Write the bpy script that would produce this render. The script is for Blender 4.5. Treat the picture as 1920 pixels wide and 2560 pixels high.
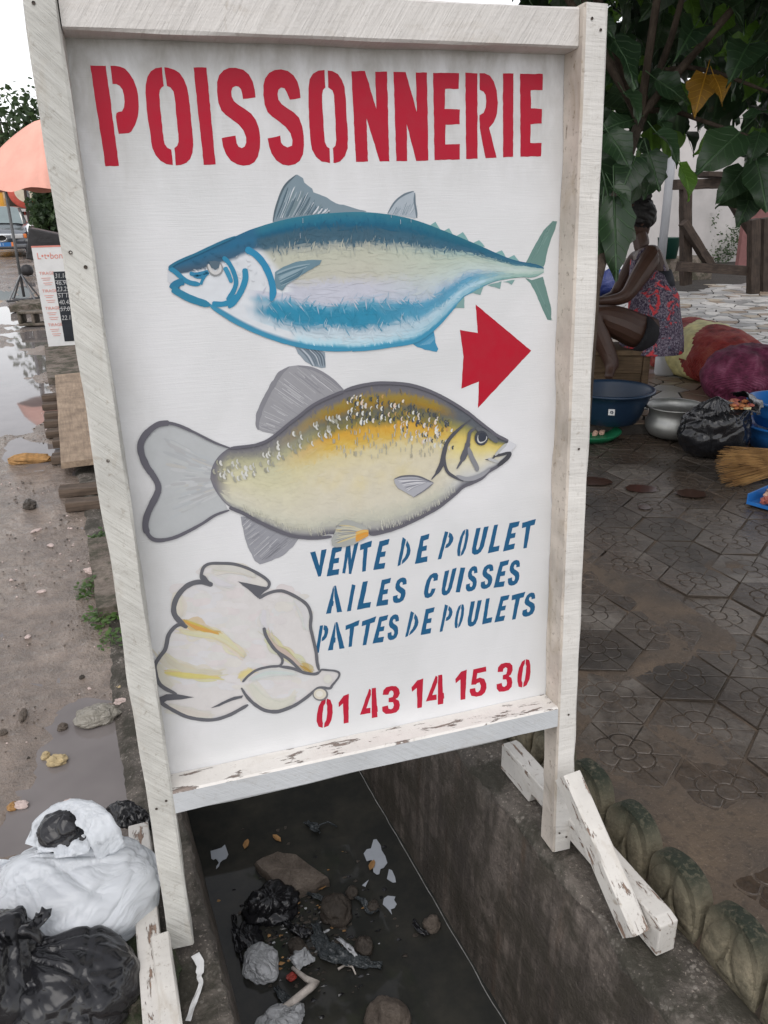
import bpy, bmesh, math, random
from mathutils import Vector, Matrix, noise
from mathutils.geometry import tessellate_polygon
R = math.radians
scene = bpy.context.scene
for o in list(bpy.data.objects): bpy.data.objects.remove(o)
col = scene.collection

# ---------------------------------------------------------------- camera
CAM = Vector((0.0788, -1.1640, 1.3327))
RT = Vector((0.952872, -0.302738, -0.019641)); FW = Vector((0.274877, 0.888949, -0.366349)); UP = Vector((0.128368, 0.343684, 0.930270))
cd = bpy.data.cameras.new('camera'); cam = bpy.data.objects.new('camera', cd); col.objects.link(cam)
cd.sensor_fit = 'VERTICAL'; cd.sensor_height = 36; cd.sensor_width = 36; cd.lens = 27.831
cd.clip_start = 0.05; cd.clip_end = 2000
cam.matrix_world = Matrix((( RT.x, UP.x, -FW.x, CAM.x), (RT.y, UP.y, -FW.y, CAM.y), (RT.z, UP.z, -FW.z, CAM.z), (0, 0, 0, 1)))
scene.camera = cam
# ---------------------------------------------------------------- overcast sky, soft sun
SUN_EL, SUN_AZ = R(58), R(205)          # azimuth clockwise from +Y: behind the camera, a little to its left
w = bpy.data.worlds.new('World'); scene.world = w; w.use_nodes = True
nt = w.node_tree; nt.nodes.clear()
sk = nt.nodes.new('ShaderNodeTexSky'); sk.sky_type = 'NISHITA'; sk.sun_disc = False
sk.sun_elevation = SUN_EL; sk.sun_rotation = SUN_AZ; sk.dust_density = 0.6; sk.air_density = 1.0
hs = nt.nodes.new('ShaderNodeHueSaturation'); hs.inputs['Saturation'].default_value = 0.22
bg = nt.nodes.new('ShaderNodeBackground'); bg.inputs[1].default_value = 0.14
wo = nt.nodes.new('ShaderNodeOutputWorld')
nt.links.new(sk.outputs[0], hs.inputs['Color']); hs.inputs['Value'].default_value = 1.0
gm = nt.nodes.new('ShaderNodeMix'); gm.data_type = 'RGBA'; gm.blend_type = 'MULTIPLY'; gm.inputs[0].default_value = 1; gm.inputs[7].default_value = (1.0, .965, .95, 1)   # flat grey-white cloud, not blue
nt.links.new(hs.outputs[0], gm.inputs[6]); nt.links.new(gm.outputs[2], bg.inputs[0]); nt.links.new(bg.outputs[0], wo.inputs[0])
sd = bpy.data.lights.new('sun', 'SUN'); sd.energy = 0.6; sd.angle = R(50); sd.color = (1, 0.97, 0.93)
sun = bpy.data.objects.new('sun', sd); col.objects.link(sun)
sv = Vector((math.sin(SUN_AZ)*math.cos(SUN_EL), math.cos(SUN_AZ)*math.cos(SUN_EL), math.sin(SUN_EL)))
sun.rotation_euler = sv.to_track_quat('Z', 'Y').to_euler()
scene.view_settings.view_transform = 'Standard'; scene.view_settings.look = 'None'
scene.view_settings.exposure = 0.80; scene.view_settings.gamma = 1; scene.view_settings.use_curve_mapping = False
scene.cycles.max_bounces = 8; scene.cycles.transparent_max_bounces = 12

# ---------------------------------------------------------------- helpers
rnd = random.Random(7)
def lin(c):
    def f(v):
        v /= 255.0
        return v/12.92 if v <= 0.04045 else ((v+0.055)/1.055)**2.4
    if isinstance(c, str): c = [int(c[i:i+2], 16) for i in (0, 2, 4)]
    return tuple(f(v) for v in c)
def ray(u, v): return FW + RT*((u-960)/1979.1) + UP*((1280-v)/1979.1)
def atz(u, v, z=0.0):
    d = ray(u, v); return CAM + d*((z-CAM.z)/d.z)
def aty(u, v, y):
    d = ray(u, v); return CAM + d*((y-CAM.y)/d.y)
def atd(u, v, dist):
    return CAM + ray(u, v)*dist
def nz(p, s=1.0, seed=0.0): return noise.noise(Vector((p[0]*s+seed, p[1]*s+seed*1.7, p[2]*s-seed)))
def fbm(p, s=1.0, seed=0.0, o=3):
    a = 0; k = 1
    for i in range(o): a += nz(p, s*2**i, seed+i*3.1)*k; k *= .5
    return a
def tag(o, label=None, cat=None, group=None, kind=None):
    if label: o['label'] = label
    if cat: o['category'] = cat
    if group: o['group'] = group
    if kind: o['kind'] = kind
    return o
def empty(name, loc=(0, 0, 0), rz=0.0, parent=None):
    o = bpy.data.objects.new(name, None); col.objects.link(o); o.location = loc; o.rotation_euler = (0, 0, rz); o.empty_display_size = .1
    o.parent = parent; return o
class MB:
    def __init__(s): s.v = []; s.f = []; s.m = []; s.c = []
    def add(s, vs, fs, mi=0, cols=None):
        b = len(s.v); s.v += [tuple(p) for p in vs]; s.f += [tuple(b+i for i in f) for f in fs]; s.m += [mi]*len(fs)
        if cols is not None: s.c += list(cols)
        return b
    def box(s, c, d, mi=0, rot=None):
        x, y, z = d[0]/2, d[1]/2, d[2]/2
        vs = [Vector((a*x, b*y, e*z)) for e in (-1, 1) for b in (-1, 1) for a in (-1, 1)]
        if rot is not None: vs = [rot @ p for p in vs]
        c = Vector(c)
        s.add([p+c for p in vs], [(0, 2, 3, 1), (4, 5, 7, 6), (0, 1, 5, 4), (2, 6, 7, 3), (0, 4, 6, 2), (1, 3, 7, 5)], mi)
    def tube(s, pts, rad, n=8, mi=0, cap=True):
        pts = [Vector(p) for p in pts]; k = len(pts)
        if not hasattr(rad, '__len__'): rad = [rad]*k
        vs = []; fs = []; ref = None
        for i in range(k):
            t = (pts[min(i+1, k-1)]-pts[max(i-1, 0)]).normalized()
            if ref is None: ref = t.orthogonal().normalized()
            ref = (ref - t*ref.dot(t)).normalized(); bi = t.cross(ref)
            for j in range(n):
                a = 2*math.pi*j/n; vs.append(pts[i]+(ref*math.cos(a)+bi*math.sin(a))*rad[i])
        for i in range(k-1):
            for j in range(n): fs.append((i*n+j, i*n+(j+1) % n, (i+1)*n+(j+1) % n, (i+1)*n+j))
        if cap: fs.append(tuple(range(n))[::-1]); fs.append(tuple(range((k-1)*n, k*n)))
        s.add(vs, fs, mi)
    def lathe(s, prof, c=(0, 0, 0), n=40, mi=0, sx=1, sy=1):
        vs = []; fs = []; k = len(prof)
        for r, z in prof:
            for j in range(n):
                a = 2*math.pi*j/n; vs.append((c[0]+r*math.cos(a)*sx, c[1]+r*math.sin(a)*sy, c[2]+z))
        for i in range(k-1):
            for j in range(n): fs.append((i*n+j, i*n+(j+1) % n, (i+1)*n+(j+1) % n, (i+1)*n+j))
        s.add(vs, fs, mi)
    def build(s, name, mats, parent=None, smooth=False, loc=None, rot=None):
        me = bpy.data.meshes.new(name); me.from_pydata(s.v, [], s.f)
        if not isinstance(mats, (list, tuple)): mats = [mats]
        for m in mats: me.materials.append(m)
        if len(mats) > 1: me.polygons.foreach_set('material_index', s.m)
        if s.c:
            ca = me.color_attributes.new('Col', 'FLOAT_COLOR', 'POINT')
            fl = []
            for c in s.c: fl += [c[0], c[1], c[2], 1.0]
            ca.data.foreach_set('color', fl)
        if smooth: me.polygons.foreach_set('use_smooth', [True]*len(me.polygons))
        me.update()
        o = bpy.data.objects.new(name, me); col.objects.link(o); o.parent = parent
        if loc is not None: o.location = loc
        if rot is not None: o.rotation_euler = rot
        return o
def bevel(o, w=.003, seg=1):
    m = o.modifiers.new('bevel', 'BEVEL'); m.width = w; m.segments = seg; m.limit_method = 'ANGLE'; m.angle_limit = R(40); return o
def put(mesh_ob, name, parent=None, loc=(0, 0, 0), rot=(0, 0, 0), sc=1.0, mat=None):
    o = bpy.data.objects.new(name, mesh_ob.data if hasattr(mesh_ob, 'data') else mesh_ob); col.objects.link(o)
    o.parent = parent; o.location = loc; o.rotation_euler = rot; o.scale = (sc, sc, sc) if not hasattr(sc, '__len__') else sc
    return o

# ---------------------------------------------------------------- materials
class NT:
    def __init__(s, name):
        s.m = bpy.data.materials.new(name); s.m.use_nodes = True; s.t = s.m.node_tree; s.b = s.t.nodes['Principled BSDF']
        s.out = s.t.nodes['Material Output']
    def n(s, typ, **k):
        x = s.t.nodes.new('ShaderNode'+typ)
        for a, v in k.items():
            if a.startswith('i_'):
                kk = a[2:]; x.inputs[int(kk) if kk.isdigit() else kk.replace('_', ' ')].default_value = v
            else: setattr(x, a, v)
        return x
    def l(s, a, b): s.t.links.new(a, b)
    def coord(s, scale=(1, 1, 1), kind='Object', rot=(0, 0, 0)):
        c = s.n('TexCoord'); mp = s.n('Mapping'); mp.inputs['Scale'].default_value = scale; mp.inputs['Rotation'].default_value = rot
        if kind == 'World':
            g = s.n('NewGeometry'); s.l(g.outputs['Position'], mp.inputs[0])
        else: s.l(c.outputs[kind], mp.inputs[0])
        return mp.outputs[0]
    def noise(s, co, scale, detail=4, rough=.55, dist=0.0):
        x = s.n('TexNoise', i_Scale=scale, i_Detail=detail, i_Roughness=rough, i_Distortion=dist); s.l(co, x.inputs['Vector']); return x.outputs['Fac']
    def ramp(s, fac, stops, interp='LINEAR'):
        x = s.n('ValToRGB'); x.color_ramp.interpolation = interp; e = x.color_ramp.elements
        while len(e) < len(stops): e.new(.5)
        for k, (p, c) in enumerate(stops):
            e[k].position = p; e[k].color = (c[0], c[1], c[2], 1) if hasattr(c, '__len__') else (c, c, c, 1)
        s.l(fac, x.inputs[0]); return x.outputs[0]
    def mix(s, fac, a, b, blend='MIX'):
        x = s.n('Mix', data_type='RGBA', blend_type=blend)
        for v, i in ((fac, 0), (a, 6), (b, 7)):
            if hasattr(v, 'links') or hasattr(v, 'is_linked'): s.l(v, x.inputs[i])
            else: x.inputs[i].default_value = (v[0], v[1], v[2], 1) if hasattr(v, '__len__') else v
        return x.outputs[2]
    def math(s, op, a, b=None):
        x = s.n('Math', operation=op)
        for i, v in enumerate((a, b)):
            if v is None: continue
            if hasattr(v, 'is_linked'): s.l(v, x.inputs[i])
            else: x.inputs[i].default_value = v
        return x.outputs[0]
    def bump(s, h, strength=.3, dist=.01, prev=None):
        x = s.n('Bump', i_Strength=strength, i_Distance=dist); s.l(h, x.inputs['Height'])
        if prev is not None: s.l(prev, x.inputs['Normal'])
        return x.outputs[0]
    def fin(s, colr=None, rough=.7, normal=None, spec=.4, **k):
        b = s.b
        if colr is not None:
            if hasattr(colr, 'is_linked'): s.l(colr, b.inputs['Base Color'])
            else: b.inputs['Base Color'].default_value = (*colr, 1)
        if hasattr(rough, 'is_linked'): s.l(rough, b.inputs['Roughness'])
        else: b.inputs['Roughness'].default_value = rough
        if normal is not None: s.l(normal, b.inputs['Normal'])
        b.inputs['Specular IOR Level'].default_value = spec
        for a, v in k.items(): b.inputs[a.replace('_', ' ')].default_value = v
        return s.m
def simple(name, c, rough=.6, var=.25, scale=30, bump=.15, spec=.4, kind='Object', bdist=.003, **k):
    t = NT(name); co = t.coord(kind=kind); n = t.noise(co, scale, 5, .6)
    a = tuple(v*(1-var) for v in c); b = tuple(min(1, v*(1+var)) for v in c)
    cc = t.ramp(n, [(.3, a), (.7, b)])
    return t.fin(cc, rough, t.bump(n, bump, bdist) if bump else None, spec, **k)
def white_wood(name, base='d6d5cf', grime=.5, peel=0.0, saw=1.0, ang=.75, wood=('6f625c', '94877e')):
    t = NT(name); co = t.coord()
    big = t.noise(co, 7, 4, .6); fine = t.noise(t.coord((9, 60, 60)), 3, 5, .65)
    c = t.ramp(big, [(.3, tuple(v*(1-.28*grime) for v in lin(base))), (.62, lin(base))])
    spot = t.noise(co, 85, 4, .75); kn = t.noise(co, 21, 3, .6, .8); c = t.mix(t.ramp(kn, [(.27, .8*grime), (.33, 0)]), c, lin('94836c')); c = t.mix(t.ramp(spot, [(.28, .75*grime), (.42, 0)]), c, lin('8d8273'))
    stain = t.noise(t.coord((5, 14, 14)), 2.2, 4, .6, .6); c = t.mix(t.ramp(stain, [(.58, 0), (.78, .5*grime)]), c, lin('a3947d'))
    def streak(sc):
        m2 = t.n('Mapping'); m2.inputs['Scale'].default_value = sc; t.l(t.coord((1, 1, 1), rot=(0, ang, 0)), m2.inputs[0]); return t.noise(m2.outputs[0], 1, 4, .6, .25)
    w1 = t.ramp(streak((75, 5, 6)), [(.36, 0), (.62, 1)]); w2 = t.ramp(streak((210, 12, 16)), [(.36, 0), (.62, 1)])
    wn = t.math('ADD', t.math('MULTIPLY', w1, .65), t.math('MULTIPLY', w2, .35))
    c = t.mix(t.math('MULTIPLY', t.math('SUBTRACT', 1.0, wn), .24*saw), c, lin('8a857b'))
    nrm = t.bump(wn, .6*saw, .0026); nrm = t.bump(fine, .35, .002, nrm); nrm = t.bump(spot, .25, .0015, nrm)
    rough = .62
    if peel > 0:
        pn = t.noise(t.coord((6, 26, 26)), 2.6, 8, .68, .4)
        pk = t.ramp(pn, [(1-peel-.012, 0), (1-peel+.012, 1)])
        wd = t.ramp(fine, [(.3, lin(wood[0])), (.7, lin(wood[1]))])
        c = t.mix(pk, c, wd); nrm = t.bump(t.math('SUBTRACT', 1.0, pk), .8, .0018, nrm)
    return t.fin(c, rough, nrm, .3)
M = {}
M['wood_post'] = white_wood('painted_wood_post', 'd4d3cc', .75, 0.25)
M['wood_rail'] = white_wood('painted_wood_rail', 'dbd7d2', .45, 0.0, .7, -.6)
M['wood_right'] = white_wood('painted_wood_right_post', 'dedbd5', .5, .28, .5, .06)
M['wood_stain'] = white_wood('stained_painted_wood', 'd3c9bd', 1.5, .33, .15, .06, ('5e4632', '8b6a4a'))
M['wood_low'] = white_wood('painted_wood_low_rail', 'c3c6c8', .35, .2, .35, .9)
M['wood_peel'] = white_wood('peeling_painted_wood', 'e3dfd9', .4, .415, .2, .3)
M['wood_foot2'] = white_wood('worn_painted_wood', 'd9d5cd', .9, .33, .2, .3)
M['wood_foot'] = white_wood('painted_wood_foot', 'd6d2cb', .7, .40, .25, .3, ('6e5a4e', '9a8474'))
t = NT('attribute_paint'); at = t.n('VertexColor', layer_name='Col'); co = t.coord()
pn = t.noise(t.coord((6, 140, 6)), 4, 4, .6); pn2 = t.noise(co, 38, 5, .7)
c = t.mix(t.ramp(pn2, [(.3, .09), (.65, 0)]), at.outputs[0], (.12, .11, .11))
M['paint'] = t.fin(c, .55, t.bump(pn, .2, .0012), .2)
t = NT('white_painted_panel'); co = t.coord()
pn = t.noise(t.coord((7, 7, 150)), 3.5, 4, .6); sp = t.noise(co, 160, 3, .8); big = t.noise(co, 3.2, 4, .6, .4)
xyz = t.n('SeparateXYZ'); t.l(t.coord(), xyz.inputs[0])
c = t.ramp(big, [(.35, lin('d2d3d3')), (.65, lin('dfdfe0'))])
grime = t.noise(t.coord((10, 10, 4)), 2.4, 5, .65, .3)
top = t.n('MapRange', i_1=1.30, i_2=1.53); t.l(xyz.outputs[2], top.inputs[0])
side = t.n('MapRange', i_1=.13, i_2=.03); t.l(xyz.outputs[0], side.inputs[0])
gm = t.math('MULTIPLY', t.math('ADD', top.outputs[0], t.math('MULTIPLY', side.outputs[0], .35)), t.ramp(grime, [(.34, .1), (.7, 1)]))
c = t.mix(t.math('MULTIPLY', gm, .7), c, lin('8f8a80'))
vs = t.noise(t.coord((140, 1, 9)), 1.0, 3, .7); c = t.mix(t.math('MULTIPLY', t.ramp(vs, [(.72, 0), (.76, .5)]), t.ramp(t.noise(co, 4.5, 2), [(.52, 0), (.6, 1)])), c, lin('8d8d90'))
c = t.mix(t.ramp(sp, [(.20, .55), (.25, 0)]), c, lin('7d7468'))
M['panel'] = t.fin(c, .48, t.bump(sp, .1, .001, t.bump(pn, .25, .0015)), .35)
M['dark_metal'] = simple('dark_rust_metal', (.06, .045, .035), .6, .4, 200)
# ================================================================ the sign
S_TH = R(3.3)
sign = empty('street_sign', (0, 0, .0255)); sign.rotation_euler = (-S_TH, 0, 0)
tag(sign, 'tall white wooden frame sign with painted fish, chicken and red arrow, standing astride the drain', 'sign')
LX = Vector((1, 0, 0)); LY = Vector((0, math.cos(S_TH), -math.sin(S_TH))); LZ = Vector((0, math.sin(S_TH), math.cos(S_TH)))
SO = Vector((0, 0, .0255))
def to_local(p):
    d = Vector(p)-SO; return Vector((d.dot(LX), d.dot(LY), d.dot(LZ)))
YB = .0570                                   # depth of the painted face behind the post fronts
def B(u, v):                                  # a point traced on the photograph -> the same point on the flat board
    d = ray(u, v); k = (YB-(CAM-SO).dot(LY))/d.dot(LY); q = to_local(CAM+d*k); return (q.x, q.z)
def beam(name, p0, p1, w, h, mat, parent, up=(0, 0, 1), seg=26, amp=.0012, topmat=None, seed=0.0, chip=0.0, botmat=None):
    p0 = Vector(p0); p1 = Vector(p1); ln = (p1-p0).length; x = (p1-p0).normalized(); up = Vector(up)
    z = (up-x*up.dot(x)).normalized(); y = z.cross(x)
    mb = MB(); cs = [(-1, -1), (1, -1), (1, 1), (-1, 1)]; b = .0035
    prof = []
    for (a, c) in cs:
        ix, iz = a*w/2, c*h/2
        if (a, c) in ((-1, -1), (1, 1)): prof += [(ix, iz-c*b), (ix-a*b, iz)]
        else: prof += [(ix-a*b, iz), (ix, iz-c*b)]
    n = len(prof); vs = []
    for i in range(seg+1):
        s = ln*i/seg
        for k, (py, pz) in enumerate(prof):
            q = (s*1.0, py*8+seed, pz*8)
            e = amp*nz(q, 9, seed+k)*1.6 + chip*max(0, nz((s, k*.31, seed), 14, seed)-.25)*-1*(1 if k % 2 else .6)
            vs.append((s, py*(1+e/max(w/2, .01)), pz*(1+e/max(h/2, .01))))
    fs = []; mi = []
    for i in range(seg):
        for k in range(n):
            fs.append((i*n+k, (i+1)*n+k, (i+1)*n+(k+1) % n, i*n+(k+1) % n))
            mi.append(1 if (topmat and prof[k][1] > h/2-.0036 and prof[(k+1) % n][1] > h/2-.0036) or (botmat and prof[k][1] < -h/2+.0036 and prof[(k+1) % n][1] < -h/2+.0036) else 0)
    fs.append(tuple(range(n))); mi.append(0); fs.append(tuple(range(seg*n, seg*n+n))[::-1]); mi.append(0)
    mb.v = vs; mb.f = [tuple(reversed(f)) for f in fs]; mb.m = mi
    o = mb.build(name, [mat, topmat or botmat] if (topmat or botmat) else mat, parent)
    o.matrix_local = Matrix(((x.x, y.x, z.x, p0.x), (x.y, y.y, z.y, p0.y), (x.z, y.z, z.z, p0.z), (0, 0, 0, 1)))
    return o
WS = .85; PW = .0432; PD = .0586; ZT = 1.527; ZTT = 1.5837
lp = beam('post', (PW/2, PD/2, 0), (PW/2, PD/2, ZTT+.004), PD, PW, M['wood_post'], sign, up=(1, 0, 0), seed=1.3, seg=70, amp=.0022)
rp = beam('post', (WS-PW/2, PD/2, -.0188), (WS-PW/2, PD/2, ZTT+.003), PD, PW, M['wood_right'], sign, up=(1, 0, 0), seed=4.1, seg=70, amp=.0016, chip=.007, botmat=M['wood_stain'])
tr = beam('top_rail', (PW+.0005, .014+.025, (ZT+ZTT)/2), (WS-PW-.0005, .014+.025, (ZT+ZTT)/2), .05, ZTT-ZT, M['wood_rail'], sign, seed=2.2, seg=50, amp=.0014)
br = beam('bottom_rail', (PW+.0005, .0005+.0295, .3195), (WS-PW-.0005, .0005+.0295, .3195), .059, .047, M['wood_low'], sign, topmat=M['wood_peel'], seed=7.7)
mb = MB(); mb.box((WS/2, YB+.004, (.335+ZT+.012)/2), (WS-2*PW+.008, .008, ZT-.335+.012)); panel = mb.build('panel', M['panel'], sign)
# feet (nailed to the outer sides of the posts), built in the world and hung on the sign
def hang(o, p=sign):
    bpy.context.view_layer.update(); o.parent = p; o.matrix_parent_inverse = p.matrix_world.inverted(); return o
def foot(x0, y0, x1, y1, z, name='foot', seed=0.0):
    mb = MB(); d = Vector((x1-x0, y1-y0, 0)); ln = d.length; d.normalize(); s = Vector((d.y, -d.x, 0))
    prof = [(0, 0), (.13, 0), (.14, .03), (ln-.14, .03), (ln-.13, 0), (ln, 0), (ln, .075), (ln-.02, .08), (.02, .08), (0, .075)]
    vs = []
    for side in (-.021, .021):
        for (a, h) in prof: vs.append(Vector((a, side, h)))
    n = len(prof); fs = [tuple(range(n)), tuple(range(n, 2*n))[::-1]] + [(i, n+i, n+(i+1) % n, (i+1) % n) for i in range(n)]
    mb.add(vs, fs); o = mb.build(name, M['wood_foot'], None); bevel(o, .003, 2)
    o.matrix_world = Matrix(((d.x, -s.x, 0, x0), (d.y, -s.y, 0, y0), (0, 0, 1, z), (0, 0, 0, 1)))
    return hang(o)
foot(.886, -.285, .840, .290, .004)
foot(-.022, -.37, -.045, .30, .004)
b1 = beam('brace', aty(1419, 1938, -.024), atz(1590, 2335, .038), .040, .047, M['wood_foot'], None, seed=3.3, chip=.006); hang(b1)
b2 = beam('brace', (-.013, -.02, .080), (.005, -.40, .075), .034, .03, M['wood_foot2'], None, seed=5.9, chip=.004); hang(b2)
# nail heads
def nails(pts, y=-.0006, r=.0028):
    for (x, z) in pts:
        mb = MB(); mb.lathe([(0, -.0012), (r*.8, -.001), (r, 0)], n=8); o = mb.build('nail', M['dark_metal'], sign, loc=(x, y, z), rot=(R(90), 0, 0))
nails([B(182, 632)[0:2], B(218, 667)[0:2]])
nails([(WS-PW+.013, .03), (WS-PW+.03, .015), (.014, 1.552), (.030, 1.565), (.013, .318), (.031, .33), (WS-.014, 1.55), (WS-.03, 1.565), (WS-.02, .322), (.02, .95), (WS-.022, .88)], -.0012, .0024)

# ---------------------------------------------------------------- painted work on the panel
ZOOM = {'A': (150, 100, 2.5523), 'B': (780, 100, 2.5523), 'C': (400, 420, 3.1904), 'D': (880, 420, 3.0722), 'E': (330, 900, 3.1302),
        'F': (820, 900, 3.318), 'G': (360, 1380, 3.1904), 'H': (740, 1280, 2.5922)}
def T(k, pts):
    x0, y0, s = ZOOM[k]; return [B(x0+a/s, y0+b/s) for a, b in pts]
def pc(c, k=1.0):
    return tuple(min(.92, v*k) for v in lin(c))
def catmull(p, n=5, closed=False):
    out = []; m = len(p)
    rng = range(m if closed else m-1)
    for i in rng:
        a = p[(i-1) % m] if closed or i > 0 else p[0]; b = p[i]; c = p[(i+1) % m]; d = p[(i+2) % m] if closed or i+2 < m else p[-1]
        for k in range(n):
            t = k/n
            out.append(tuple(.5*(2*b[j]+(c[j]-a[j])*t+(2*a[j]-5*b[j]+4*c[j]-d[j])*t*t+(3*b[j]-a[j]-3*c[j]+d[j])*t**3) for j in (0, 1)))
    if not closed: out.append(tuple(p[-1]))
    return out
class Art:
    def __init__(s): s.mb = MB(); s.z = .00025
    def up(s): s.z += .0000022; return YB-s.z
    def poly(s, pts, c, jit=0.0, c2=None, sm=0):
        if sm: pts = catmull(pts, sm, True)
        if jit:
            q = []
            for i in range(len(pts)):
                a = pts[i]; b = pts[(i+1) % len(pts)]; L = math.hypot(b[0]-a[0], b[1]-a[1]); m = max(1, int(L/.006))
                for k in range(m):
                    t = k/m; j = jit if k else jit*.3
                    q.append((a[0]+(b[0]-a[0])*t+rnd.uniform(-j, j), a[1]+(b[1]-a[1])*t+rnd.uniform(-j, j)))
            pts = q
        y = s.up(); vs = [Vector((a, b, 0)) for a, b in pts]; tr = tessellate_polygon([vs])
        s.mb.add([(a, y, b) for a, b in pts], tr, 0, [pc(c)]*len(pts))
    def stroke(s, pts, w, c, sm=5, taper=(.25, .25), c2=None, wob=.12):
        if len(pts) > 2 and sm: pts = catmull(pts, sm)
        y = s.up(); n = len(pts); vs = []; cs = []; seed = rnd.uniform(0, 50); c1 = pc(c); cc2 = pc(c2) if c2 else c1
        for i, p in enumerate(pts):
            a = pts[max(i-1, 0)]; b = pts[min(i+1, n-1)]; dx, dy = b[0]-a[0], b[1]-a[1]; L = math.hypot(dx, dy) or 1
            t = i/(n-1); ww = w[min(int(t*len(w)), len(w)-1)] if hasattr(w, '__len__') else w
            k = min(1, (t+.02)/max(taper[0], 1e-3)) * min(1, (1-t+.02)/max(taper[1], 1e-3)) if True else 1
            k = max(.1, k**.6)*(1+wob*nz((p[0], p[1], 0), 90, seed))
            ox, oy = -dy/L*ww*k/2, dx/L*ww*k/2
            vs += [(p[0]+ox, y, p[1]+oy), (p[0]-ox, y, p[1]-oy)]
            m = tuple(c1[j]+(cc2[j]-c1[j])*t for j in range(3)); cs += [m, m]
        s.mb.add(vs, [(2*i, 2*i+2, 2*i+3, 2*i+1) for i in range(n-1)], 0, cs)
    def body(s, top, bot, fn, nx=150, nt=64, x0=None, x1=None):
        def ev(c, x):
            for i in range(len(c)-1):
                if c[i][0] <= x <= c[i+1][0]:
                    t = (x-c[i][0])/max(1e-9, c[i+1][0]-c[i][0]); return c[i][1]+(c[i+1][1]-c[i][1])*t
            return c[0][1] if x < c[0][0] else c[-1][1]
        top = sorted(catmull(top, 6)); bot = sorted(catmull(bot, 6)); x0 = max(top[0][0], bot[0][0]) if x0 is None else x0; x1 = min(top[-1][0], bot[-1][0]) if x1 is None else x1
        y = s.up(); vs = []; cs = []
        for i in range(nx+1):
            e = i/nx; x = x0+(x1-x0)*e; a = ev(top, x); b = ev(bot, x)
            for j in range(nt+1):
                t = j/nt; z = a+(b-a)*t; vs.append((x, y, z)); cs.append(fn(e, t, x, z))
        s.at = lambda e, t: (lambda x: (x, ev(top, x)+(ev(bot, x)-ev(top, x))*t))(x0+(x1-x0)*e)
        m = nt+1
        s.mb.add(vs, [(i*m+j, i*m+j+1, (i+1)*m+j+1, (i+1)*m+j) for i in range(nx) for j in range(nt)], 0, cs)
    def build(s, name, label=None):
        o = s.mb.build(name, M['paint'], panel)
        if label: o['label'] = label
        return o
def stops(t, st):
    if t <= st[0][0]: return st[0][1]
    for i in range(len(st)-1):
        if t <= st[i+1][0]:
            k = (t-st[i][0])/(st[i+1][0]-st[i][0]); a, b = st[i][1], st[i+1][1]; return tuple(a[j]+(b[j]-a[j])*k for j in range(3))
    return st[-1][1]
def mixc(a, b, k): k = max(0, min(1, k)); return tuple(a[j]+(b[j]-a[j])*k for j in range(3))
RED = 'ae1730'; BLUE = '1f5b82'; GREY = '63646b'
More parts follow.
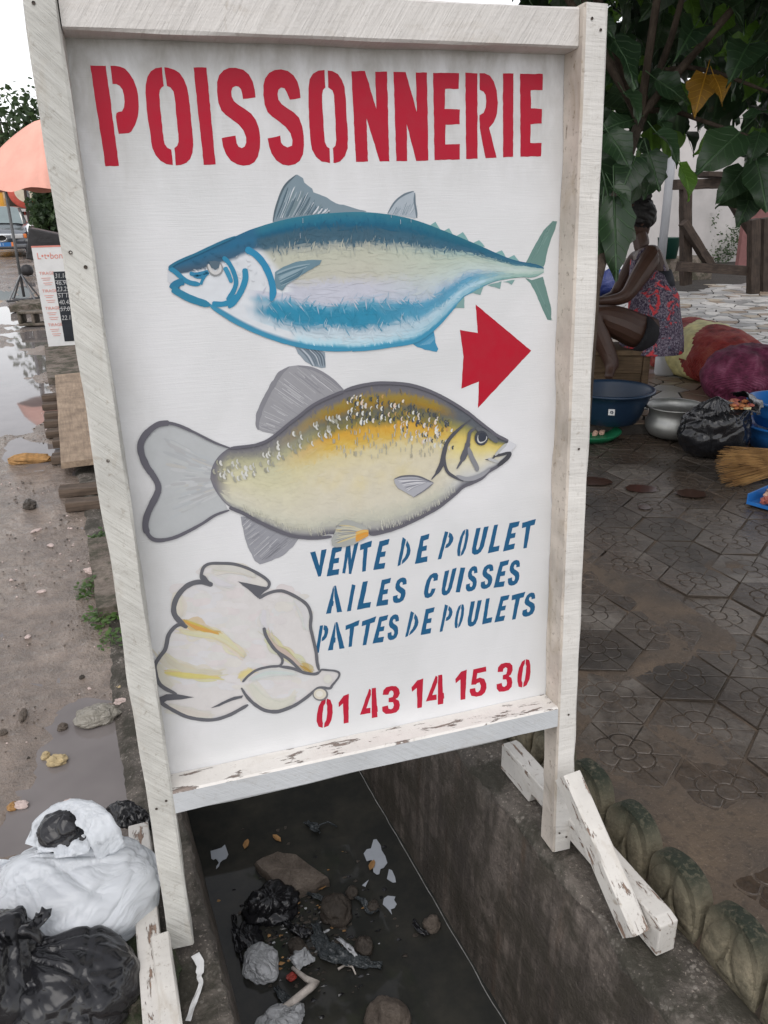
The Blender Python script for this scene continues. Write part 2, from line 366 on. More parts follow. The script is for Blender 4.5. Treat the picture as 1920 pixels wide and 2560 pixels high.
# --- heading
a = Art()
HEAD = {'A': [
 [(193,162),(293,165),(376,803),(290,806)],
 [(322,165),(350,164),(385,170),(415,183),(440,210),(470,255),(490,310),(500,375),(502,430),(496,490),(480,540),(455,585),(440,593),(375,598),(357,490),(360,466),(375,458),(395,455),(408,430),(412,395),(408,350),(398,315),(380,292),(360,282),(335,280)],
 [(650,174),(610,180),(580,200),(558,235),(547,285),(545,340),(553,440),(570,560),(582,650),(590,690),(610,735),(640,770),(680,793),(720,798),(710,700),(685,688),(668,665),(662,640),(648,520),(638,420),(633,350),(637,320),(648,303),(662,293)],
 [(666,174),(690,177),(730,190),(762,210),(790,250),(810,300),(822,360),(835,480),(845,600),(850,670),(845,720),(830,760),(805,785),(770,798),(738,800),(730,690),(748,675),(757,650),(755,600),(748,540),(738,440),(732,370),(725,330),(705,302),(682,293)],
 [(852,176),(935,176),(993,793),(917,796)],
 [(1248,367),(1243,320),(1230,265),(1205,220),(1170,190),(1120,177),(1080,178),(1045,192),(1015,225),(1002,270),(1002,330),(1010,400),(1030,450),(1060,480),(1100,510),(1140,540),(1170,575),(1187,620),(1188,655),(1178,680),(1160,690),(1140,680),(1128,660),(1120,610),(1032,625),(1040,680),(1060,730),(1090,770),(1130,793),(1170,802),(1210,797),(1240,780),(1262,745),(1275,690),(1277,620),(1268,560),(1250,510),(1220,470),(1180,440),(1140,415),(1110,390),(1095,360),(1092,330),(1100,305),(1120,294),(1140,298),(1155,315),(1162,340),(1168,376)],
 [(1534,370),(1530,320),(1515,265),(1490,225),(1455,198),(1410,187),(1370,192),(1335,210),(1308,245),(1297,290),(1297,350),(1305,410),(1325,460),(1355,490),(1400,522),(1440,555),(1470,595),(1483,640),(1480,675),(1450,685),(1425,672),(1410,655),(1405,610),(1325,627),(1335,680),(1350,725),(1380,768),(1420,795),(1460,801),(1500,793),(1530,770),(1550,730),(1557,670),(1555,610),(1545,550),(1525,495),(1490,460),(1450,435),(1415,410),(1393,380),(1388,345),(1393,318),(1410,304),(1432,308),(1445,330),(1466,381)]],
 'B': [
 [(80,192),(40,196),(5,215),(-15,250),(-23,310),(-22,400),(-18,520),(-10,640),(0,700),(25,745),(60,775),(115,785),(112,692),(95,680),(82,650),(75,580),(70,480),(65,400),(64,350),(70,320),(85,303)],
 [(100,194),(130,198),(165,218),(190,255),(207,300),(215,370),(220,480),(228,600),(228,690),(210,740),(180,775),(150,784),(137,784),(133,690),(148,675),(155,640),(150,540),(145,430),(140,350),(130,322),(103,303)],
 [(251,199),(338,197),(410,440),(403,203),(478,201),(493,774),(432,775),(348,500),(357,775),(280,778)],
 [(519,203),(597,204),(668,460),(662,207),(733,208),(742,768),(665,772),(604,535),(608,772),(538,773)],
 [(772,210),(938,212),(936,312),(850,312),(846,440),(943,444),(942,538),(852,540),(850,666),(943,664),(942,762),(782,767)],
 [(978,208),(1055,213),(1056,757),(983,760)],
 [(1068,212),(1100,212),(1135,228),(1160,265),(1178,320),(1186,400),(1180,470),(1160,525),(1130,560),(1150,640),(1177,750),(1107,754),(1085,640),(1070,560),(1068,480),(1095,465),(1108,430),(1112,390),(1107,350),(1095,330),(1070,318)],
 [(1218,214),(1285,214),(1283,745),(1219,749)],
 [(1327,215),(1472,216),(1471,320),(1396,321),(1397,436),(1467,440),(1466,533),(1395,538),(1393,657),(1465,657),(1461,742),(1330,745)]]}
for k, L in HEAD.items():
    for p in L: a.poly(T(k, p), RED, .0004)
a.build('lettering', 'red stencilled heading reading POISSONNERIE')
a = Art(); a.poly(T('D', [(949,1048),(1376,1403),(967,1843),(974,1640),(840,1694),(856,1450),(829,1243),(966,1268)]), 'b0142b', .0003)
a.build('painted_arrow', 'red arrow pointing right')
# --- small stencil lines: glyphs in a unit box, laid into the quads the letters fill
def gl(*p): return p
O_L = [(.46,1),(.2,.95),(.04,.75),(0,.5),(.04,.25),(.2,.05),(.46,0),(.46,.16),(.38,.25),(.35,.5),(.38,.75),(.46,.84)]
O_R = [(1-x, y) for x, y in O_L]
S_ = [(1,.7),(.97,.84),(.85,.95),(.6,1),(.35,.99),(.12,.92),(.02,.78),(.04,.64),(.16,.53),(.4,.44),(.6,.35),(.63,.25),(.55,.17),(.42,.18),(.36,.26),(.36,.33),(0,.31),(.03,.15),(.14,.05),(.35,0),(.62,0),(.86,.06),(.98,.2),(1,.33),(.93,.47),(.75,.56),(.5,.64),(.4,.72),(.42,.8),(.52,.83),(.63,.79),(.66,.7)]
GLY = {
 'V': [[(0,1),(.34,1),(.52,.42),(.7,1),(1,1),(.6,0),(.42,0)]],
 'E': [[(0,0),(0,1),(1,1),(.97,.82),(.42,.8),(.42,.6),(.85,.6),(.85,.42),(.42,.42),(.42,.2),(1,.2),(1,0)]],
 'N': [[(0,0),(0,1),(.32,1),(.68,.45),(.68,1),(1,1),(1,0),(.72,0),(.32,.58),(.32,0)]],
 'T': [[(0,1),(1,1),(.97,.8),(.66,.8),(.66,0),(.32,0),(.32,.8),(.0,.8)]],
 'D': [[(0,0),(0,1),(.3,1),(.3,0)], [(.4,1),(.7,.9),(.95,.68),(1,.45),(.92,.22),(.7,.06),(.4,0),(.4,.18),(.58,.3),(.63,.5),(.58,.7),(.4,.8)]],
 'P': [[(0,0),(0,1),(.34,1),(.34,0)], [(.44,1),(.75,.95),(.97,.82),(1,.68),(.9,.52),(.7,.43),(.44,.4),(.44,.54),(.58,.6),(.62,.7),(.58,.8),(.44,.84)]],
 'O': [O_L, O_R], '0': [O_L, O_R],
 'U': [[(0,1),(.36,1),(.36,.28),(.43,.18),(.56,.18),(.63,.28),(.63,1),(1,1),(1,.25),(.88,.07),(.65,0),(.35,0),(.1,.08),(0,.26)]],
 'L': [[(0,0),(0,1),(.4,1),(.4,.2),(1,.2),(1,0)]],
 'A': [[(0,0),(.36,1),(.46,.86),(.4,.46),(.46,.42),(.44,.26),(.36,.26),(.3,0)], [(.46,1),(.7,1),(1,0),(.68,0),(.52,.62)]],
 'I': [[(0,0),(0,1),(1,1),(1,0)]],
 'S': [S_],
 'C': [[(1,.66),(.95,.86),(.8,.97),(.5,1),(.2,.93),(.04,.75),(0,.5),(.04,.25),(.2,.06),(.5,0),(.8,.04),(.97,.18),(1,.34),(.64,.36),(.6,.22),(.5,.18),(.4,.26),(.37,.5),(.4,.75),(.5,.82),(.6,.78),(.64,.66)]],
 '1': [[(.45,0),(.45,.72),(0,.62),(0,.78),(.5,.98),(1,1),(1,0)]],
 '4': [[(0,.18),(.5,1),(.62,.95),(.62,.78),(.34,.36),(.58,.36),(.58,.18)], [(.66,1),(.96,1),(.96,.38),(1,.38),(1,.18),(.96,.18),(.96,0),(.66,0)]],
 '3': [[(0,.72),(.04,.88),(.2,.98),(.5,1),(.78,.97),(.95,.86),(.98,.7),(.88,.56),(.74,.51),(.92,.44),(1,.28),(.95,.12),(.78,.02),(.5,0),(.2,.02),(.03,.14),(0,.3),(.32,.32),(.36,.2),(.5,.16),(.62,.2),(.66,.3),(.6,.41),(.36,.43),(.36,.58),(.58,.6),(.63,.7),(.6,.8),(.5,.84),(.38,.8),(.34,.7)]],
 '5': [[(.06,.46),(.12,1),(1,1),(1,.83),(.4,.83),(.37,.64),(.6,.66),(.88,.58),(1,.4),(1,.25),(.9,.1),(.7,.01),(.4,0),(.12,.06),(0,.22),(0,.32),(.3,.32),(.38,.18),(.5,.15),(.63,.22),(.65,.36),(.56,.49),(.42,.48),(.34,.44)]]}
def setline(rows, c, label):
    a = Art(); last = None
    for ch, bl, br, tl, tr in rows:
        if last is not None and bl[0]-last > 52: a.build('lettering', label); a = Art()
        last = br[0]
        q = T('H', [bl, br, tl, tr])
        for g in GLY[ch]:
            pts = []
            for x, y in g:
                x += rnd.uniform(-.015, .015)
                pts.append(tuple((q[0][j]*(1-x)+q[1][j]*x)*(1-y)+(q[2][j]*(1-x)+q[3][j]*x)*y for j in (0, 1)))
            a.poly(pts, c, .0003)
    a.build('lettering', label)
setline([('V',(98,428),(205,408),(90,262),(197,240)),('E',(198,417),(275,405),(236,232),(300,218)),('N',(300,396),(358,402),(325,216),(406,190)),('T',(405,392),(475,378),(416,212),(492,185)),('E',(500,376),(572,366),(540,190),(606,174)),
 ('D',(657,352),(722,322),(692,162),(758,215)),('E',(770,336),(850,322),(810,156),(864,140)),('P',(918,308),(985,296),(965,125),(1030,140)),('O',(1032,296),(1094,278),(1072,118),(1130,102)),('U',(1130,282),(1205,268),(1168,106),(1249,92)),('L',(1242,268),(1313,252),(1284,84),(1350,74)),('E',(1340,256),(1413,238),(1384,72),(1449,59)),('T',(1450,240),(1520,228),(1466,70),(1554,45))], BLUE, 'blue stencilled line reading VENTE DE POULET')
setline([('A',(193,660),(299,646),(226,482),(272,474)),('I',(330,644),(356,640),(362,468),(385,474)),('L',(395,633),(480,618),(434,452),(515,438)),('E',(520,612),(594,600),(556,440),(616,426)),('S',(620,596),(704,580),(650,432),(722,418)),
 ('C',(818,566),(892,550),(852,404),(930,386)),('U',(935,545),(1000,533),(965,384),(1041,360)),('I',(1034,520),(1062,520),(1066,360),(1096,360)),('S',(1095,520),(1168,506),(1120,358),(1179,344)),('S',(1190,504),(1266,490),(1214,346),(1284,332)),('E',(1280,492),(1346,482),(1322,324),(1382,309)),('S',(1366,482),(1444,468),(1390,318),(1454,304))], BLUE, 'blue stencilled line reading AILES CUISSES')
setline([('P',(126,916),(190,900),(155,736),(216,728)),('A',(205,898),(316,882),(236,718),(282,710)),('T',(318,880),(385,866),(323,735),(411,700)),('T',(410,868),(480,856),(430,708),(519,676)),('E',(497,852),(563,842),(540,680),(597,666)),('S',(588,836),(660,820),(606,672),(669,656)),
 ('D',(707,812),(770,782),(745,642),(810,680)),('E',(808,797),(872,785),(840,630),(899,616)),('P',(930,778),(985,764),(965,598),(1024,622)),('O',(1018,762),(1074,742),(1045,608),(1098,588)),('U',(1105,748),(1170,734),(1134,580),(1204,570)),('L',(1206,728),(1267,714),(1232,562),(1290,550)),('E',(1285,716),(1347,703),(1326,548),(1384,536)),('T',(1378,702),(1445,690),(1400,540),(1487,516)),('S',(1458,686),(1546,664),(1490,532),(1552,514))], BLUE, 'blue stencilled line reading PATTES DE POULETS')
setline([('0',(122,1403),(232,1392),(150,1212),(242,1205)),('1',(285,1376),(340,1365),(272,1196),(342,1178)),('4',(410,1350),(532,1328),(430,1150),(520,1138)),('3',(556,1316),(674,1298),(562,1134),(674,1120)),('1',(760,1276),(816,1266),(746,1096),(824,1078)),('4',(838,1262),(960,1242),(860,1068),(952,1052)),
 ('1',(1040,1222),(1096,1213),(1030,1042),(1106,1021)),('5',(1122,1204),(1234,1186),(1138,1022),(1232,1001)),('3',(1296,1172),(1400,1154),(1308,984),(1410,968)),('0',(1424,1144),(1512,1128),(1448,964),(1526,945))], 'b41c36', 'red stencilled telephone number 01 43 14 15 30')
# --- blue tuna
a = Art()
def px2(k, pts): x0, y0, s = ZOOM[k]; return [(x0+p/s, y0+q/s) for p, q in pts]
a.poly(T('D', [(1335,725),(1400,600),(1470,480),(1540,408),(1575,410),(1560,470),(1530,540),(1505,620),(1480,740),(1470,760)]), '6b8c86', .0004)
a.poly(T('D', [(1330,845),(1380,860),(1430,845),(1465,835),(1490,920),(1510,1000),(1530,1080),(1528,1170),(1500,1165),(1460,1080),(1410,960),(1370,885)]), '6b8c86', .0004)
for i in range(26):
    q = rnd.random(); x = 1370+140*q; y = 700-240*q+rnd.uniform(-20, 60); a.stroke(T('D', [(x, y), (x+40, y-70+rnd.uniform(-20, 20))]), .003, rnd.choice(['7d9c95', '587a76', '5f827d']), 0)
    x = 1380+110*q; y = 860+250*q; a.stroke(T('D', [(x+20, y), (x+50, y+70)]), .003, rnd.choice(['7d9c95', '587a76']), 0)
a.poly(T('C', [(898,432),(920,330),(950,240),(1000,140),(1060,72),(1092,52),(1140,80),(1150,115),(1215,165),(1225,195),(1330,235),(1400,280),(1500,305),(1650,345),(1600,360),(1300,372),(1100,395)]), '7d8f99', .0007)
for i in range(75):
    q = rnd.random(); x = 920+430*q; y0 = 415-50*q; ln = (300*(1-abs(q-.12))**1.5+20)*rnd.uniform(.4, .95); dx = 90+110*q
    a.stroke(T('C', [(x, y0-10), (x+dx*ln/420, y0-ln*.6), (x+dx*ln/260, y0-ln)]), rnd.uniform(.0012, .003), rnd.choice(['667b87', '9aa8b0', '5b727f', 'c9ced4', '75888f', '566a75']), 4)
a.stroke(T('C', [(900,430),(930,300),(990,150),(1085,55)]), .003, '56666f')
a.poly(T('D', [(270,352),(300,300),(340,245),(400,200),(470,175),(482,195),(475,240),(490,300),(498,375),(480,388),(380,370)]), 'a9b3bb', .0006)
for i in range(40):
    q = rnd.random(); x = 300+170*q; y = 365-10*(1-q); a.stroke(T('D', [(x, y), (x+20*q+25, y-(60+80*q)*rnd.uniform(.4, 1))]), rnd.uniform(.001, .0025), rnd.choice(['8796a0', 'c3cad0', '6f808b']), 0)
a.stroke(T('D', [(272,352),(330,260),(400,205),(475,178)]), .003, '6c7a84'); a.stroke(T('D', [(482,190),(480,260),(492,330),(497,385)]), .0035, '6a7882')
for q in [(600,440,640,412,680,475),(700,485,745,462,775,512),(800,522,850,492,895,560),(930,575,975,553,1020,605),(1100,652,1150,632,1180,685),(1195,692,1245,668,1282,715)]: a.poly(T('D', [q[0:2], q[2:4], q[4:6], (q[0]+20, q[1]+30)]), '7ba7a6', .0005)
for q in [(760,1090,800,1075,862,1075,860,985),(870,978,930,960,985,975,1012,905),(1040,900,1095,915,1135,928,1148,870),(1150,875,1200,880,1225,898,1250,858)]: a.poly(T('D', [q[0:2], q[2:4], q[4:6], q[6:8]]), '7e9f9c', .0005)
a.poly(T('C', [(1070,1415),(1100,1480),(1160,1545),(1220,1580),(1290,1595),(1320,1590),(1315,1470),(1240,1440)]), '8d99a3', .0006)
for i in range(16):
    q = rnd.random(); a.stroke(T('C', [(1100+150*q, 1440), (1160+150*q, 1500), (1210+110*q, 1580)]), .002, rnd.choice(['6b7883', 'b9c0c7', '5f6c77']))
a.poly(T('D', [(455,1340),(500,1375),(560,1395),(650,1412),(662,1390),(640,1340),(628,1260),(625,1235),(560,1290)]), '3f8db0', .0006)
for i in range(9): a.stroke(T('D', [(520+12*i, 1360-8*i), (600+6*i, 1350-6*i)]), .0014, 'a9cfe0', 0)
ttop = px2('C', [(68,795),(150,745),(300,680),(450,610),(600,545),(700,500),(800,465),(900,435),(1000,410),(1100,390),(1300,365),(1500,352)]) + px2('D', [(123,340),(270,355),(400,378),(500,405),(600,440),(700,480),(800,520),(900,562),(1000,605),(1100,650),(1200,692),(1280,715),(1345,727),(1420,742),(1472,765)])
tbot = px2('C', [(97,965),(200,1020),(300,1062),(400,1100),(450,1120),(550,1180),(650,1240),(800,1315),(950,1372),(1100,1418),(1250,1440),(1400,1452),(1531,1456)]) + px2('D', [(150,1387),(300,1366),(455,1340),(540,1300),(620,1240),(700,1165),(800,1055),(860,990),(900,968),(1000,914),(1100,872),(1200,852),(1300,840),(1400,838),(1475,800)])
LS = [(0, '35798c'), (.05, '246e88'), (.085, '175a78'), (.12, '3d6072'), (.2, '476778'), (.235, 'a9ada4'), (.28, 'bdbfae'), (.44, 'c0bfb1'), (.52, 'c2c4cf'), (.63, 'c3c6d2'), (.68, '5d9fba'), (.72, '2f88a8'), (.8, '338bab'), (.85, 'aebfca'), (.9, 'c6d6de'), (.955, 'b3d5e1'), (.975, '4a9cb9'), (1, '3a8bab')]
RS = [(0, '286b7e'), (.1, '1c6079'), (.2, '426a80'), (.25, 'a3b9b2'), (.32, 'b7c4b6'), (.55, 'bccbc8'), (.62, 'a7bccb'), (.7, '5d9dbd'), (.78, '6aa7c4'), (.86, 'b4d2df'), (.95, '7fb5cb'), (1, '3f8cac')]
QS = [(0, '245e7d'), (.22, '3f7388'), (.3, 'a2bab4'), (.5, 'bccbc6'), (.7, 'b3c8bf'), (.9, '8fb0a8'), (1, '6f9992')]
LS, RS, QS = ([(p, pc(c)) for p, c in L] for L in (LS, RS, QS))
def tuna(e, t, x, z):
    w = (.05 if t > .5 else .032)*fbm((x, z, 0), 26, 2)*math.sin(math.pi*min(1, t*1.0)) + .014*nz((x*6, z, 0), 60, 5)
    tt = max(0, min(1, t+w)); k = 1+.05*nz((x*.6, z*2, 0), 70, 9)
    A, Bc, Q = stops(tt, LS), stops(tt, RS), stops(tt, QS)
    c = mixc(A, Bc, (e-.5)/.25); c = mixc(c, Q, (e-.78)/.12)
    eb = .205+.075*max(0, min(1, (t-.17)/.35))
    if e < eb+.03:                                         # white head under a dark crown
        cr = max(.175, .37-.95*e); hd = mixc(pc('2a6788'), pc('43586a'), (t-.1)/.2); wh = pc('d6dade')
        h = mixc(hd, wh, (t+w*.6-cr)/.05) if e > .02 else hd
        if t > .95: h = mixc(h, pc('3a8aab'), (t-.95)/.03)
        c = mixc(h, c, (e-eb)/.02) if not .58 < t < .9 else mixc(h, c, (e-.175-.03*nz((x*2, z*2, 0), 30, 4))/.05)
    return tuple(v*k for v in c)
bt = [B(*p) for p in ttop]; bb = [B(*p) for p in tbot]
a.body(bt, bb, tuna, 190, 80)
a.poly(T('C', [(60,800),(130,848),(192,903),(130,918),(100,950),(60,900)]), 'cbced2')      # the open mouth lets the board show
BT = '2f83a6'
def drag(fn, n, e0, e1, dt, dx, w0, w1, seed, tr=(0.03, .96)):          # pull the wet colour a little way, as a brush does
    r = random.Random(seed); zb = a.z
    for i in range(n):
        a.z = zb+(i % 110)*.000002
        e = r.uniform(e0, e1); t0 = r.uniform(*tr); t1 = max(.01, min(.985, t0+r.choice((-1, 1))*r.uniform(.3, 1)*dt)); p = a.at(e, t0); q = a.at(min(1, max(0, e+r.uniform(*dx))), t1)
        c = fn(e, t0, p[0], p[1]); y = a.up(); d = (q[0]-p[0], q[1]-p[1]); L = math.hypot(*d) or 1; ww = r.uniform(w0, w1); ox, oy = -d[1]/L*ww/2, d[0]/L*ww/2; m = ((p[0]+q[0])/2, (p[1]+q[1])/2)
        a.mb.add([(p[0]+ox*.5, y, p[1]+oy*.5), (p[0]-ox*.5, y, p[1]-oy*.5), (m[0]-ox, y, m[1]-oy), (m[0]+ox, y, m[1]+oy), (q[0], y, q[1])], [(0, 1, 2, 3), (3, 2, 4)], 0, [c]*5)
    a.z = zb+.00023
drag(tuna, 1500, .3, .97, .045, (-.006, .012), .0015, .0042, 5); drag(tuna, 700, .3, .97, .02, (-.05, .05), .002, .005, 6, (.1, .95)); drag(tuna, 260, .2, .8, .09, (0, .022), .001, .003, 8, (.6, .9)); drag(tuna, 250, .25, .9, .07, (-.004, .012), .001, .003, 9, (.14, .28)); drag(tuna, 90, .05, .26, .04, (-.01, .01), .0015, .003, 7, (.1, .5))
for L, wd, c in [([(70,795),(130,835),(185,885),(240,915),(320,928)], .0075, BT), ([(325,930),(340,890),(378,835)], .004, BT), ([(235,838),(290,850),(380,830),(330,865),(265,862)], .006, '3380a5'),
    ([(190,905),(150,915),(112,940),(100,968)], .011, '2c7799'), ([(98,962),(160,1000),(250,1045),(400,1095)], .011, '2f7f9e'), ([(68,797),(140,750),(300,680),(450,610),(600,545)], .004, '2c6f8c'),
    ([(400,1095),(480,1150),(600,1225),(780,1310),(950,1372),(1100,1412),(1250,1436),(1400,1448),(1531,1452)], .0065, '3e8dae'),
    ([(680,645),(760,690),(830,770),(880,880),(900,980),(885,1060)], .0105, '2e87ae'), ([(500,710),(550,760),(590,840),(605,920),(575,1000),(530,1050)], .007, BT), ([(515,790),(545,850),(570,915)], .007, '3a8db0'), ([(675,800),(680,880),(655,960),(610,1040),(545,1115)], .009, '2f87ab'), ([(415,1082),(500,1085),(570,1060),(620,1010)], .008, '2f87ab')]:
    a.stroke(T('C', L), wd, c, 6, (.08, .15))
a.stroke(T('D', [(0,1396),(150,1385),(300,1364),(455,1338),(540,1298),(620,1238),(700,1163),(800,1052)]), .006, '3f8fb0', 6, (.02, .3))
a.poly(T('C', [(915,830),(980,790),(1080,750),(1180,735),(1288,735),(1270,770),(1180,820),(1080,885),(1010,930),(975,978),(930,960),(912,900)]), '6b8895', .0006)
for i in range(26):
    q = rnd.random(); a.stroke(T('C', [(925+40*q, 830+110*q), (1040+60*q, 790+80*q), (1200-70*q, 760+60*q)]), .0022, rnd.choice(['5c7a88', '7f99a5', '8ea5af', '527080']), 4)
a.stroke(T('C', [(375,770),(395,820),(430,848),(470,840),(490,800),(480,755)]), .005, '8d8f90', 6); a.stroke(T('C', [(385,765),(405,815),(440,838),(475,815),(480,770)]), .005, 'c9c9c8', 6)
a.poly(T('C', [(390,745),(440,740),(478,750),(470,795),(440,812),(408,795)]), '566a78')
for x, y in [(1137,415),(1116,535)]: a.stroke(T('C', [(x, y-15), (x+1, y+25)]), .0018, 'd5d5d8', 0)
for x, y in [(298,362),(370,410),(450,398)]: a.stroke(T('D', [(x, y-14), (x+1, y+20)]), .002, 'd5cfd8', 0)
a.build('painted_tuna', 'painted blue and silver tuna facing left')
# --- golden carp
a = Art(); GO = '64636b'
a.poly(T('E', [(770,690),(650,645),(500,570),(400,525),(330,500),(270,495),(200,508),(135,556),(90,612),(72,670),(82,740),(118,828),(166,898),(200,960),(206,1010),(190,1062),(156,1132),(122,1210),(108,1290),(124,1348),(165,1393),(230,1402),(330,1382),(430,1337),(550,1272),(650,1208),(750,1170),(700,1060),(640,930)]), 'b7babb')
for i in range(130):
    q = rnd.uniform(-1, 1); r0 = rnd.uniform(0, .6); r1 = min(.93, r0+rnd.uniform(.15, .4)); ex, ey = 170+60*(1-abs(q)), 945+400*q; sx, sy = 690, 930+120*q
    p = [(sx+(ex-sx)*r, sy+(ey-sy)*r**1.15) for r in (r0, (r0+r1)/2, r1)]
    a.stroke(T('E', p), rnd.uniform(.002, .006), rnd.choice(['b0b3b5', 'b9bcbc', 'bfc1c2', 'b1b2b3', 'b5b9bb', 'bbbab6']), 4)
def fanfin(base, tip, c, cs, n, wd):
    for i in range(n):
        q = rnd.random(); m = len(base)-1; k = min(int(q*m), m-1); f = q*m-k
        p0 = [base[k][j]*(1-f)+base[k+1][j]*f for j in (0, 1)]; m2 = len(tip)-1; k = min(int(q*m2), m2-1); f = q*m2-k
        p1 = [tip[k][j]*(1-f)+tip[k+1][j]*f for j in (0, 1)]; r0 = rnd.uniform(0, .5); r1 = rnd.uniform(r0+.25, 1.0)
        s0 = [p0[j]+(p1[j]-p0[j])*r0 for j in (0, 1)]; s1 = [p0[j]+(p1[j]-p0[j])*r1 for j in (0, 1)]
        yield s0, s1, rnd.choice(cs)
a.poly(T('E', [(1110,578),(1050,565),(990,545),(975,510),(990,430),(1020,350),(1070,250),(1120,170),(1160,100),(1230,50),(1300,40),(1380,50),(1500,110),(1600,180),(1659,240),(1540,300),(1400,370),(1250,485)]), '9a9a9e', .0008)
for s0, s1, c in fanfin([(1120,570),(1250,480),(1400,365),(1540,295),(1650,245)], [(985,530),(1000,400),(1080,230),(1160,105),(1280,50),(1420,75)], 0, ['88888e', 'a9a9ad', 'b7b7ba', '8f8f94', 'a1a1a4', 'c6c6c9'], 90, 0): a.stroke(T('E', [s0, s1]), rnd.uniform(.0018, .0045), c, 0)
a.stroke(T('E', [(990,545),(980,500),(1000,400),(1060,270),(1130,150),(1165,100),(1230,52)]), .008, '85858b', 6, wob=.5)
a.stroke(T('E', [(1300,45),(1420,70),(1540,135),(1655,235)]), .005, '87878d')
a.poly(T('E', [(850,1225),(860,1290),(885,1400),(920,1490),(960,1570),(1000,1598),(1060,1580),(1180,1530),(1260,1460),(1310,1390),(1200,1355),(1050,1295),(920,1225)]), '96979d', .0008)
for s0, s1, c in fanfin([(900,1225),(1050,1300),(1180,1355),(1290,1390)], [(860,1270),(890,1420),(960,1560),(1060,1575)], 0, ['7d7e85', 'b6b7ba', '8a8b92', 'd0d0d2', '75767d', 'a4a5a9'], 70, 0): a.stroke(T('E', [s0, s1]), rnd.uniform(.0015, .0035), c, 0)
ctop = px2('E', [(612,925),(622,850),(660,775),(710,722),(770,687),(870,676),(970,660),(1060,625),(1150,560),(1220,500),(1300,440),(1400,360),(1500,305),(1600,262)]) + px2('F', [(133,250),(250,215),(400,190),(570,192),(700,210),(850,260),(1000,335),(1150,430),(1250,510),(1340,580),(1400,625),(1492,668)])
cbot = px2('E', [(612,927),(640,1000),(690,1075),(740,1130),(800,1165),(870,1195),(950,1240),(1050,1290),(1150,1335),(1250,1370),(1350,1387),(1450,1388)]) + px2('F', [(0,1445),(200,1450),(340,1442),(400,1436),(500,1412),(600,1378),(700,1333),(800,1283),(900,1228),(980,1168),(1060,1102),(1120,1048),(1190,1018),(1270,978),(1330,922),(1400,880),(1492,790)])
CM = [(0, '67666e'), (.05, '6d6c72'), (.085, '95803c'), (.13, '98792c'), (.17, '66665a'), (.24, '857d48'), (.29, 'cf9f3c'), (.36, 'd2b157'), (.43, 'd3c89f'), (.55, 'd4ccb2'), (.8, 'd1ccbb'), (.9, 'bfbfb0'), (.955, 'a6a6a2'), (.98, '6b6a72'), (1, '62616a')]
CL = [(0, '67666e'), (.06, '77767a'), (.14, '8f8e83'), (.2, 'b3b192'), (.32, 'c8c5a5'), (.5, 'd0ccac'), (.75, 'd1cdb9'), (.9, 'cac9b8'), (.96, '9b9b99'), (1, '68676f')]
CH = [(0, '5c5f68'), (.15, '5f6468'), (.24, '918c56'), (.36, 'd3bd6b'), (.5, 'dacb86'), (.7, 'd8d3bd'), (.88, 'c5c5c2'), (.96, '85868c'), (1, '5f6068')]
CM, CL, CH = ([(p, pc(c)) for p, c in L] for L in (CM, CL, CH))
def carp(e, t, x, z):
    w = .03*fbm((x, z, 0), 24, 12) + .02*nz((x*4, z, 0), 60, 15); tt = max(0, min(1, t+w*math.sin(math.pi*t)))
    c = mixc(stops(tt, CL), stops(tt, CM), (e-.2)/.18); c = mixc(c, stops(tt, CH), (e-.74)/.08)
    if e < .06: c = mixc(pc('75747c'), c, (e-.015)/.045)
    yb = max(0, fbm((x, z, 0), 13, 31)); c = mixc(c, pc('d9c463'), yb*.55*max(0, 1-abs(t-.55)*3)*(1 if .25 < e < .75 else .2))
    k = 1+.04*nz((x, z*2, 0), 90, 8); return tuple(v*k for v in c)
a.body([B(*p) for p in ctop], [B(*p) for p in cbot], carp, 170, 80)
drag(carp, 1300, .05, .80, .05, (-.006, .01), .002, .0055, 15); drag(carp, 500, .05, .80, .02, (-.04, .04), .003, .007, 16, (.3, .95))
for i in range(130):                                        # scale flicks
    q = rnd.random(); x = 150+900*q; y = 270+70*abs(q-.25)**1.5*3+rnd.uniform(-5, 250)+170*max(0, q-.35)
    a.stroke(T('F', [(x+6, y), (x-5, y+16), (x+2, y+rnd.uniform(25, 42))]), rnd.uniform(.0018, .0036), rnd.choice(['d6d6cf', 'c9cbc6', '55585b', '4f5355', '6b6c5f', 'b9935b', 'd9cfc0']), 3)
for i in range(110):
    q = rnd.random(); x = 170+830*q; y = 300+rnd.uniform(0, 170)+190*max(0, q-.3); a.stroke(T('F', [(x+5, y), (x-5, y+18), (x+3, y+38)]), rnd.uniform(.0016, .0036), rnd.choice(['4d5256', '5a5e5f', '6a6744', '43484c', '8d7a3c']), 3)
for i in range(34):
    q = rnd.random(); x = 180+780*q; y = 285+60*q*q*4+rnd.uniform(0, 250); a.stroke(T('F', [(x+8, y), (x-4, y+20), (x+4, y+40)]), rnd.uniform(.002, .0042), rnd.choice(['dcdcd6', 'd2d3cd', 'cfc8c0', 'd8c3b0']), 3)
for i in range(90):
    q = rnd.random(); x = 0+980*q; y = 560+rnd.uniform(0, 220); a.stroke(T('F', [(x, y), (x+4, y+20), (x+1, y+40)]), .0018, rnd.choice(['b0ac98', 'a5a190', 'bdb9a5']), 3)
for i in range(95):
    q = rnd.random(); x = 640+1000*q; y = 800-470*max(0, q-.2)**1.15+rnd.uniform(-30, 120)-(40 if q > .5 else 0); a.stroke(T('E', [(x, y), (x-4, y+22), (x+12, y+42)]), rnd.uniform(.002, .0042), rnd.choice(['c9c9c2', 'd4d4ce', 'a5a496', '9b9a8a']), 3)
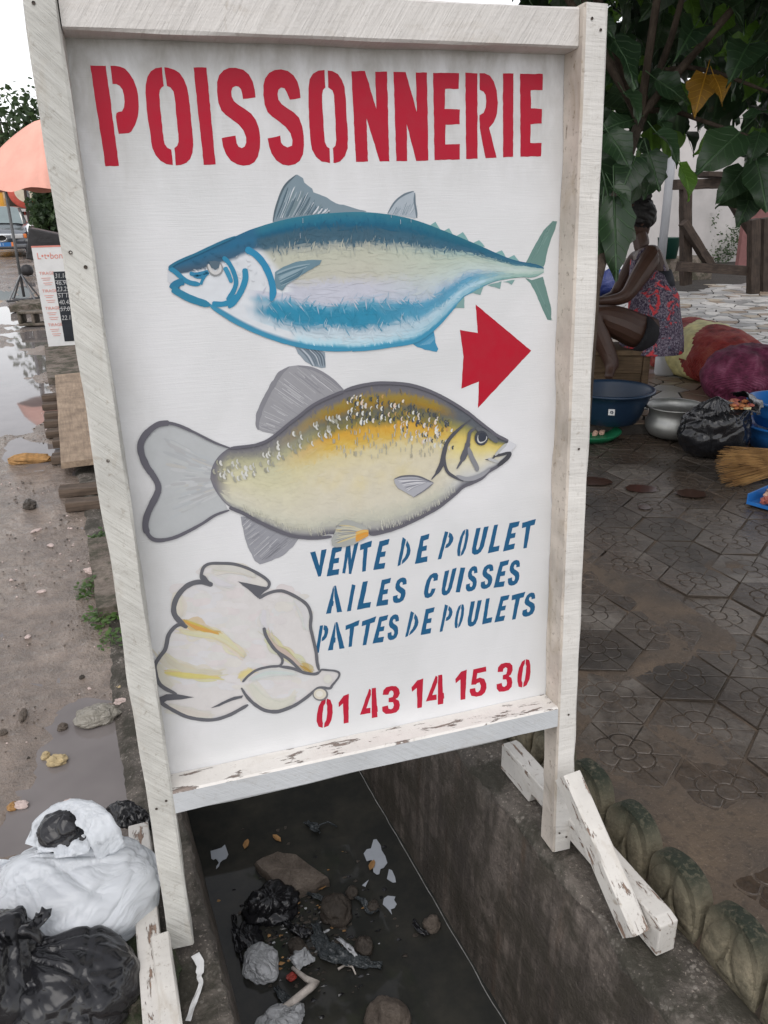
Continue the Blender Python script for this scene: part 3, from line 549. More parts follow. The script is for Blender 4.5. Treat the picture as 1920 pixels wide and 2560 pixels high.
for i in range(90):
    q = rnd.random(); x = 860+680*q; y = 1185+195*math.sin(q*1.5)+rnd.uniform(-75, -25); a.stroke(T('E', [(x, y), (x+8, y+36)]), rnd.uniform(.0016, .003), rnd.choice(['d9d6c4', 'c9c8b8', 'b4b4a6']), 0)
    x = 430+620*q; y = 1400-290*q*q+rnd.uniform(-85, -20); a.stroke(T('F', [(x, y), (x+6, y+34)]), rnd.uniform(.0018, .0036), rnd.choice(['d5d4c6', 'c4c5b8', 'dad9cd']), 0)
for L, wd, k in [([(770,688),(650,645),(500,570),(400,524),(330,499),(270,491),(200,504),(132,553),(85,612),(66,670),(76,740),(114,829),(163,899),(198,960),(205,1010),(188,1061),(153,1131),(118,1210),(104,1290),(120,1350),(162,1397),(230,1407),(330,1386),(430,1341),(550,1276),(650,1211),(760,1172)], [.004, .005, .009, .0105, .0105, .0095, .0105, .01, .007, .006, .005], 'E'),
    ([(770,686),(870,676),(970,661),(1060,626),(1150,561),(1220,501),(1300,441),(1400,361),(1500,306),(1600,263),(1650,243)], .005, 'E'), ([(133,250),(250,215),(400,190),(570,192),(700,210),(850,260),(1000,335),(1150,430),(1250,510),(1340,580),(1400,625),(1490,668)], .0055, 'F'),
    ([(760,1150),(800,1167),(870,1197),(950,1242),(1050,1292),(1150,1337),(1250,1372),(1350,1388),(1450,1390),(1560,1378)], .006, 'E'), ([(340,1442),(400,1436),(500,1412),(600,1378),(700,1333),(800,1283),(900,1228),(980,1168),(1060,1102),(1120,1048),(1190,1018),(1270,978),(1330,922),(1400,880),(1470,822),(1510,760)], [.0065, .0065, .006, .006, .006, .006], 'F')]:
    a.stroke(T(k, L), wd, GO, 6, (.06, .06))
a.poly(T('F', [(1500,668),(1440,728),(1408,780),(1450,774),(1515,755),(1560,700)]), 'cfd0d4')
a.stroke(T('F', [(1490,668),(1440,720),(1400,775),(1350,820),(1300,822)]), .0035, '55565c'); a.stroke(T('F', [(1365,795),(1420,785),(1460,775),(1510,760)]), .0055, '4a4b50'); a.stroke(T('F', [(1478,690),(1430,735),(1380,790)]), .006, 'b5b7b6')
a.stroke(T('F', [(1510,760),(1480,810),(1400,878)]), .009, '47484e'); a.stroke(T('F', [(1320,815),(1370,830),(1410,845)]), .005, 'b9babb')
for L, wd, c in [([(1182,490),(1110,545),(1030,620),(980,690),(955,780),(938,860),(900,930),(853,988)], [.004, .006, .007, .008, .009, .01, .009, .006], '53545b'), ([(968,760),(962,840),(985,920),(1040,965),(1120,1002)], .0055, '55565d'), ([(1215,565),(1172,600),(1160,660),(1145,730),(1110,820),(1063,900)], [.008, .007, .007, .01, .012, .007], '5f6068'), ([(1160,720),(1185,800),(1225,880),(1235,920)], .009, '85868a'), ([(1060,955),(1150,985),(1250,960),(1340,900)], .008, '9a9ba0'), ([(1220,560),(1300,600),(1370,650),(1400,680)], .01, '63666a')]:
    a.stroke(T('F', L), wd, c, 6)
def disc(k, cx, cy, rx, ry, c, n=20): a.poly(T(k, [(cx+rx*math.cos(2*math.pi*i/n), cy+ry*math.sin(2*math.pi*i/n)) for i in range(n)]), c)
disc('F', 1266, 645, 56, 62, '44474f'); a.stroke(T('F', [(1240,620),(1238,660),(1255,682),(1285,675),(1308,650),(1310,630)]), .0025, 'c9c9c6', 5); disc('F', 1274, 637, 34, 38, '3b3f49')
a.poly(T('F', [(545,985),(600,965),(680,958),(760,968),(830,990),(875,1015),(830,1050),(760,1100),(705,1135),(640,1095),(575,1060),(548,1015)]), 'aaabb1', .0005)
for i in range(26):
    q = rnd.random(); a.stroke(T('F', [(860-40*q, 1012), (740-30*q, 985+70*q), (570+90*q, 990+100*q)]), .0022, rnd.choice(['8b8c94', 'bcbdc2', '9c9da4', 'cfcfd2']), 3)
a.stroke(T('F', [(545,985),(600,965),(680,958),(760,968),(870,1015)]), .0032, '66676e'); a.stroke(T('F', [(870,1018),(800,1075),(705,1135)]), .0022, '77787f')
a.poly(T('F', [(70,1380),(100,1340),(140,1320),(200,1330),(270,1360),(330,1400),(335,1450),(280,1490),(210,1530),(130,1545),(60,1550),(30,1530),(25,1490),(50,1430)]), 'a7a9a4', .0006)
for i in range(60):
    q = rnd.random(); r = rnd.random(); a.stroke(T('F', [(325-30*r, 1430), (230-60*r, 1380+90*q), (110-60*r, 1365+150*q)]), .0026, rnd.choice(['8c8e8d', 'b9baae', 'c3bfa9', '9a9b98', 'c9b98a']), 3)
for i in range(24): q = rnd.random(); a.stroke(T('F', [(332, 1410+40*q), (290, 1410+60*q), (225, 1425+80*q)]), .0032, rnd.choice(['d8963a', 'cf9a4e', 'd8b46a']), 3)
a.build('painted_carp', 'painted golden carp facing right')
# --- plucked chicken
a = Art(); CG = '66676c'
a.poly(T('G', [(545,265),(455,200),(470,120),(540,90),(720,97),(880,155),(990,240),(950,310),(910,362),(1060,308),(1230,368),(1325,480),(1330,600),(1375,830),(1400,945),(1550,965),(1490,1080),(1400,1085),(1290,1160),(1100,1258),(960,1258),(850,1190),(680,1290),(500,1332),(300,1290),(120,1170),(160,1130),(250,1130),(110,1030),(85,900),(170,770),(200,650),(290,575),(240,480),(250,380),(340,270),(420,242)]), 'd3d0ce')
for i in range(330):
    x = rnd.uniform(120, 1330); y = rnd.uniform(110, 1260)
    inside = (x > 480 and y < 330 and x < 940 and y > 110+.25*(x-480)) or (x > 270 and y > 290 and y < 560 and x < 1280) or (y > 560 and y < 1080 and x > 190-.25*(y-560) and x < 1000) or (x > 830 and x < 1280 and y > 960 and y < 1210-abs(x-1000)*.25)
    if not inside: continue
    c = rnd.choice(['d4d1cf', 'd3cfce', 'd4d1cb', 'd2d1ce', 'd6d3d2', 'd4cecd', 'd1d1d0', 'd3d2d3'])
    a.stroke(T('G', [(x-70, y+rnd.uniform(-15, 15)), (x, y), (x+75, y+rnd.uniform(-20, 25))]), rnd.uniform(.008, .02), c, 4)
order = []
for L, wd, cs in [([(120,900),(140,1000),(220,1060)], .03, ['cdcab8', 'd0cdbd']), ([(260,330),(270,430),(300,500)], .03, ['cfcabb', 'd2ccc0']), ([(850,1060),(950,1180),(1080,1220),(1200,1160)], .03, ['c9c9bd', 'cdccc0']), ([(200,1230),(350,1280),(520,1300)], .02, ['cdcac2', 'c9c7be']), ([(560,130),(720,130),(880,190)], .02, ['cfccc2', 'cac8bd']), ([(320,545),(400,590),(500,625),(600,650)], .022, ['bf9a52', 'c5a561', 'cdb079']), ([(290,620),(400,645),(520,655),(620,690),(720,760),(800,830)], .016, ['d0c9a0', 'd5cdb0', 'cfc49a']), ([(160,960),(300,975),(450,990),(600,1000)], .016, ['cfc48d', 'd0c7a0', 'c9b67c']), ([(150,800),(220,880),(350,935),(480,950),(610,960)], .018, ['c3c1a6', 'c8c5ae', 'c9c6b2']),
    ([(975,640),(1040,740),(1130,800),(1230,890),(1310,950)], .016, ['bdb991', 'b3ad7f', 'c4c1a2']), ([(1240,900),(1290,930),(1330,955)], .014, ['a58a4a', 'b3955a']), ([(760,1000),(800,970),(860,945)], .014, ['d6c78c']), ([(540,190),(600,240),(700,270)], .018, ['cccdcf', 'cfd0d1']), ([(960,460),(950,540),(975,600)], .014, ['cbccce', 'cecfd0']), ([(850,1010),(1000,960),(1200,970)], .02, ['c3c8c8', 'c9cdcb']), ([(1200,380),(1280,470),(1290,600)], .02, ['c6cbc6', 'cccfcc'])]:
    for i in range(26):
        k = rnd.random(); o = [(x+rnd.gauss(0, 30)*k, y+rnd.gauss(0, 24)*k) for x, y in L]; cc_ = tuple(int(int(rnd.choice(cs)[j:j+2], 16)*(1-k*.75)+v*k*.75) for j, v in ((0, 0xd5), (2, 0xd1), (4, 0xca)))
        order.append((k, o, wd*rnd.uniform(.25, .7), '%02x%02x%02x' % cc_))
for k, o, wd, c in sorted(order, key=lambda q: -q[0]): a.stroke(T('G', o), wd, c, 5, (.5, .6))
for L, wd in [([(545,265),(500,240),(458,205),(462,150),(482,112),(530,90),(620,88),(720,95),(820,125),(900,165),(970,210),(998,245),(988,280),(945,312),(905,362)], .0055), ([(545,262),(480,240),(410,240),(340,270),(280,330),(245,400),(237,470),(262,525),(330,590)], .009), ([(345,600),(290,575),(240,600),(195,660),(180,730),(165,780),(120,840),(87,900),(92,960),(112,1030),(160,1080),(260,1130)], .007),
    ([(118,1168),(150,1208),(250,1268),(350,1313),(480,1335),(580,1330),(680,1297),(760,1255),(830,1215)], .007), ([(915,368),(980,330),(1060,308),(1130,316),(1230,366),(1300,422),(1330,500),(1326,590),(1345,680),(1370,790),(1380,880),(1395,942)], .006), ([(955,600),(970,660),(1010,730),(1060,790),(1150,850),(1210,905),(1262,960)], .006), ([(1060,790),(1103,855),(1082,903),(1000,912),(900,937),(830,985),(785,1035)], .005),
    ([(1070,908),(1180,925),(1280,960),(1360,970),(1400,952),(1415,936),(1470,940),(1520,945),(1555,962),(1548,1000),(1500,1060),(1480,1084),(1400,1080),(1350,1110),(1290,1160),(1200,1220),(1100,1260),(1040,1270),(960,1258),(880,1210),(820,1150),(775,1080)], [.006, .006, .004, .004, .004, .005, .006, .007, .008, .007, .006])]:
    a.stroke(T('G', L), wd, CG, 6, (.05, .08))
for P in [[(745,230),(960,275),(992,280),(905,362),(830,295)], [(112,1160),(180,1130),(260,1130),(400,1155),(300,1172),(180,1182),(150,1202)], [(530,1242),(650,1180),(720,1150),(790,1140),(780,1162),(700,1182),(600,1226)], [(455,170),(490,190),(548,268),(500,255),(410,252),(460,220)], [(240,600),(300,560),(345,605),(290,585)]]: a.poly(T('G', P), '5f6066', .0004)
disc('G', 1405, 1132, 62, 52, '77777a'); disc('G', 1402, 1130, 50, 42, 'd3cdbd'); disc('G', 1398, 1128, 28, 24, 'dcd9d0'); disc('G', 1465, 1010, 34, 36, 'd3d2ca')
a.build('painted_chicken', 'painted plucked chicken')
# ================================================================ setting
K = -.085                                         # the drain runs along (K, 1)
def xl(y): return .080+K*y                         # left rim of the drain
def xr(y): return .790+K*y                         # right rim
def xe(y): return .925+K*y                         # foot of the scalloped edging
WZ = -.60
def project(p):
    d = Vector(p)-CAM; k = d.dot(FW)
    if k < .05: return None
    return (960+1979.1*d.dot(RT)/k, 1280-1979.1*d.dot(UP)/k)
def inframe(p, m=60):
    q = project(p); return q is not None and -m < q[0] < 1920+m and -m < q[1] < 2560+m
# --- materials
t = NT('wet_mud'); co = t.coord(kind='World')
n1 = t.noise(co, 1.6, 5, .6, .3); n2 = t.noise(co, 14, 6, .65); n3 = t.noise(co, 90, 4, .7)
c = t.ramp(n1, [(.3, (.18, .142, .116)), (.5, (.255, .202, .163)), (.68, (.335, .27, .22))])
c = t.mix(t.ramp(n2, [(.3, .55), (.6, 0)]), c, (.075, .062, .054)); c = t.mix(t.ramp(n3, [(.62, 0), (.72, .55)]), c, (.30, .265, .235))
rg = t.ramp(t.noise(co, .9, 4, .6), [(.44, .11), (.66, .45)])
M['mud'] = t.fin(c, rg, t.bump(n3, .7, .008, t.bump(n2, .7, .03)), .5)
t = NT('puddle_water'); co = t.coord(kind='World'); n = t.noise(co, 5, 3)
c = t.ramp(n, [(.3, (.17, .152, .146)), (.7, (.22, .198, .19))])
M['puddle'] = t.fin(c, .03, t.bump(t.noise(co, 3, 2), .02, .01), .6, IOR=1.36)
t = NT('yard_dirt'); co = t.coord(kind='World'); n1 = t.noise(co, 3, 5, .6, .4); n2 = t.noise(co, 40, 5, .7); n3 = t.noise(co, 160, 3, .7)
c = t.ramp(n1, [(.3, (.045, .037, .03)), (.55, (.10, .074, .053)), (.72, (.15, .108, .072))])
c = t.mix(t.ramp(n3, [(.6, 0), (.7, .6)]), c, (.22, .18, .14)); c = t.mix(t.ramp(n2, [(.3, .6), (.5, 0)]), c, (.03, .026, .022))
M['dirt'] = t.fin(c, t.ramp(n1, [(.35, .45), (.6, .85)]), t.bump(n2, .5, .01, t.bump(n3, .5, .004)), .4)
def concrete(name, a, b, moss=None, spk=.5, rough=.85, sc=1.0, streak=False, kind='World', mossz=None, agg=False):
    t = NT(name); co = t.coord(kind=kind); n1 = t.noise(co, 4*sc, 5, .65, .4); n2 = t.noise(co, 45*sc, 5, .7); n3 = t.noise(co, 130*sc, 3, .8)
    c = t.ramp(n1, [(.32, a), (.66, b)]); c = t.mix(t.ramp(n2, [(.3, .55), (.52, 0)]), c, tuple(v*.35 for v in a))
    c = t.mix(t.ramp(n3, [(.60, 0), (.66, spk)]), c, tuple(min(1, v*2.2) for v in b))
    if agg:
        v = t.n('TexVoronoi', i_Scale=85, i_Randomness=1.0); t.l(co, v.inputs['Vector']); k = t.math('MULTIPLY', t.ramp(v.outputs['Distance'], [(.30, 1), (.42, 0)]), t.ramp(t.noise(co, 6, 4, .7), [(.46, 0), (.56, 1)]))
        c = t.mix(t.math('MULTIPLY', k, .8), c, t.ramp(t.noise(co, 60, 2), [(.35, (.08, .07, .06)), (.65, (.34, .31, .27))]))
    if streak:
        st = t.noise(t.coord((30, 30, 2.2), kind), 1, 4, .6); c = t.mix(t.ramp(st, [(.42, .6), (.62, 0)]), c, (.04, .035, .03))
        s2 = t.noise(t.coord((16, 16, 1.5), kind), 1, 4, .6, .3); c = t.mix(t.ramp(s2, [(.58, 0), (.74, .55)]), c, (.10, .062, .038))
    if moss:
        mm = t.ramp(t.noise(co, 9*sc, 5, .7, .3), [(.44, 0), (.58, .85)])
        if mossz:
            g = t.n('NewGeometry'); x = t.n('SeparateXYZ'); t.l(g.outputs['Position'], x.inputs[0]); mr = t.n('MapRange', i_1=mossz[0], i_2=mossz[1]); t.l(x.outputs[2], mr.inputs[0])
            mm = t.math('MAXIMUM', t.math('MULTIPLY', mr.outputs[0], t.ramp(n2, [(.25, .25), (.5, 1)])), t.math('MULTIPLY', mm, .35))
        c = t.mix(mm, c, moss)
    return t.fin(c, rough, t.bump(n3, .5, .004, t.bump(n2, .6, .01)), .35)
M['drain'] = concrete('drain_concrete', (.12, .103, .088), (.25, .21, .178), (.075, .066, .052), .4, .5, streak=True)
M['ledge'] = concrete('rough_ledge_concrete', (.06, .053, .045), (.17, .147, .125), (.036, .034, .024), .95, .8, agg=True)
M['edging'] = concrete('mossy_cast_concrete', (.17, .148, .10), (.29, .252, .175), (.02, .026, .016), .3, .8, 2.0, mossz=(.055, .12))
M['slab'] = concrete('slab_concrete', (.13, .105, .085), (.24, .20, .165), (.05, .05, .03), .4)
t = NT('paver_concrete'); co = t.coord(kind='World'); oi = t.n('ObjectInfo'); n1 = t.noise(co, 3.2, 5, .65, .4); n2 = t.noise(co, 40, 5, .7); n3 = t.noise(co, 120, 3, .8); n4 = t.noise(co, 1.3, 4, .6)
c = t.ramp(t.math('ADD', t.math('MULTIPLY', n1, .75), t.math('MULTIPLY', oi.outputs['Random'], .25)), [(.34, (.03, .024, .019)), (.54, (.074, .062, .051)), (.70, (.16, .142, .122))])
c = t.mix(t.ramp(n2, [(.28, .6), (.5, 0)]), c, (.022, .02, .018)); c = t.mix(t.ramp(n3, [(.6, 0), (.7, .35)]), c, (.22, .21, .195)); c = t.mix(t.ramp(n4, [(.42, 0), (.62, .8)]), c, t.ramp(n2, [(.3, (.036, .026, .019)), (.7, (.082, .057, .039))]))
M['paver'] = t.fin(c, t.ramp(n4, [(.35, .42), (.6, .17)]), t.bump(n3, .4, .003, t.bump(n2, .4, .006)), .4)
M['paver_groove'] = concrete('paver_groove', (.03, .024, .018), (.085, .064, .046), None, .2, .8)
t = NT('drain_water'); co = t.coord(kind='World')
c = t.ramp(t.noise(co, 7, 5, .7), [(.4, (.028, .029, .027)), (.75, (.05, .048, .04))])
M['drainwater'] = t.fin(c, .035, t.bump(t.noise(co, 5, 2), .03, .01), .5, IOR=1.33)
def marble(name, c): 
    t = NT(name); co = t.coord(kind='World'); n = t.noise(co, 9, 6, .7, .8); n2 = t.noise(co, 2.2, 4, .6)
    cc = t.ramp(n, [(.3, tuple(v*.72 for v in c)), (.65, c)]); cc = t.mix(t.ramp(n2, [(.35, .5), (.6, 0)]), cc, tuple(v*.45 for v in c))
    return t.fin(cc, .38, t.bump(n, .08, .003), .5)
MARB = [marble('tile_'+n, c) for n, c in (('white', (.66, .64, .60)), ('grey', (.33, .33, .32)), ('cream', (.46, .39, .30)), ('tan', (.32, .24, .17)), ('pale', (.52, .51, .49)))]
M['mortar'] = concrete('mortar', (.032, .028, .024), (.06, .052, .045), None, .2)
def wood(name, a, b, rough=.8, sc=(2, 26, 26)):
    t = NT(name); g = t.noise(t.coord(sc), 3, 6, .65, .6); n = t.noise(t.coord(), 9, 4)
    c = t.ramp(g, [(.3, a), (.7, b)]); c = t.mix(t.ramp(n, [(.35, .5), (.6, 0)]), c, tuple(v*.5 for v in a))
    return t.fin(c, rough, t.bump(g, .5, .004), .3)
M['plank'] = wood('weathered_plank', (.26, .19, .135), (.46, .35, .25)); M['dark_plank'] = wood('dark_wet_plank', (.06, .044, .033), (.17, .125, .093))
M['stool'] = wood('stool_wood', (.07, .045, .025), (.17, .115, .066)); M['frame_wood'] = wood('old_frame_wood', (.03, .022, .018), (.085, .062, .048))

# --- muddy roadside with puddles
PUD = [(-.17, .62, .17, .27), (-.30, .40, .16, .14), (-.95, 5.2, .55, .8), (-.62, 3.75, .20, .30), (-1.6, 6.6, .8, 1.0), (-.72, 4.45, .16, .22), (-2.6, 9.5, 1.3, 1.5), (-1.0, 7.1, .25, .6), (-2.2, 13.5, .8, 1.4), (-1.05, 6.1, .35, .9), (-1.9, 8.3, .6, 1.3), (-.9, 8.6, .2, .7), (-1.4, 11.2, .4, 1.2)]
def mudz(x, y):
    d = min(1.0, .3+.12*max(0, y)); z = .010*fbm((x, y, 0), 1.7, 3)*(1+.5*d) + .006*nz((x, y, 0), 7, 1) - .010*max(0, nz((x*2.2, y*.35, 0), 2.4, 12)-.1) + .005*nz((x, y, 0), 24, 4) + (.003*abs(nz((x, y, 0), 60, 6)) if y < 4 else 0)
    for cx, cy, rx, ry in PUD:
        q = ((x-cx)/rx)**2+((y-cy)/ry)**2
        if q < 4: z -= .016*math.exp(-q*1.1)
    return z-.004
us = [0]; st = .018
while us[-1] < 90: us.append(us[-1]+st); st *= 1.045 if us[-1] < 2 else 1.16
ys = [-1.3]; st = .022
while ys[-1] < 500: ys.append(ys[-1]+st); st *= 1.0 if ys[-1] < 1.3 else (1.022 if ys[-1] < 12 else 1.12)
mb = MB(); n = len(us); vs = []
for y in ys:
    for u in us:
        x = xl(y)-.085-u*(1+max(0, y-30)*.02); f = min(1, 0+u/.05)
        vs.append((x, y, mudz(x, y) if y < 60 else -.004))
mb.add(vs, [(i*n+j, i*n+j+1, (i+1)*n+j+1, (i+1)*n+j) for i in range(len(ys)-1) for j in range(n-1)])
o = mb.build('muddy_ground', M['mud'], None, True); tag(o, kind='structure')
mb = MB(); mb.add([(-30, -1.2, -.0125), (xl(-1.2)-.1, -1.2, -.0125), (xl(30)-.1, 30, -.0125), (-30, 30, -.0125)], [(0, 1, 2, 3)]); tag(mb.build('puddle_water', M['puddle']), kind='structure')
# --- the yard on the right
EDG0 = .03
def tery(x): return 2.80-.33*(x-2.766)                # front edge of the tiled terrace
def yardz(x, y):
    d = x-xe(y)-.045
    z = -.0115+.0235*math.exp(-(max(0, d)/.17)**2)+.007*fbm((x, y, 0), 5, 8)+.002*nz((x, y, 0), 40, 2)
    z += .034*max(0, fbm((x, y, 0), 2.6, 21)-.08)*(1.2 if d < .9 else .35)-1.6*max(0, xe(y)+.034-x)
    return z
us = [-.034, -.015, 0]; st = .022
while us[-1] < 120: us.append(us[-1]+st); st *= 1.0 if us[-1] < 1.1 else 1.10
ys = [-1.3]; st = .03
while ys[-1] < 500: ys.append(ys[-1]+st); st *= 1.0 if ys[-1] < 2.2 else 1.10
mb = MB(); n = len(us)
mb.add([(xe(y)+.012+u, y, yardz(xe(y)+.012+u, y) if y < tery(xe(y)+u)+.1 else -.02) for y in ys for u in us], [(i*n+j, (i+1)*n+j, (i+1)*n+j+1, i*n+j+1) for i in range(len(ys)-1) for j in range(n-1)])
tag(mb.build('yard_ground', M['dirt'], None, True), kind='structure')
# --- drain: two rough walls, rims and the dark water
def wall(side):
    mb = MB(); ys = [-1.3+.024*i for i in range(int(4.6/.024))]; ys += [3.3+.5*i for i in range(1, 25)]
    prof = [(.115, -.012), (.09, 0), (.07, .002), (.05, .001), (.035, 0), (.022, .001), (.010, -.001), (.002, -.005), (0, -.014), (-.003, -.03), (-.008, -.06), (-.012, -.1), (-.018, -.15), (-.026, -.22), (-.036, -.3), (-.046, -.4), (-.054, -.5), (-.062, -.6), (-.066, -.7)] if side < 0 else \
           [(.15, -.02), (.125, -.004), (.10, 0), (.08, .001), (.06, 0), (.042, .001), (.026, 0), (.012, -.003), (.003, -.01), (0, -.022), (-.002, -.04), (-.004, -.07), (-.006, -.11), (-.009, -.16), (-.012, -.23), (-.016, -.31), (-.019, -.4), (-.022, -.5), (-.025, -.6), (-.027, -.7)]
    n = len(prof); vs = []; fs = []; mi = []
    for y in ys:
        for k, (o_, z) in enumerate(prof):
            e = .010*nz((y, k*.06, 0), 9, side*3+5)+.006*nz((y, k*.2, 0), 33, side+9)+.004*nz((y, k*.5, 0), 80, side+2); rim = 1.0 if -.03 < z and o_ < .03 else .45
            x = (xr(y)+o_ if side > 0 else xl(y)-o_) + e*1.5*rim*(1 if z > -.2 else .4)
            vs.append((x, y, z+(e*1.1*rim if z > -.02 else 0)-(.012*max(0, nz((y, 0, 0), 5, side+30)) if z > -.03 and o_ < .05 else 0)))
    for i in range(len(ys)-1):
        for k in range(n-1):
            f = (i*n+k, i*n+k+1, (i+1)*n+k+1, (i+1)*n+k); fs.append(f if side < 0 else f[::-1]); mi.append(0 if k < 9 else 1)
    mb.v = vs; mb.f = fs; mb.m = mi
    return tag(mb.build('drain_wall', [M['ledge'], M['drain']], None, True), kind='structure')
wall(-1); wall(1)
mb = MB(); mb.add([(xl(-1.3)+.02, -1.3, WZ), (xr(-1.3)+.02, -1.3, WZ), (xr(14)+.02, 14, WZ), (xl(14)+.02, 14, WZ)], [(0, 1, 2, 3)]); tag(mb.build('drain_water', M['drainwater']), kind='structure')
mb = MB(); mb.box((.2, 14.2, -.4), (2, .2, .9)); tag(mb.build('drain_end', M['drain']), kind='structure')
mb = MB(); mb.tube([(xr(y)-.033+.004*nz((y, 0, 0), 9, 3)+.002*nz((y, 0, 0), 40, 5), y, WZ+.001) for y in [-.5+.03*i for i in range(80)]], .0011, 5); tag(mb.build('waterline_glint', simple('painted_glint', (.32, .32, .31), .4, .5, 30)), kind='structure')  # thin pale tube imitating the bright reflection along the waterline
# --- concrete slab and boards laid across the drain
def rough_slab(name, corners, z0, th, mat, seed, amp=.006, parent=None):
    mb = MB(); a, b, c, d = [Vector((p[0], p[1], 0)) for p in corners]; N = 10
    def pt(i, j): s, t_ = i/N, j/N; return a*(1-s)*(1-t_)+b*s*(1-t_)+c*s*t_+d*(1-s)*t_
    vs = []; 
    for z in (z0+th, z0):
        for i in range(N+1):
            for j in range(N+1):
                p = pt(i, j); e = amp*fbm((p.x, p.y, z), 14, seed); edge = i in (0, N) or j in (0, N)
                vs.append((p.x+(amp*1.3*nz((p.x, p.y, z), 20, seed) if edge else 0), p.y+(amp*1.3*nz((p.y, p.x, z), 20, seed+4) if edge else 0), z+e*(1 if z > z0 else .5)-(.004 if edge and z > z0 else 0)))
    m = N+1; q = m*m; fs = []
    for i in range(N):
        for j in range(N):
            fs.append((i*m+j, (i+1)*m+j, (i+1)*m+j+1, i*m+j+1)); fs.append((q+i*m+j, q+i*m+j+1, q+(i+1)*m+j+1, q+(i+1)*m+j))
    ring = [(i, 0) for i in range(N)]+[(N, j) for j in range(N)]+[(N-i, N) for i in range(N)]+[(0, N-j) for j in range(N)]
    for k in range(len(ring)):
        i, j = ring[k]; i2, j2 = ring[(k+1) % len(ring)]; fs.append((i*m+j, q+i*m+j, q+i2*m+j2, i2*m+j2))
    mb.add(vs, fs); return mb.build(name, mat, parent)
tag(rough_slab('cover_slab', [(-.155, 1.44), (.84, 1.42), (.80, 2.12), (-.205, 2.10)], -.005, .055, M['slab'], 3), 'rough grey concrete slab laid over the drain behind the sign', 'slab')
tag(rough_slab('cover_slab', [(-.62, 5.75), (.4, 5.75), (.4, 7.5), (-.78, 7.6)], -.01, .05, M['slab'], 5, .01), 'long cracked concrete slab over the drain in front of the lottery board', 'slab')
def board(p0, p1, w, h, mat, label, seed, group=None, up=(0, 0, 1)):
    o = beam('wooden_board', p0, p1, w, h, mat, None, up=up, seed=seed, seg=10, amp=.003); tag(o, label, 'board', group); return o
G1 = 'short boards laid across the drain'
ordn = ['nearest', 'second nearest', 'third nearest', 'fourth nearest', 'fifth nearest', 'sixth nearest', 'seventh nearest', 'eighth nearest', 'ninth nearest']
for i, (x, y, dy) in enumerate([(-.245, 2.62, .08), (-.285, 2.84, .10), (-.36, 3.44, .11), (-.375, 3.78, .09), (-.43, 4.02, .10), (-.46, 4.28, .09), (-.475, 4.52, .09), (-.51, 4.80, .10), (-.535, 5.10, .10)]):
    board((x-.075, y, .022), (x+1.1, y-.05, .022), dy*.9, .042, M['dark_plank'], ordn[i]+' of the dark boards laid across the drain', i*1.7, G1)
board((-.215, 3.16, .062), (-.40, 5.68, .064), .30, .032, M['plank'], 'long pale plank lying on top of the dark boards', 3.9)
# --- hexagonal flower pavers
mbp = MB()
def plate(poly, z0, z1, b=.0022, mi=0):
    cx = sum(p[0] for p in poly)/len(poly); cy = sum(p[1] for p in poly)/len(poly); n = len(poly)
    ins = []
    for x, y in poly:
        d = math.hypot(x-cx, y-cy) or 1; ins.append((x-(x-cx)/d*b, y-(y-cy)/d*b))
    vs = [(x, y, z0) for x, y in poly]+[(x, y, z1-b*.8) for x, y in poly]+[(x, y, z1) for x, y in ins]
    fs = [(i, (i+1) % n, n+(i+1) % n, n+i) for i in range(n)]+[(n+i, n+(i+1) % n, 2*n+(i+1) % n, 2*n+i) for i in range(n)]+[tuple(range(2*n, 3*n))]
    mbp.add(vs, fs, mi)
HS = .252; RV = HS/math.sqrt(3)-.004; g = .0022; P2 = lambda r, a: (r*math.cos(a), r*math.sin(a))
hexp = [P2(RV, math.pi/3*k) for k in range(6)]
mbp.add([(x, y, -.05) for x, y in hexp]+[(x, y, -.0034) for x, y in hexp], [(i, (i+1) % 6, 6+(i+1) % 6, 6+i) for i in range(6)]+[(6, 7, 8, 9, 10, 11)], 1)
plate([P2(.026, 2*math.pi*k/16) for k in range(16)], -.0034, 0)
for k in range(6):
    a0 = math.pi/3*k; da = lambda r: g/r
    pet = [P2(.031, a0+da(.031)+(math.pi/3-2*da(.031))*i/3) for i in range(4)]
    rad = lambda s: .062+.013*math.sin(math.pi*s)**.6
    outer = [P2(rad(s), a0+da(.06)+(math.pi/3-2*da(.06))*s) for s in [1-i/8 for i in range(9)]]
    plate(pet+outer, -.0034, 0)
    inn = [P2(rad(s)+.005, a0+da(.068)+(math.pi/3-2*da(.068))*s) for s in [i/8 for i in range(9)]]
    v0 = P2(RV-.001, a0+g/RV); v1 = P2(RV-.001, a0+math.pi/3-g/RV)
    for lo, hi in ((0, 4), (4, 8)):
        md = ((v0[0]+v1[0])/2, (v0[1]+v1[1])/2)
        plate(inn[lo:hi+1]+([md, v0] if lo == 0 else [v1, md]), -.0034, 0, .0018)
pav = tag(empty('pavement', (1.305, .044, 0)), kind='structure')
proto = mbp.build('paver', [M['paver'], M['paver_groove']], pav); first = True
A1 = R(6.5); va = Vector((math.cos(A1), math.sin(A1)))*HS*1.015; vb = Vector((math.cos(A1+math.pi/3), math.sin(A1+math.pi/3)))*HS*1.005; npv = 0
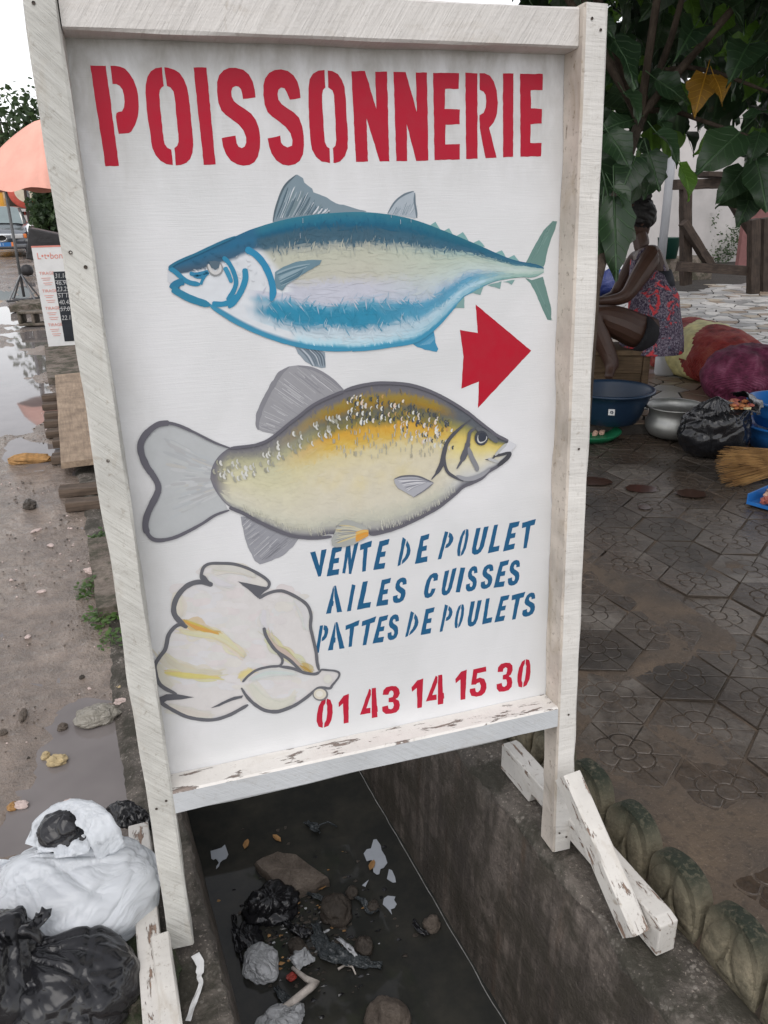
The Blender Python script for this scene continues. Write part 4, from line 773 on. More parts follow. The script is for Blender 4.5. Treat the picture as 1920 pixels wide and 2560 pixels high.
for i in range(-14, 22):
    for j in range(-6, 18):
        c = Vector((1.305, .044))+va*i+vb*j
        if c.x-xe(c.y) < .15 or c.y > tery(c.x)-.04: continue
        if not inframe((c.x, c.y, 0), 150) or npv > 290: continue
        o = proto if first else put(proto, 'paver', pav); first = False; npv += 1
        k = rnd.randint(0, 5)
        o.location = (c.x-1.305+rnd.uniform(-.002, .002), c.y-.044+rnd.uniform(-.002, .002), rnd.uniform(-.008, .0015)); o.rotation_euler = (rnd.uniform(-.022, .022), rnd.uniform(-.022, .022), A1+R(30)+k*math.pi/3+rnd.uniform(-.008, .008))
# --- terrace of broken marble tiles
TZ = .06
ter = tag(empty('terrace', (3, 4, TZ)), kind='structure')
mb = MB(); e0 = [(1.0, tery(1.0)), (9.5, tery(9.5)+2.2)]
pts = [(1.0, tery(1.0)), (2.8, tery(2.8)), (4.2, tery(4.2)), (7, 2.2), (16, 6), (16, 15), (1, 15)]
n = len(pts); mb.add([(x-3, y-4, -.006) for x, y in pts]+[(x-3, y-4, -.09) for x, y in pts], [tuple(range(n))]+[(i, n+i, n+(i+1) % n, (i+1) % n) for i in range(n)])
mb.build('mortar_bed', M['mortar'], ter)
seeds = []
r2 = random.Random(31)
for i in range(70):
    for j in range(70):
        s = .185; x = 2.0+i*s+r2.uniform(-.09, .09); y = 2.2+j*s*.85+r2.uniform(-.085, .085); seeds.append((x, y))
grid = {}
for k, (x, y) in enumerate(seeds): grid.setdefault((int(x/.3), int(y/.3)), []).append(k)
def clip(poly, nx, ny, d):
    out = []
    for i in range(len(poly)):
        a = poly[i]; b = poly[(i+1) % len(poly)]; da = a[0]*nx+a[1]*ny-d; db = b[0]*nx+b[1]*ny-d
        if da <= 0: out.append(a)
        if da*db < 0: t_ = da/(da-db); out.append((a[0]+(b[0]-a[0])*t_, a[1]+(b[1]-a[1])*t_))
    return out
cells = []
for k, (x, y) in enumerate(seeds):
    if y < tery(x)-.02 or x > 12: continue
    q = project((x, y, TZ))
    if q is None or not (-40 < q[0] < 1990 and 300 < q[1] < 2600) or q[0] < 1400: continue
    if q[1] < 735-.18*(q[0]-1687)+6*math.sin(x*5): continue
    poly = [(x-.3, y-.3), (x+.3, y-.3), (x+.3, y+.3), (x-.3, y+.3)]
    gx, gy = int(x/.3), int(y/.3)
    for a in range(gx-2, gx+3):
        for b in range(gy-2, gy+3):
            for m in grid.get((a, b), []):
                if m == k: continue
                X, Y = seeds[m]; dx, dy = X-x, Y-y; L = math.hypot(dx, dy)
                if L < .62 and poly: poly = clip(poly, dx/L, dy/L, ((X+x)/2*dx+(Y+y)/2*dy)/L-.0085)
    # keep the tiles behind the terrace edge
    nx, ny = -.33/math.hypot(.33, 1), -1/math.hypot(.33, 1)
    poly = clip(poly, nx, ny, nx*2.766+ny*2.815)
    if len(poly) < 3: continue
    px_ = [project((p[0], p[1], TZ)) for p in poly]; ar = abs(sum(px_[i][0]*px_[(i+1) % len(px_)][1]-px_[(i+1) % len(px_)][0]*px_[i][1] for i in range(len(px_))))/2
    cells.append((ar, x, y, poly))
cells.sort(key=lambda c: -c[0]); rest = [MB() for _ in MARB]
for idx, (ar, x, y, poly) in enumerate(cells):
    rr = r2.random(); mi = 0 if rr < .36 else 1 if rr < .5 else 4 if rr < .76 else 2 if rr < .9 else 3
    if y < 4.0: mi = r2.choice([2, 3, 3, 4])
    dz = r2.uniform(-.002, .003); n = len(poly); mb = MB() if idx < 300 else rest[mi]
    ox, oy = (x, y) if idx < 300 else (3, 4)
    tx, ty = r2.uniform(-.01, .01), r2.uniform(-.01, .01)
    top = [(p[0]-ox, p[1]-oy, dz+(p[0]-x)*tx+(p[1]-y)*ty) for p in poly]
    mb.add([(p[0], p[1], -.02) for p in top]+top, [(i, (i+1) % n, n+(i+1) % n, n+i) for i in range(n)]+[tuple(range(n, 2*n))])
    if idx < 300: mb.build('stone_tile', MARB[mi], ter, loc=(x-3, y-4, 0))
for mi, mb in enumerate(rest):
    if mb.v: tag(mb.build('stone_tiles', MARB[mi], ter), kind='stuff')
# --- scalloped edging blocks
def edging_block(idx, y, seed):
    w_, h_, th = .145, .128, .04
    N = 14; prof = [(-w_/2+.002, -.02), (w_/2-.002, -.02)]+[((w_/2-.002)*math.cos(math.pi*i/N), h_*.42+(h_*.58)*math.sin(math.pi*i/N)**.85) for i in range(N+1)]
    root = empty('edging_block', (xe(y)+.012, y, 0), math.atan2(1, K)-math.pi/2)
    root.rotation_euler = (rnd.uniform(-.04, .04), rnd.uniform(-.05, .07), math.atan2(1, K)-math.pi/2+rnd.uniform(-.04, .04))
    mb = MB(); n = len(prof); ins = [(a*.93, b*.955-.0 if b > 0 else b) for a, b in prof]
    vs = [(.006, a, b) for a, b in prof]+[(th-.006, a, b) for a, b in prof]+[(0, a, b) for a, b in ins]+[(th, a, b) for a, b in ins]
    fs = []
    for i in range(n):
        j = (i+1) % n; fs += [(i, n+i, n+j, j), (2*n+i, i, j, 2*n+j), (n+i, 3*n+i, 3*n+j, n+j)]
    fs += [tuple(range(2*n, 3*n))[::-1], tuple(range(3*n, 4*n))]
    mb.add([(x+.004*nz((x, a, b), 18, seed), a+.004*nz((a, b, x), 18, seed+2), b+.006*nz((b, x, a), 14, seed+5)) for x, a, b in vs], fs)
    bd = mb.build('block', M['edging'], root)
    lobes = [[(-.062, .0), (-.058, .045), (-.04, .085), (-.012, .108), (-.005, .07), (-.012, .03), (-.03, .0)], [(.062, .0), (.058, .045), (.042, .082), (.014, .106), (.004, .075), (.012, .03), (.03, .0)], [(-.022, .0), (-.006, .032), (.0, .06), (.006, .032), (.022, .0)]]
    for L in lobes:
        mb = MB(); P = catmull(L, 4, True); n = len(P); cx = sum(p[0] for p in P)/n; cy = sum(p[1] for p in P)/n
        vs = [(.003, a, b) for a, b in P]+[(-.004, cx+(a-cx)*.94, cy+(b-cy)*.96) for a, b in P]+[(-.007, cx+(a-cx)*.6, cy+(b-cy)*.6) for a, b in P]+[(-.008, cx, cy)]
        fs = [(i, (i+1) % n, n+(i+1) % n, n+i) for i in range(n)]+[(n+i, n+(i+1) % n, 2*n+(i+1) % n, 2*n+i) for i in range(n)]+[(2*n+i, 2*n+(i+1) % n, 3*n) for i in range(n)]
        mb.add(vs, fs); mb.build('leaf_relief', M['edging'], root, True)
    names = {0: 'scalloped mossy edging block cut by the bottom right corner of the picture', 1: 'scalloped edging block next to the one in the corner', 2: 'scalloped edging block right in front of the end of the foot', 3: 'dark mossy edging block behind the middle of the right brace', 4: 'mossy edging block directly behind the right post'}
    tag(root, names.get(idx, 'edging block behind the right foot, %s from the post' % (['first', 'second', 'third', 'fourth', 'fifth'][min(4, idx-5)])), 'edging', 'scalloped concrete edging along the drain')
for i in range(8): edging_block(i, -.50+.148*i, i*2.3)
# ================================================================ left background: street
M['salmon'] = simple('salmon_canvas', (.84, .43, .34), .75, .12, 2.2, .35, bdist=.03); M['steel'] = simple('grey_steel', (.16, .165, .17), .45, .2, 20, .05, Metallic=.6)
M['carblack'] = simple('black_car_paint', (.03, .035, .045), .16, .2, 3, 0, 1.0, Coat_Weight=1.0, Coat_Roughness=.05); M['glass'] = simple('car_glass', (.22, .27, .27), .06, .1, 2, 0, .8)
M['chrome'] = simple('chrome', (.6, .6, .6), .2, .1, 3, 0, Metallic=1.0); M['rubber'] = simple('rubber', (.015, .015, .015), .8, .2, 30); M['lamp'] = simple('headlamp_glass', (.45, .45, .45), .1, .1, 8, 0, .8)
M['orange'] = simple('orange_plastic', (.8, .22, .05), .5, .1, 8, 0); M['platebl'] = simple('blue_plate', (.03, .16, .42), .5, .1, 9, 0); M['white'] = simple('white_paint_plain', (.72, .72, .71), .5, .06, 12, .05); M['redprint'] = simple('red_print', (.66, .24, .19), .6, .1, 30, 0)
M['chalkboard'] = simple('chalkboard', (.016, .02, .026), .6, .25, 12, .05); M['chalk'] = simple('chalk', (.5, .5, .5), .9, .25, 60, 0); M['tarp'] = simple('black_tarp', (.022, .021, .022), .45, .4, 9, .4, bdist=.03); M['cone'] = simple('cone_red', (.75, .07, .03), .5, .1, 9, 0)
M['farwall'] = simple('far_wall_plaster', (.48, .46, .45), .85, .12, .6, .1); M['yellowveh'] = simple('yellow_truck_paint', (.75, .36, .04), .4, .1, 3, 0); M['signred'] = simple('faded_red', (.55, .10, .07), .6, .15, 9, 0); M['cream'] = simple('cream_print', (.62, .55, .42), .6, .12, 12, 0)
M['person_dark'] = simple('dark_blue_clothes', (.025, .03, .055), .8, .3, 12, .1); M['skin'] = simple('dark_brown_skin', (.052, .024, .015), .5, .2, 14, .05, .5); M['bluepl'] = simple('blue_plastic', (.02, .14, .42), .35, .12, 6, .03)
def bark(name, a, b): 
    t = NT(name); g = t.noise(t.coord((8, 8, 2)), 4, 6, .7, .4); c = t.ramp(g, [(.3, a), (.7, b)]); return t.fin(c, .9, t.bump(g, .7, .01), .2)
M['bark'] = bark('bark', (.035, .026, .02), (.10, .078, .06))
def leafmat(name, a, b, trans=.35, rough=.45, veins=False):
    t = NT(name); oi = t.n('ObjectInfo'); g = t.n('NewGeometry'); n = t.noise(t.coord(kind='World'), 2.6, 3); mx = t.math('ADD', t.math('MULTIPLY', n, .8), t.math('MULTIPLY', g.outputs['Random Per Island'], .35))
    c = t.ramp(mx, [(.3, a), (.75, b)]); nrm = None
    if veins:
        x = t.n('SeparateXYZ'); t.l(t.coord(), x.inputs[0]); ax_ = t.math('ABSOLUTE', x.outputs[0]); fr = t.math('ABSOLUTE', t.math('SUBTRACT', t.math('FRACT', t.math('MULTIPLY', t.math('SUBTRACT', x.outputs[1], t.math('MULTIPLY', ax_, .75)), 6.5)), .5))
        vm = t.math('MAXIMUM', t.ramp(fr, [(.03, .55), (.07, 0)]), t.ramp(ax_, [(.010, .8), (.022, 0)])); c = t.mix(t.math('MULTIPLY', oi.outputs['Random'], .5), c, tuple(v*.55 for v in a)); c = t.mix(vm, c, tuple(min(1, v*1.9) for v in b))
        hl = t.noise(t.coord((1, 1, 1)), 7, 4, .7); c = t.mix(t.ramp(hl, [(.66, 0), (.72, .6)]), c, (.09, .06, .02)); nrm = t.bump(vm, .5, .01)
    t.fin(c, rough, nrm, .45)
    tr = t.n('BsdfTranslucent'); t.l(t.mix(.5, c, tuple(min(1, v*2.2) for v in b)), tr.inputs[0]); ms = t.n('MixShader', i_0=trans); t.l(t.b.outputs[0], ms.inputs[1]); t.l(tr.outputs[0], ms.inputs[2]); t.l(ms.outputs[0], t.out.inputs[0]); return t.m
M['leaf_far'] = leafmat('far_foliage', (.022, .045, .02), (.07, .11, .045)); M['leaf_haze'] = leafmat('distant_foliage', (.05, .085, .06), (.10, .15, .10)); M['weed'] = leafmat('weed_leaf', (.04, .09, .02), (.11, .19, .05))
def leafy(name, parent, mat, blobs, n, size, seed, kind=True):
    r = random.Random(seed); mb = MB(); tot = sum(b[3]*b[4]*b[5] for b in blobs)
    for (cx, cy, cz, rx, ry, rz) in blobs:
        for i in range(max(8, int(n*rx*ry*rz/tot))):
            d = Vector((r.gauss(0, 1), r.gauss(0, 1), r.gauss(0, 1))).normalized(); k = r.random()**.4
            if nz((cx+d.x*rx, cy+d.y*ry, cz+d.z*rz), 1.3/max(.4, rx*.5), seed) < -.16: k *= .6
            p = Vector((cx+d.x*rx*k, cy+d.y*ry*k, cz+d.z*rz*k)); s = size*r.uniform(.6, 1.3); a = Vector((r.gauss(0, 1), r.gauss(0, 1), r.gauss(0, .6)-.4)).normalized(); b = a.orthogonal().normalized(); b.rotate(Matrix.Rotation(r.uniform(0, 6.3), 3, a))
            e = b.cross(a)*.15
            mb.add([p-a*s*.5, p+b*s*.3+e*s*.3, p+a*s*.5, p-b*s*.3+e*s*.3], [(0, 1, 2), (0, 2, 3)])
    return mb.build(name, mat, parent)
def tree(name, base, h, blobs, n, size, seed, label, mat, tr=.12):
    root = empty(name, base); mb = MB(); mb.tube([(0, 0, 0), (.05*h*.2, 0, h*.35), (-.02*h, .02, h*.75)], [tr, tr*.8, tr*.4], 8)
    for i, b in enumerate(blobs[:6]): mb.tube([(0, 0, h*.35), (b[0]*.5, b[1]*.5, (h*.35+b[2])*.5+.1), (b[0], b[1], b[2])], [tr*.5, tr*.35, tr*.12], 6)
    mb.build('trunk', M['bark'], root, True); leafy('crown', root, mat, blobs, n, size, seed); return tag(root, label, 'tree')
# --- canopy tent and its stand
def rel(p, q): return tuple(a-b for a, b in zip(p, q))
pb = atz(62, 752, 0); um = empty('parasol', pb); tag(um, 'salmon orange canvas parasol with a grey pole on a tripod foot beside the road', 'parasol')
ptop = aty(9, 450, pb.y)-pb
mb = MB(); mb.tube([(0, 0, .06), (ptop.x*.5, 0, ptop.z*.5), tuple(ptop), tuple(Vector(ptop)*1.12)], .021, 10); mb.build('pole', M['steel'], um, True)
for k in range(4):
    a = R(40+90*k); mb = MB(); mb.tube([(.012, 0, .40), (.26*math.cos(a), .26*math.sin(a), .03), (.30*math.cos(a), .30*math.sin(a), .03)], .014, 6); mb.build('leg', M['steel'], um)
for k in range(2):
    a = R(40+90*k); mb = MB(); mb.tube([(-.3*math.cos(a), -.3*math.sin(a), .02), (.3*math.cos(a), .3*math.sin(a), .02)], .016, 6); mb.build('base_bar', M['steel'], um)
cc = aty(130, 455, pb.y+.1)-pb; mb = MB(); N, Q = 48, 12; Rr = .92; vs = []
for i in range(Q+1):
    e = i/Q
    for j in range(N):
        a = 2*math.pi*j/N; sc = 1/max(abs(math.cos((a % (math.pi/2))-math.pi/4)), .5)*.82
        fold = .022*math.sin(a*8+e*2)*e+.018*nz((math.cos(a), math.sin(a), e), 3, 5)
        r = Rr*sc*(e**.92); z = .92*(1-e**1.35)-.05*abs(math.sin(a*4))*e*(1-e)*3+fold
        if i == Q: z = -.12+.03*math.sin(a*6); r = Rr*sc*1.0
        vs.append((cc.x+r*math.cos(a), cc.y+r*math.sin(a), cc.z+z*.92))
mb.add(vs, [(i*N+j, i*N+(j+1) % N, (i+1)*N+(j+1) % N, (i+1)*N+j) for i in range(Q) for j in range(N)]); cn = mb.build('canopy', M['salmon'], um, True)
mb = MB(); far = [(80, 452), (98, 449), (118, 452), (132, 470), (112, 468), (90, 462)]; mb.add([aty(u, v, pb.y+.75)-pb for u, v in far]+[aty(u, v, pb.y+.76)-pb for u, v in far], [tuple(range(6)), tuple(range(6, 12))[::-1]]+[(i, 6+i, 6+(i+1) % 6, (i+1) % 6) for i in range(6)]); mb.build('valance', M['salmon'], um)
# --- stone slab and hollow block at the tripod
p = atz(70, 772, 0); tag(rough_slab('stone_slab', [(p.x-.2, p.y-.35), (p.x+.45, p.y-.25), (p.x+.4, p.y+.35), (p.x-.12, p.y+.4)], 0, .09, M['slab'], 9, .02), 'flat weathered stone slab under the foot of the parasol', 'slab')
p = atz(92, 812, 0); hb = empty('hollow_block', p, R(-14)); mb = MB(); w_, h_, l_ = .36, .17, .2
for (c, d) in [((0, 0, .015), (w_, l_, .03)), ((0, 0, h_-.015), (w_, l_, .03)), ((-w_/2+.02, 0, h_/2), (.04, l_, h_-.062)), ((w_/2-.02, 0, h_/2), (.04, l_, h_-.062)), ((0, 0, h_/2), (.035, l_, h_-.062))]: mb.box(c, d)
bo = mb.build('block', M['slab'], hb); bevel(bo, .008); tag(hb, 'hollow concrete block lying below the parasol foot', 'block')
# --- lottery board
bl = atz(122, 868, 0.03); lb = empty('lottery_board', (bl.x, bl.y, 0), R(-4)); BH = .955; BW = .62
tag(lb, 'white lottery results board with red print and a chalkboard column', 'board')
mb = MB(); mb.box((BW/2, 0, .035+BH/2), (BW, .018, BH)); bevel(mb.build('panel', M['white'], lb), .002)
mb = MB(); mb.box((BW/2, 0, .017), (BW*.96, .05, .034)); mb.build('base_batten', M['dark_plank'], lb)
mb = MB(); mb.box((BW/2, -.0005, .035+BH-.006), (BW+.002, .021, .014)); mb.build('top_edge', M['redprint'], lb)
mb = MB(); mb.box((.155+.23, -.0105, .035+.045+.335), (.45, .004, .67)); mb.build('chalk_panel', M['chalkboard'], lb)
for zz in (.665, .545, .40): mb = MB(); mb.box((.155+.23, -.0135, zz+.0), (.45, .002, .004)); mb.build('chalk_line', M['chalk'], lb)
def text(s, loc, size, mat, parent, rot=(R(90), 0, 0), name='lettering', ext=.0008, shear=0, sx=1.0, align='LEFT'):
    cu = bpy.data.curves.new('t', 'FONT'); cu.body = s; cu.size = size; cu.extrude = ext; cu.shear = shear; cu.align_x = align; cu.resolution_u = 3
    ob = bpy.data.objects.new('t', cu); col.objects.link(ob); dg = bpy.context.evaluated_depsgraph_get(); me = bpy.data.meshes.new_from_object(ob.evaluated_get(dg)); bpy.data.objects.remove(ob)
    me.materials.clear(); me.materials.append(mat); o = bpy.data.objects.new(name, me); col.objects.link(o); o.parent = parent; o.location = loc; o.rotation_euler = rot; o.scale = (sx, 1, 1); return o
text('L•t•bonheur', (.035, -.0105, .035+BH-.12), .085, M['redprint'], lb, sx=.9)
for k, zz in enumerate((.725, .56, .395, .235)):
    text('TIRAGE', (.03, -.0105, zz), .04, M['redprint'], lb)
    for q in (1, 2):
        for e in (0, 1): mb = MB(); mb.box((.075+.01*q, -.0105, zz-.045*q-.004+.018*(1-e)), (.085-.02*e, .002, .0045)); mb.build('printed_line', M['redprint'], lb)
for s, zz in (('31.16.5', .69), ('46.90', .625), ('23.29', .565), ('51 13', .505), ('40.45', .44), ('57.07', .375), ('22.17', .29)): text(s, (.165, -.0135, zz), .062, M['chalk'], lb, shear=.2, sx=.85, name='chalk_number')
# --- dark box behind it
p = aty(112, 615, bl.y+.5); bx = empty('tarp_box', (p.x, p.y, 0)); tag(bx, 'black tarpaulin covered box leaning above the lottery board', 'box')
mb = MB(); mb.box((0, 0, p.z), (.30, .35, .30), 0, Matrix.Rotation(R(14), 3, 'Y')); o = mb.build('cover', M['tarp'], bx); bevel(o, .012, 2)
mb = MB(); mb.box((.24, .05, p.z-.04), (.16, .3, .26), 0, Matrix.Rotation(R(-8), 3, 'Y')); bevel(mb.build('cover', M['tarp'], bx), .012, 2)
for dx in (-.1, .28):
    mb = MB(); mb.tube([(dx, .05, 0), (dx, .05, p.z-.12)], .018, 6); mb.build('support', M['frame_wood'], bx)
p = atz(71, 672, 0); mb = MB(); mb.lathe([(.0, .0), (.10, .02), (.13, .09), (.12, .17), (.07, .22), (0, .235)], n=14); tag(mb.build('dark_jug', M['tarp'], None, True, loc=atz(70, 690, 0)), 'small dark round jug standing left of the lottery board', 'jug')
# --- parked car
cy = 25.2; cp = aty(3, 660, cy); car = empty('parked_car', (cp.x, cy, 0), R(2)); tag(car, 'black sedan with twin oval grilles parked head-on, cut by the left edge', 'car')
M['carsheen'] = simple('sky_sheen_car_paint', (.30, .32, .34), .15, .1, 3, 0, 1.0, Metallic=.7)  # paler colour for upward faces, imitating the sky mirrored in black paint
def loft(rows, name, mat, parent, smooth=True):
    mb = MB(); n = len(rows[0]); mb.add([p for r in rows for p in r], [(i*n+j, i*n+j+1, (i+1)*n+j+1, (i+1)*n+j) for i in range(len(rows)-1) for j in range(n-1)]+[tuple(range(n))[::-1], tuple((len(rows)-1)*n+j for j in range(n))]); o = mb.build(name, mat, parent, smooth)
    if isinstance(mat, list):
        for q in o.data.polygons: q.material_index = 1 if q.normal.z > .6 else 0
    return o
def sect(y, w, z0, z1, crown): return [(-w*.93, y, z0), (-w, y, z0+(z1-z0)*.35), (-w*.985, y, z0+(z1-z0)*.7), (-w*.9, y, z1-.02), (-w*.55, y, z1+crown*.7), (0, y, z1+crown), (w*.55, y, z1+crown*.7), (w*.9, y, z1-.02), (w*.985, y, z0+(z1-z0)*.7), (w, y, z0+(z1-z0)*.35), (w*.93, y, z0)]
loft([sect(-.02, .74, .22, .60, .02), sect(.06, .82, .18, .66, .03), sect(.35, .86, .18, .72, .05), sect(1.2, .87, .2, .86, .06), sect(3.4, .87, .2, .9, .03), sect(4.3, .83, .22, .86, .02), sect(4.45, .75, .3, .7, .0)], 'body', [M['carblack'], M['carsheen']], car, True)
def cab(y, w, z): return [(-w, y, z-.02), (-w*.8, y, z+.01), (0, y, z+.03), (w*.8, y, z+.01), (w, y, z-.02)]
mb = MB(); rows = [cab(1.15, .70, .90), cab(1.85, .58, 1.36), cab(3.1, .58, 1.37), cab(3.75, .66, .92)]; n = 5
mb.add([q for r in rows for q in r], [(1*5+j, 1*5+j+1, 2*5+j+1, 2*5+j) for j in range(4)]); ro = mb.build('roof', M['carsheen'], car, True)
mb = MB(); mb.add([q for r in rows for q in r], [(j, j+1, 5+j+1, 5+j) for j in range(4)]); mb.build('windscreen', M['glass'], car, True)
mb = MB(); mb.add([q for r in rows for q in r], [(0, 5, 10, 15), (4, 19, 14, 9), (10, 11, 16, 15), (11, 12, 17, 16), (12, 13, 18, 17), (13, 14, 19, 18)]); mb.build('side_windows', M['glass'], car)
for s in (-1, 1):
    mb = MB(); mb.lathe([(.0, -.012), (.10, -.012), (.13, 0)], n=20, sy=.62); g_ = mb.build('grille', M['rubber'], car, loc=(.145*s, -.035, .53), rot=(R(90), 0, 0))
    mb = MB(); mb.tube([(.13*math.cos(a*R(18)), .085*math.sin(a*R(18)), 0) for a in range(21)], .012, 6); mb.build('grille_ring', M['chrome'], car, True, loc=(.145*s, -.045, .53), rot=(R(90), 0, 0))
    mb = MB(); mb.box((.56*s, .02, .57), (.34, .14, .13)); bevel(mb.build('headlight', M['lamp'], car), .03, 3); mb = MB(); mb.box((.765*s, .10, .57), (.09, .18, .12)); bevel(mb.build('indicator', M['orange'], car), .02, 2)
    mb = MB(); mb.box((.96*s, 1.45, .95), (.2, .1, .13)); bevel(mb.build('mirror', M['carblack'], car), .03, 2)
    for yy in (.75, 3.45): mb = MB(); mb.lathe([(0, -.1), (.2, -.1), (.30, -.09), (.31, 0), (.30, .09), (.2, .1), (0, .1)], n=24); mb.build('wheel', M['rubber'], car, True, loc=(.78*s, yy, .31), rot=(0, R(90), 0))
mb = MB(); mb.box((0, .02, .30), (1.6, .16, .14)); bevel(mb.build('bumper', M['carblack'], car), .05, 3)
mb = MB(); mb.box((.12, -.075, .36), (.5, .015, .11)); pl = mb.build('number_plate', M['platebl'], car); text('9628 1', (-.2, -.009, -.035), .1, M['white'], pl, name='plate_number').location = (-.1, -.0845, .325)
mb = MB(); mb.box((.42, -.076, .36), (.1, .016, .11)); mb.build('plate_badge', M['orange'], car)
# --- far things along the road
def far_person(u, vfeet, d, hgt, label, lean):
    p = atz(u, vfeet, 0); sc = hgt/1.75; root = empty('person', p); me = bpy.data.meshes.new('person')
    V = [(0, 0, .92), (0, 0, 1.15), (0, 0, 1.38), (0, 0, 1.5), (0, .02, 1.62), (.17, 0, 1.4), (.24, .02, 1.12), (.22*lean, -.1, .9), (-.17, 0, 1.4), (-.24, .02, 1.12), (-.2, -.08, .9), (.09, 0, .88), (.11, 0, .48), (.12, .02, .06), (.13, -.12, .03), (-.09, 0, .88), (-.11, .03, .48), (-.12, .05, .06), (-.12, -.1, .03)]
    E_ = [(0, 1), (1, 2), (2, 3), (3, 4), (2, 5), (5, 6), (6, 7), (2, 8), (8, 9), (9, 10), (0, 11), (11, 12), (12, 13), (13, 14), (0, 15), (15, 16), (16, 17), (17, 18)]
    rad = [.15, .14, .16, .06, .1, .07, .05, .04, .07, .05, .04, .09, .065, .045, .04, .09, .065, .045, .04]
    me.from_pydata([(a*sc, b*sc, c*sc) for a, b, c in V], E_, []); me.materials.append(M['person_dark']); o = bpy.data.objects.new('body', me); col.objects.link(o); o.parent = root
    sk_ = o.modifiers.new('skin', 'SKIN'); me.skin_vertices[0].data[0].use_root = True
    for k, r_ in enumerate(rad): me.skin_vertices[0].data[k].radius = (r_*sc, r_*sc*.8)
    o.modifiers.new('sub', 'SUBSURF').levels = 1; o.modifiers['sub'].render_levels = 1
    mb = MB(); mb.lathe([(0, -.13), (.06, -.11), (.085, -.03), (.085, .05), (.06, .11), (0, .125)], n=12); mb.build('head', M['skin'], root, True, loc=(0, .01*sc, 1.66*sc))
    tag(root, label, 'person')
far_person(34, 598, 0, 1.72, 'person in dark clothes standing just behind the black car', 1); far_person(50, 600, 0, 1.68, 'person in dark clothes standing right of the other beside the car', -1)
p = atz(75, 606, 0); cn = empty('traffic_cone', p); tag(cn, 'red and white striped traffic cone standing right of the car', 'cone')
mb = MB(); mb.box((0, 0, .02), (.5, .5, .04)); mb.build('base', M['cone'], cn)
for z0, z1, m in ((.04, .25, 'cone'), (.25, .38, 'white'), (.38, .52, 'cone'), (.52, .62, 'white'), (.62, .82, 'cone')):
    r = lambda z: .18-.16*z/.82; mb = MB(); mb.lathe([(r(z0), z0), (r(z1), z1)]+([(0, z1)] if z1 > .8 else []), n=18); mb.build('band', M[m], cn, True)
d = 31.0; p = aty(63, 478, d); q = atz(97, 590, 0); rs = empty('round_sign', (p.x+.3, d, 0)); tag(rs, 'round red and cream sign on a leaning grey pole behind the parasol', 'sign')
mb = MB(); mb.lathe([(0, -.03), (.55, -.03), (.58, 0), (.55, .03), (0, .03)], n=28); mb.build('rim', M['signred'], rs, True, loc=(-.3, 0, p.z), rot=(R(90), 0, 0))
mb = MB(); mb.lathe([(0, .045), (.36, .04), (.36, .02)], n=28); mb.build('face', M['cream'], rs, loc=(-.3, 0, p.z), rot=(R(90), 0, 0))
pe = aty(92, 570, d); mb = MB(); mb.tube([(-.25, .03, p.z+.2), (pe.x-p.x-.3, .03, pe.z), (pe.x-p.x-.2, .03, 0)], .09, 8); mb.build('pole', M['steel'], rs)
p = aty(73, 560, 30); mb = MB(); mb.tube([(0, 0, 0), (.02, 0, 1.3), (.09, 0, 2.6)], .05, 6); tag(mb.build('thin_post', M['frame_wood'], None, loc=(p.x, 30, 0)), 'thin dark post standing behind the traffic cone', 'post')
wl_ = empty('far_wall', (0, 47, 0)); tag(wl_, 'long pale wall with red lettering beyond the car', 'wall'); a0 = aty(-60, 545, 47).x; a1 = aty(112, 545, 47).x; zt = aty(60, 522, 47).z
mb = MB(); mb.box(((a0+a1)/2, 0, zt/2), (a1-a0, .25, zt)); mb.build('wall', M['farwall'], wl_)
for k in range(9): mb = MB(); x = aty(56+3.2*k, 535, 47).x; mb.box((x, -.14, aty(60, 533, 47).z), (.055*(1+k % 3)*1.2, .02, .16)); mb.build('painted_mark', M['signred'], wl_)
p = aty(113, 552, 26); bs = empty('market_stall', (p.x, 26, 0)); tag(bs, 'blue and white crate stall on a dark table under the dense tree', 'stall')
mb = MB(); mb.box((0, 0, p.z), (.55, .4, .28)); bevel(mb.build('blue_crate', M['bluepl'], bs), .03); mb = MB(); mb.box((-.1, 0, p.z+.19), (.3, .3, .1)); bevel(mb.build('white_crate', M['white'], bs), .03); mb = MB(); mb.box((0, 0, p.z-.2), (.9, .6, .12)); mb.build('table_top', M['frame_wood'], bs)
for sx in (-.4, .4): mb = MB(); mb.box((sx, 0, (p.z-.26)/2), (.06, .06, p.z-.26)); mb.build('leg', M['frame_wood'], bs)
p = aty(86, 583, 27); sb = empty('blue_notice', (p.x, 27, 0)); mb = MB(); mb.box((0, 0, p.z), (.45, .03, .28)); mb.build('plate', M['platebl'], sb); mb = MB(); mb.tube([(0, .02, 0), (0, .02, p.z)], .03, 6); mb.build('post', M['steel'], sb); tag(sb, 'small blue notice on a short post near the cone', 'sign')
p = aty(-14, 520, 40); tk = empty('yellow_truck', (p.x, 40, 0)); mb = MB(); mb.box((-.55, 1.5, 1.55), (2.0, 3.2, 2.3)); bevel(mb.build('body', M['yellowveh'], tk), .12, 3)
for sx in (-1.3, .2): mb = MB(); mb.lathe([(0, -.12), (.38, -.12), (.4, 0), (.38, .12), (0, .12)], n=18); mb.build('wheel', M['rubber'], tk, True, loc=(sx, .4, .4), rot=(0, R(90), 0))
mb = MB(); mb.box((-.55, -.11, 1.9), (1.6, .02, .7)); mb.build('windscreen', M['glass'], tk); tag(tk, 'yellow truck at the far left edge behind the car', 'truck')
def blobs_at(pts, base): return [(aty(u, v, base[1]+dy).x-base[0], dy, aty(u, v, base[1]+dy).z, rx, rx*.9, rz) for u, v, dy, rx, rz in pts]
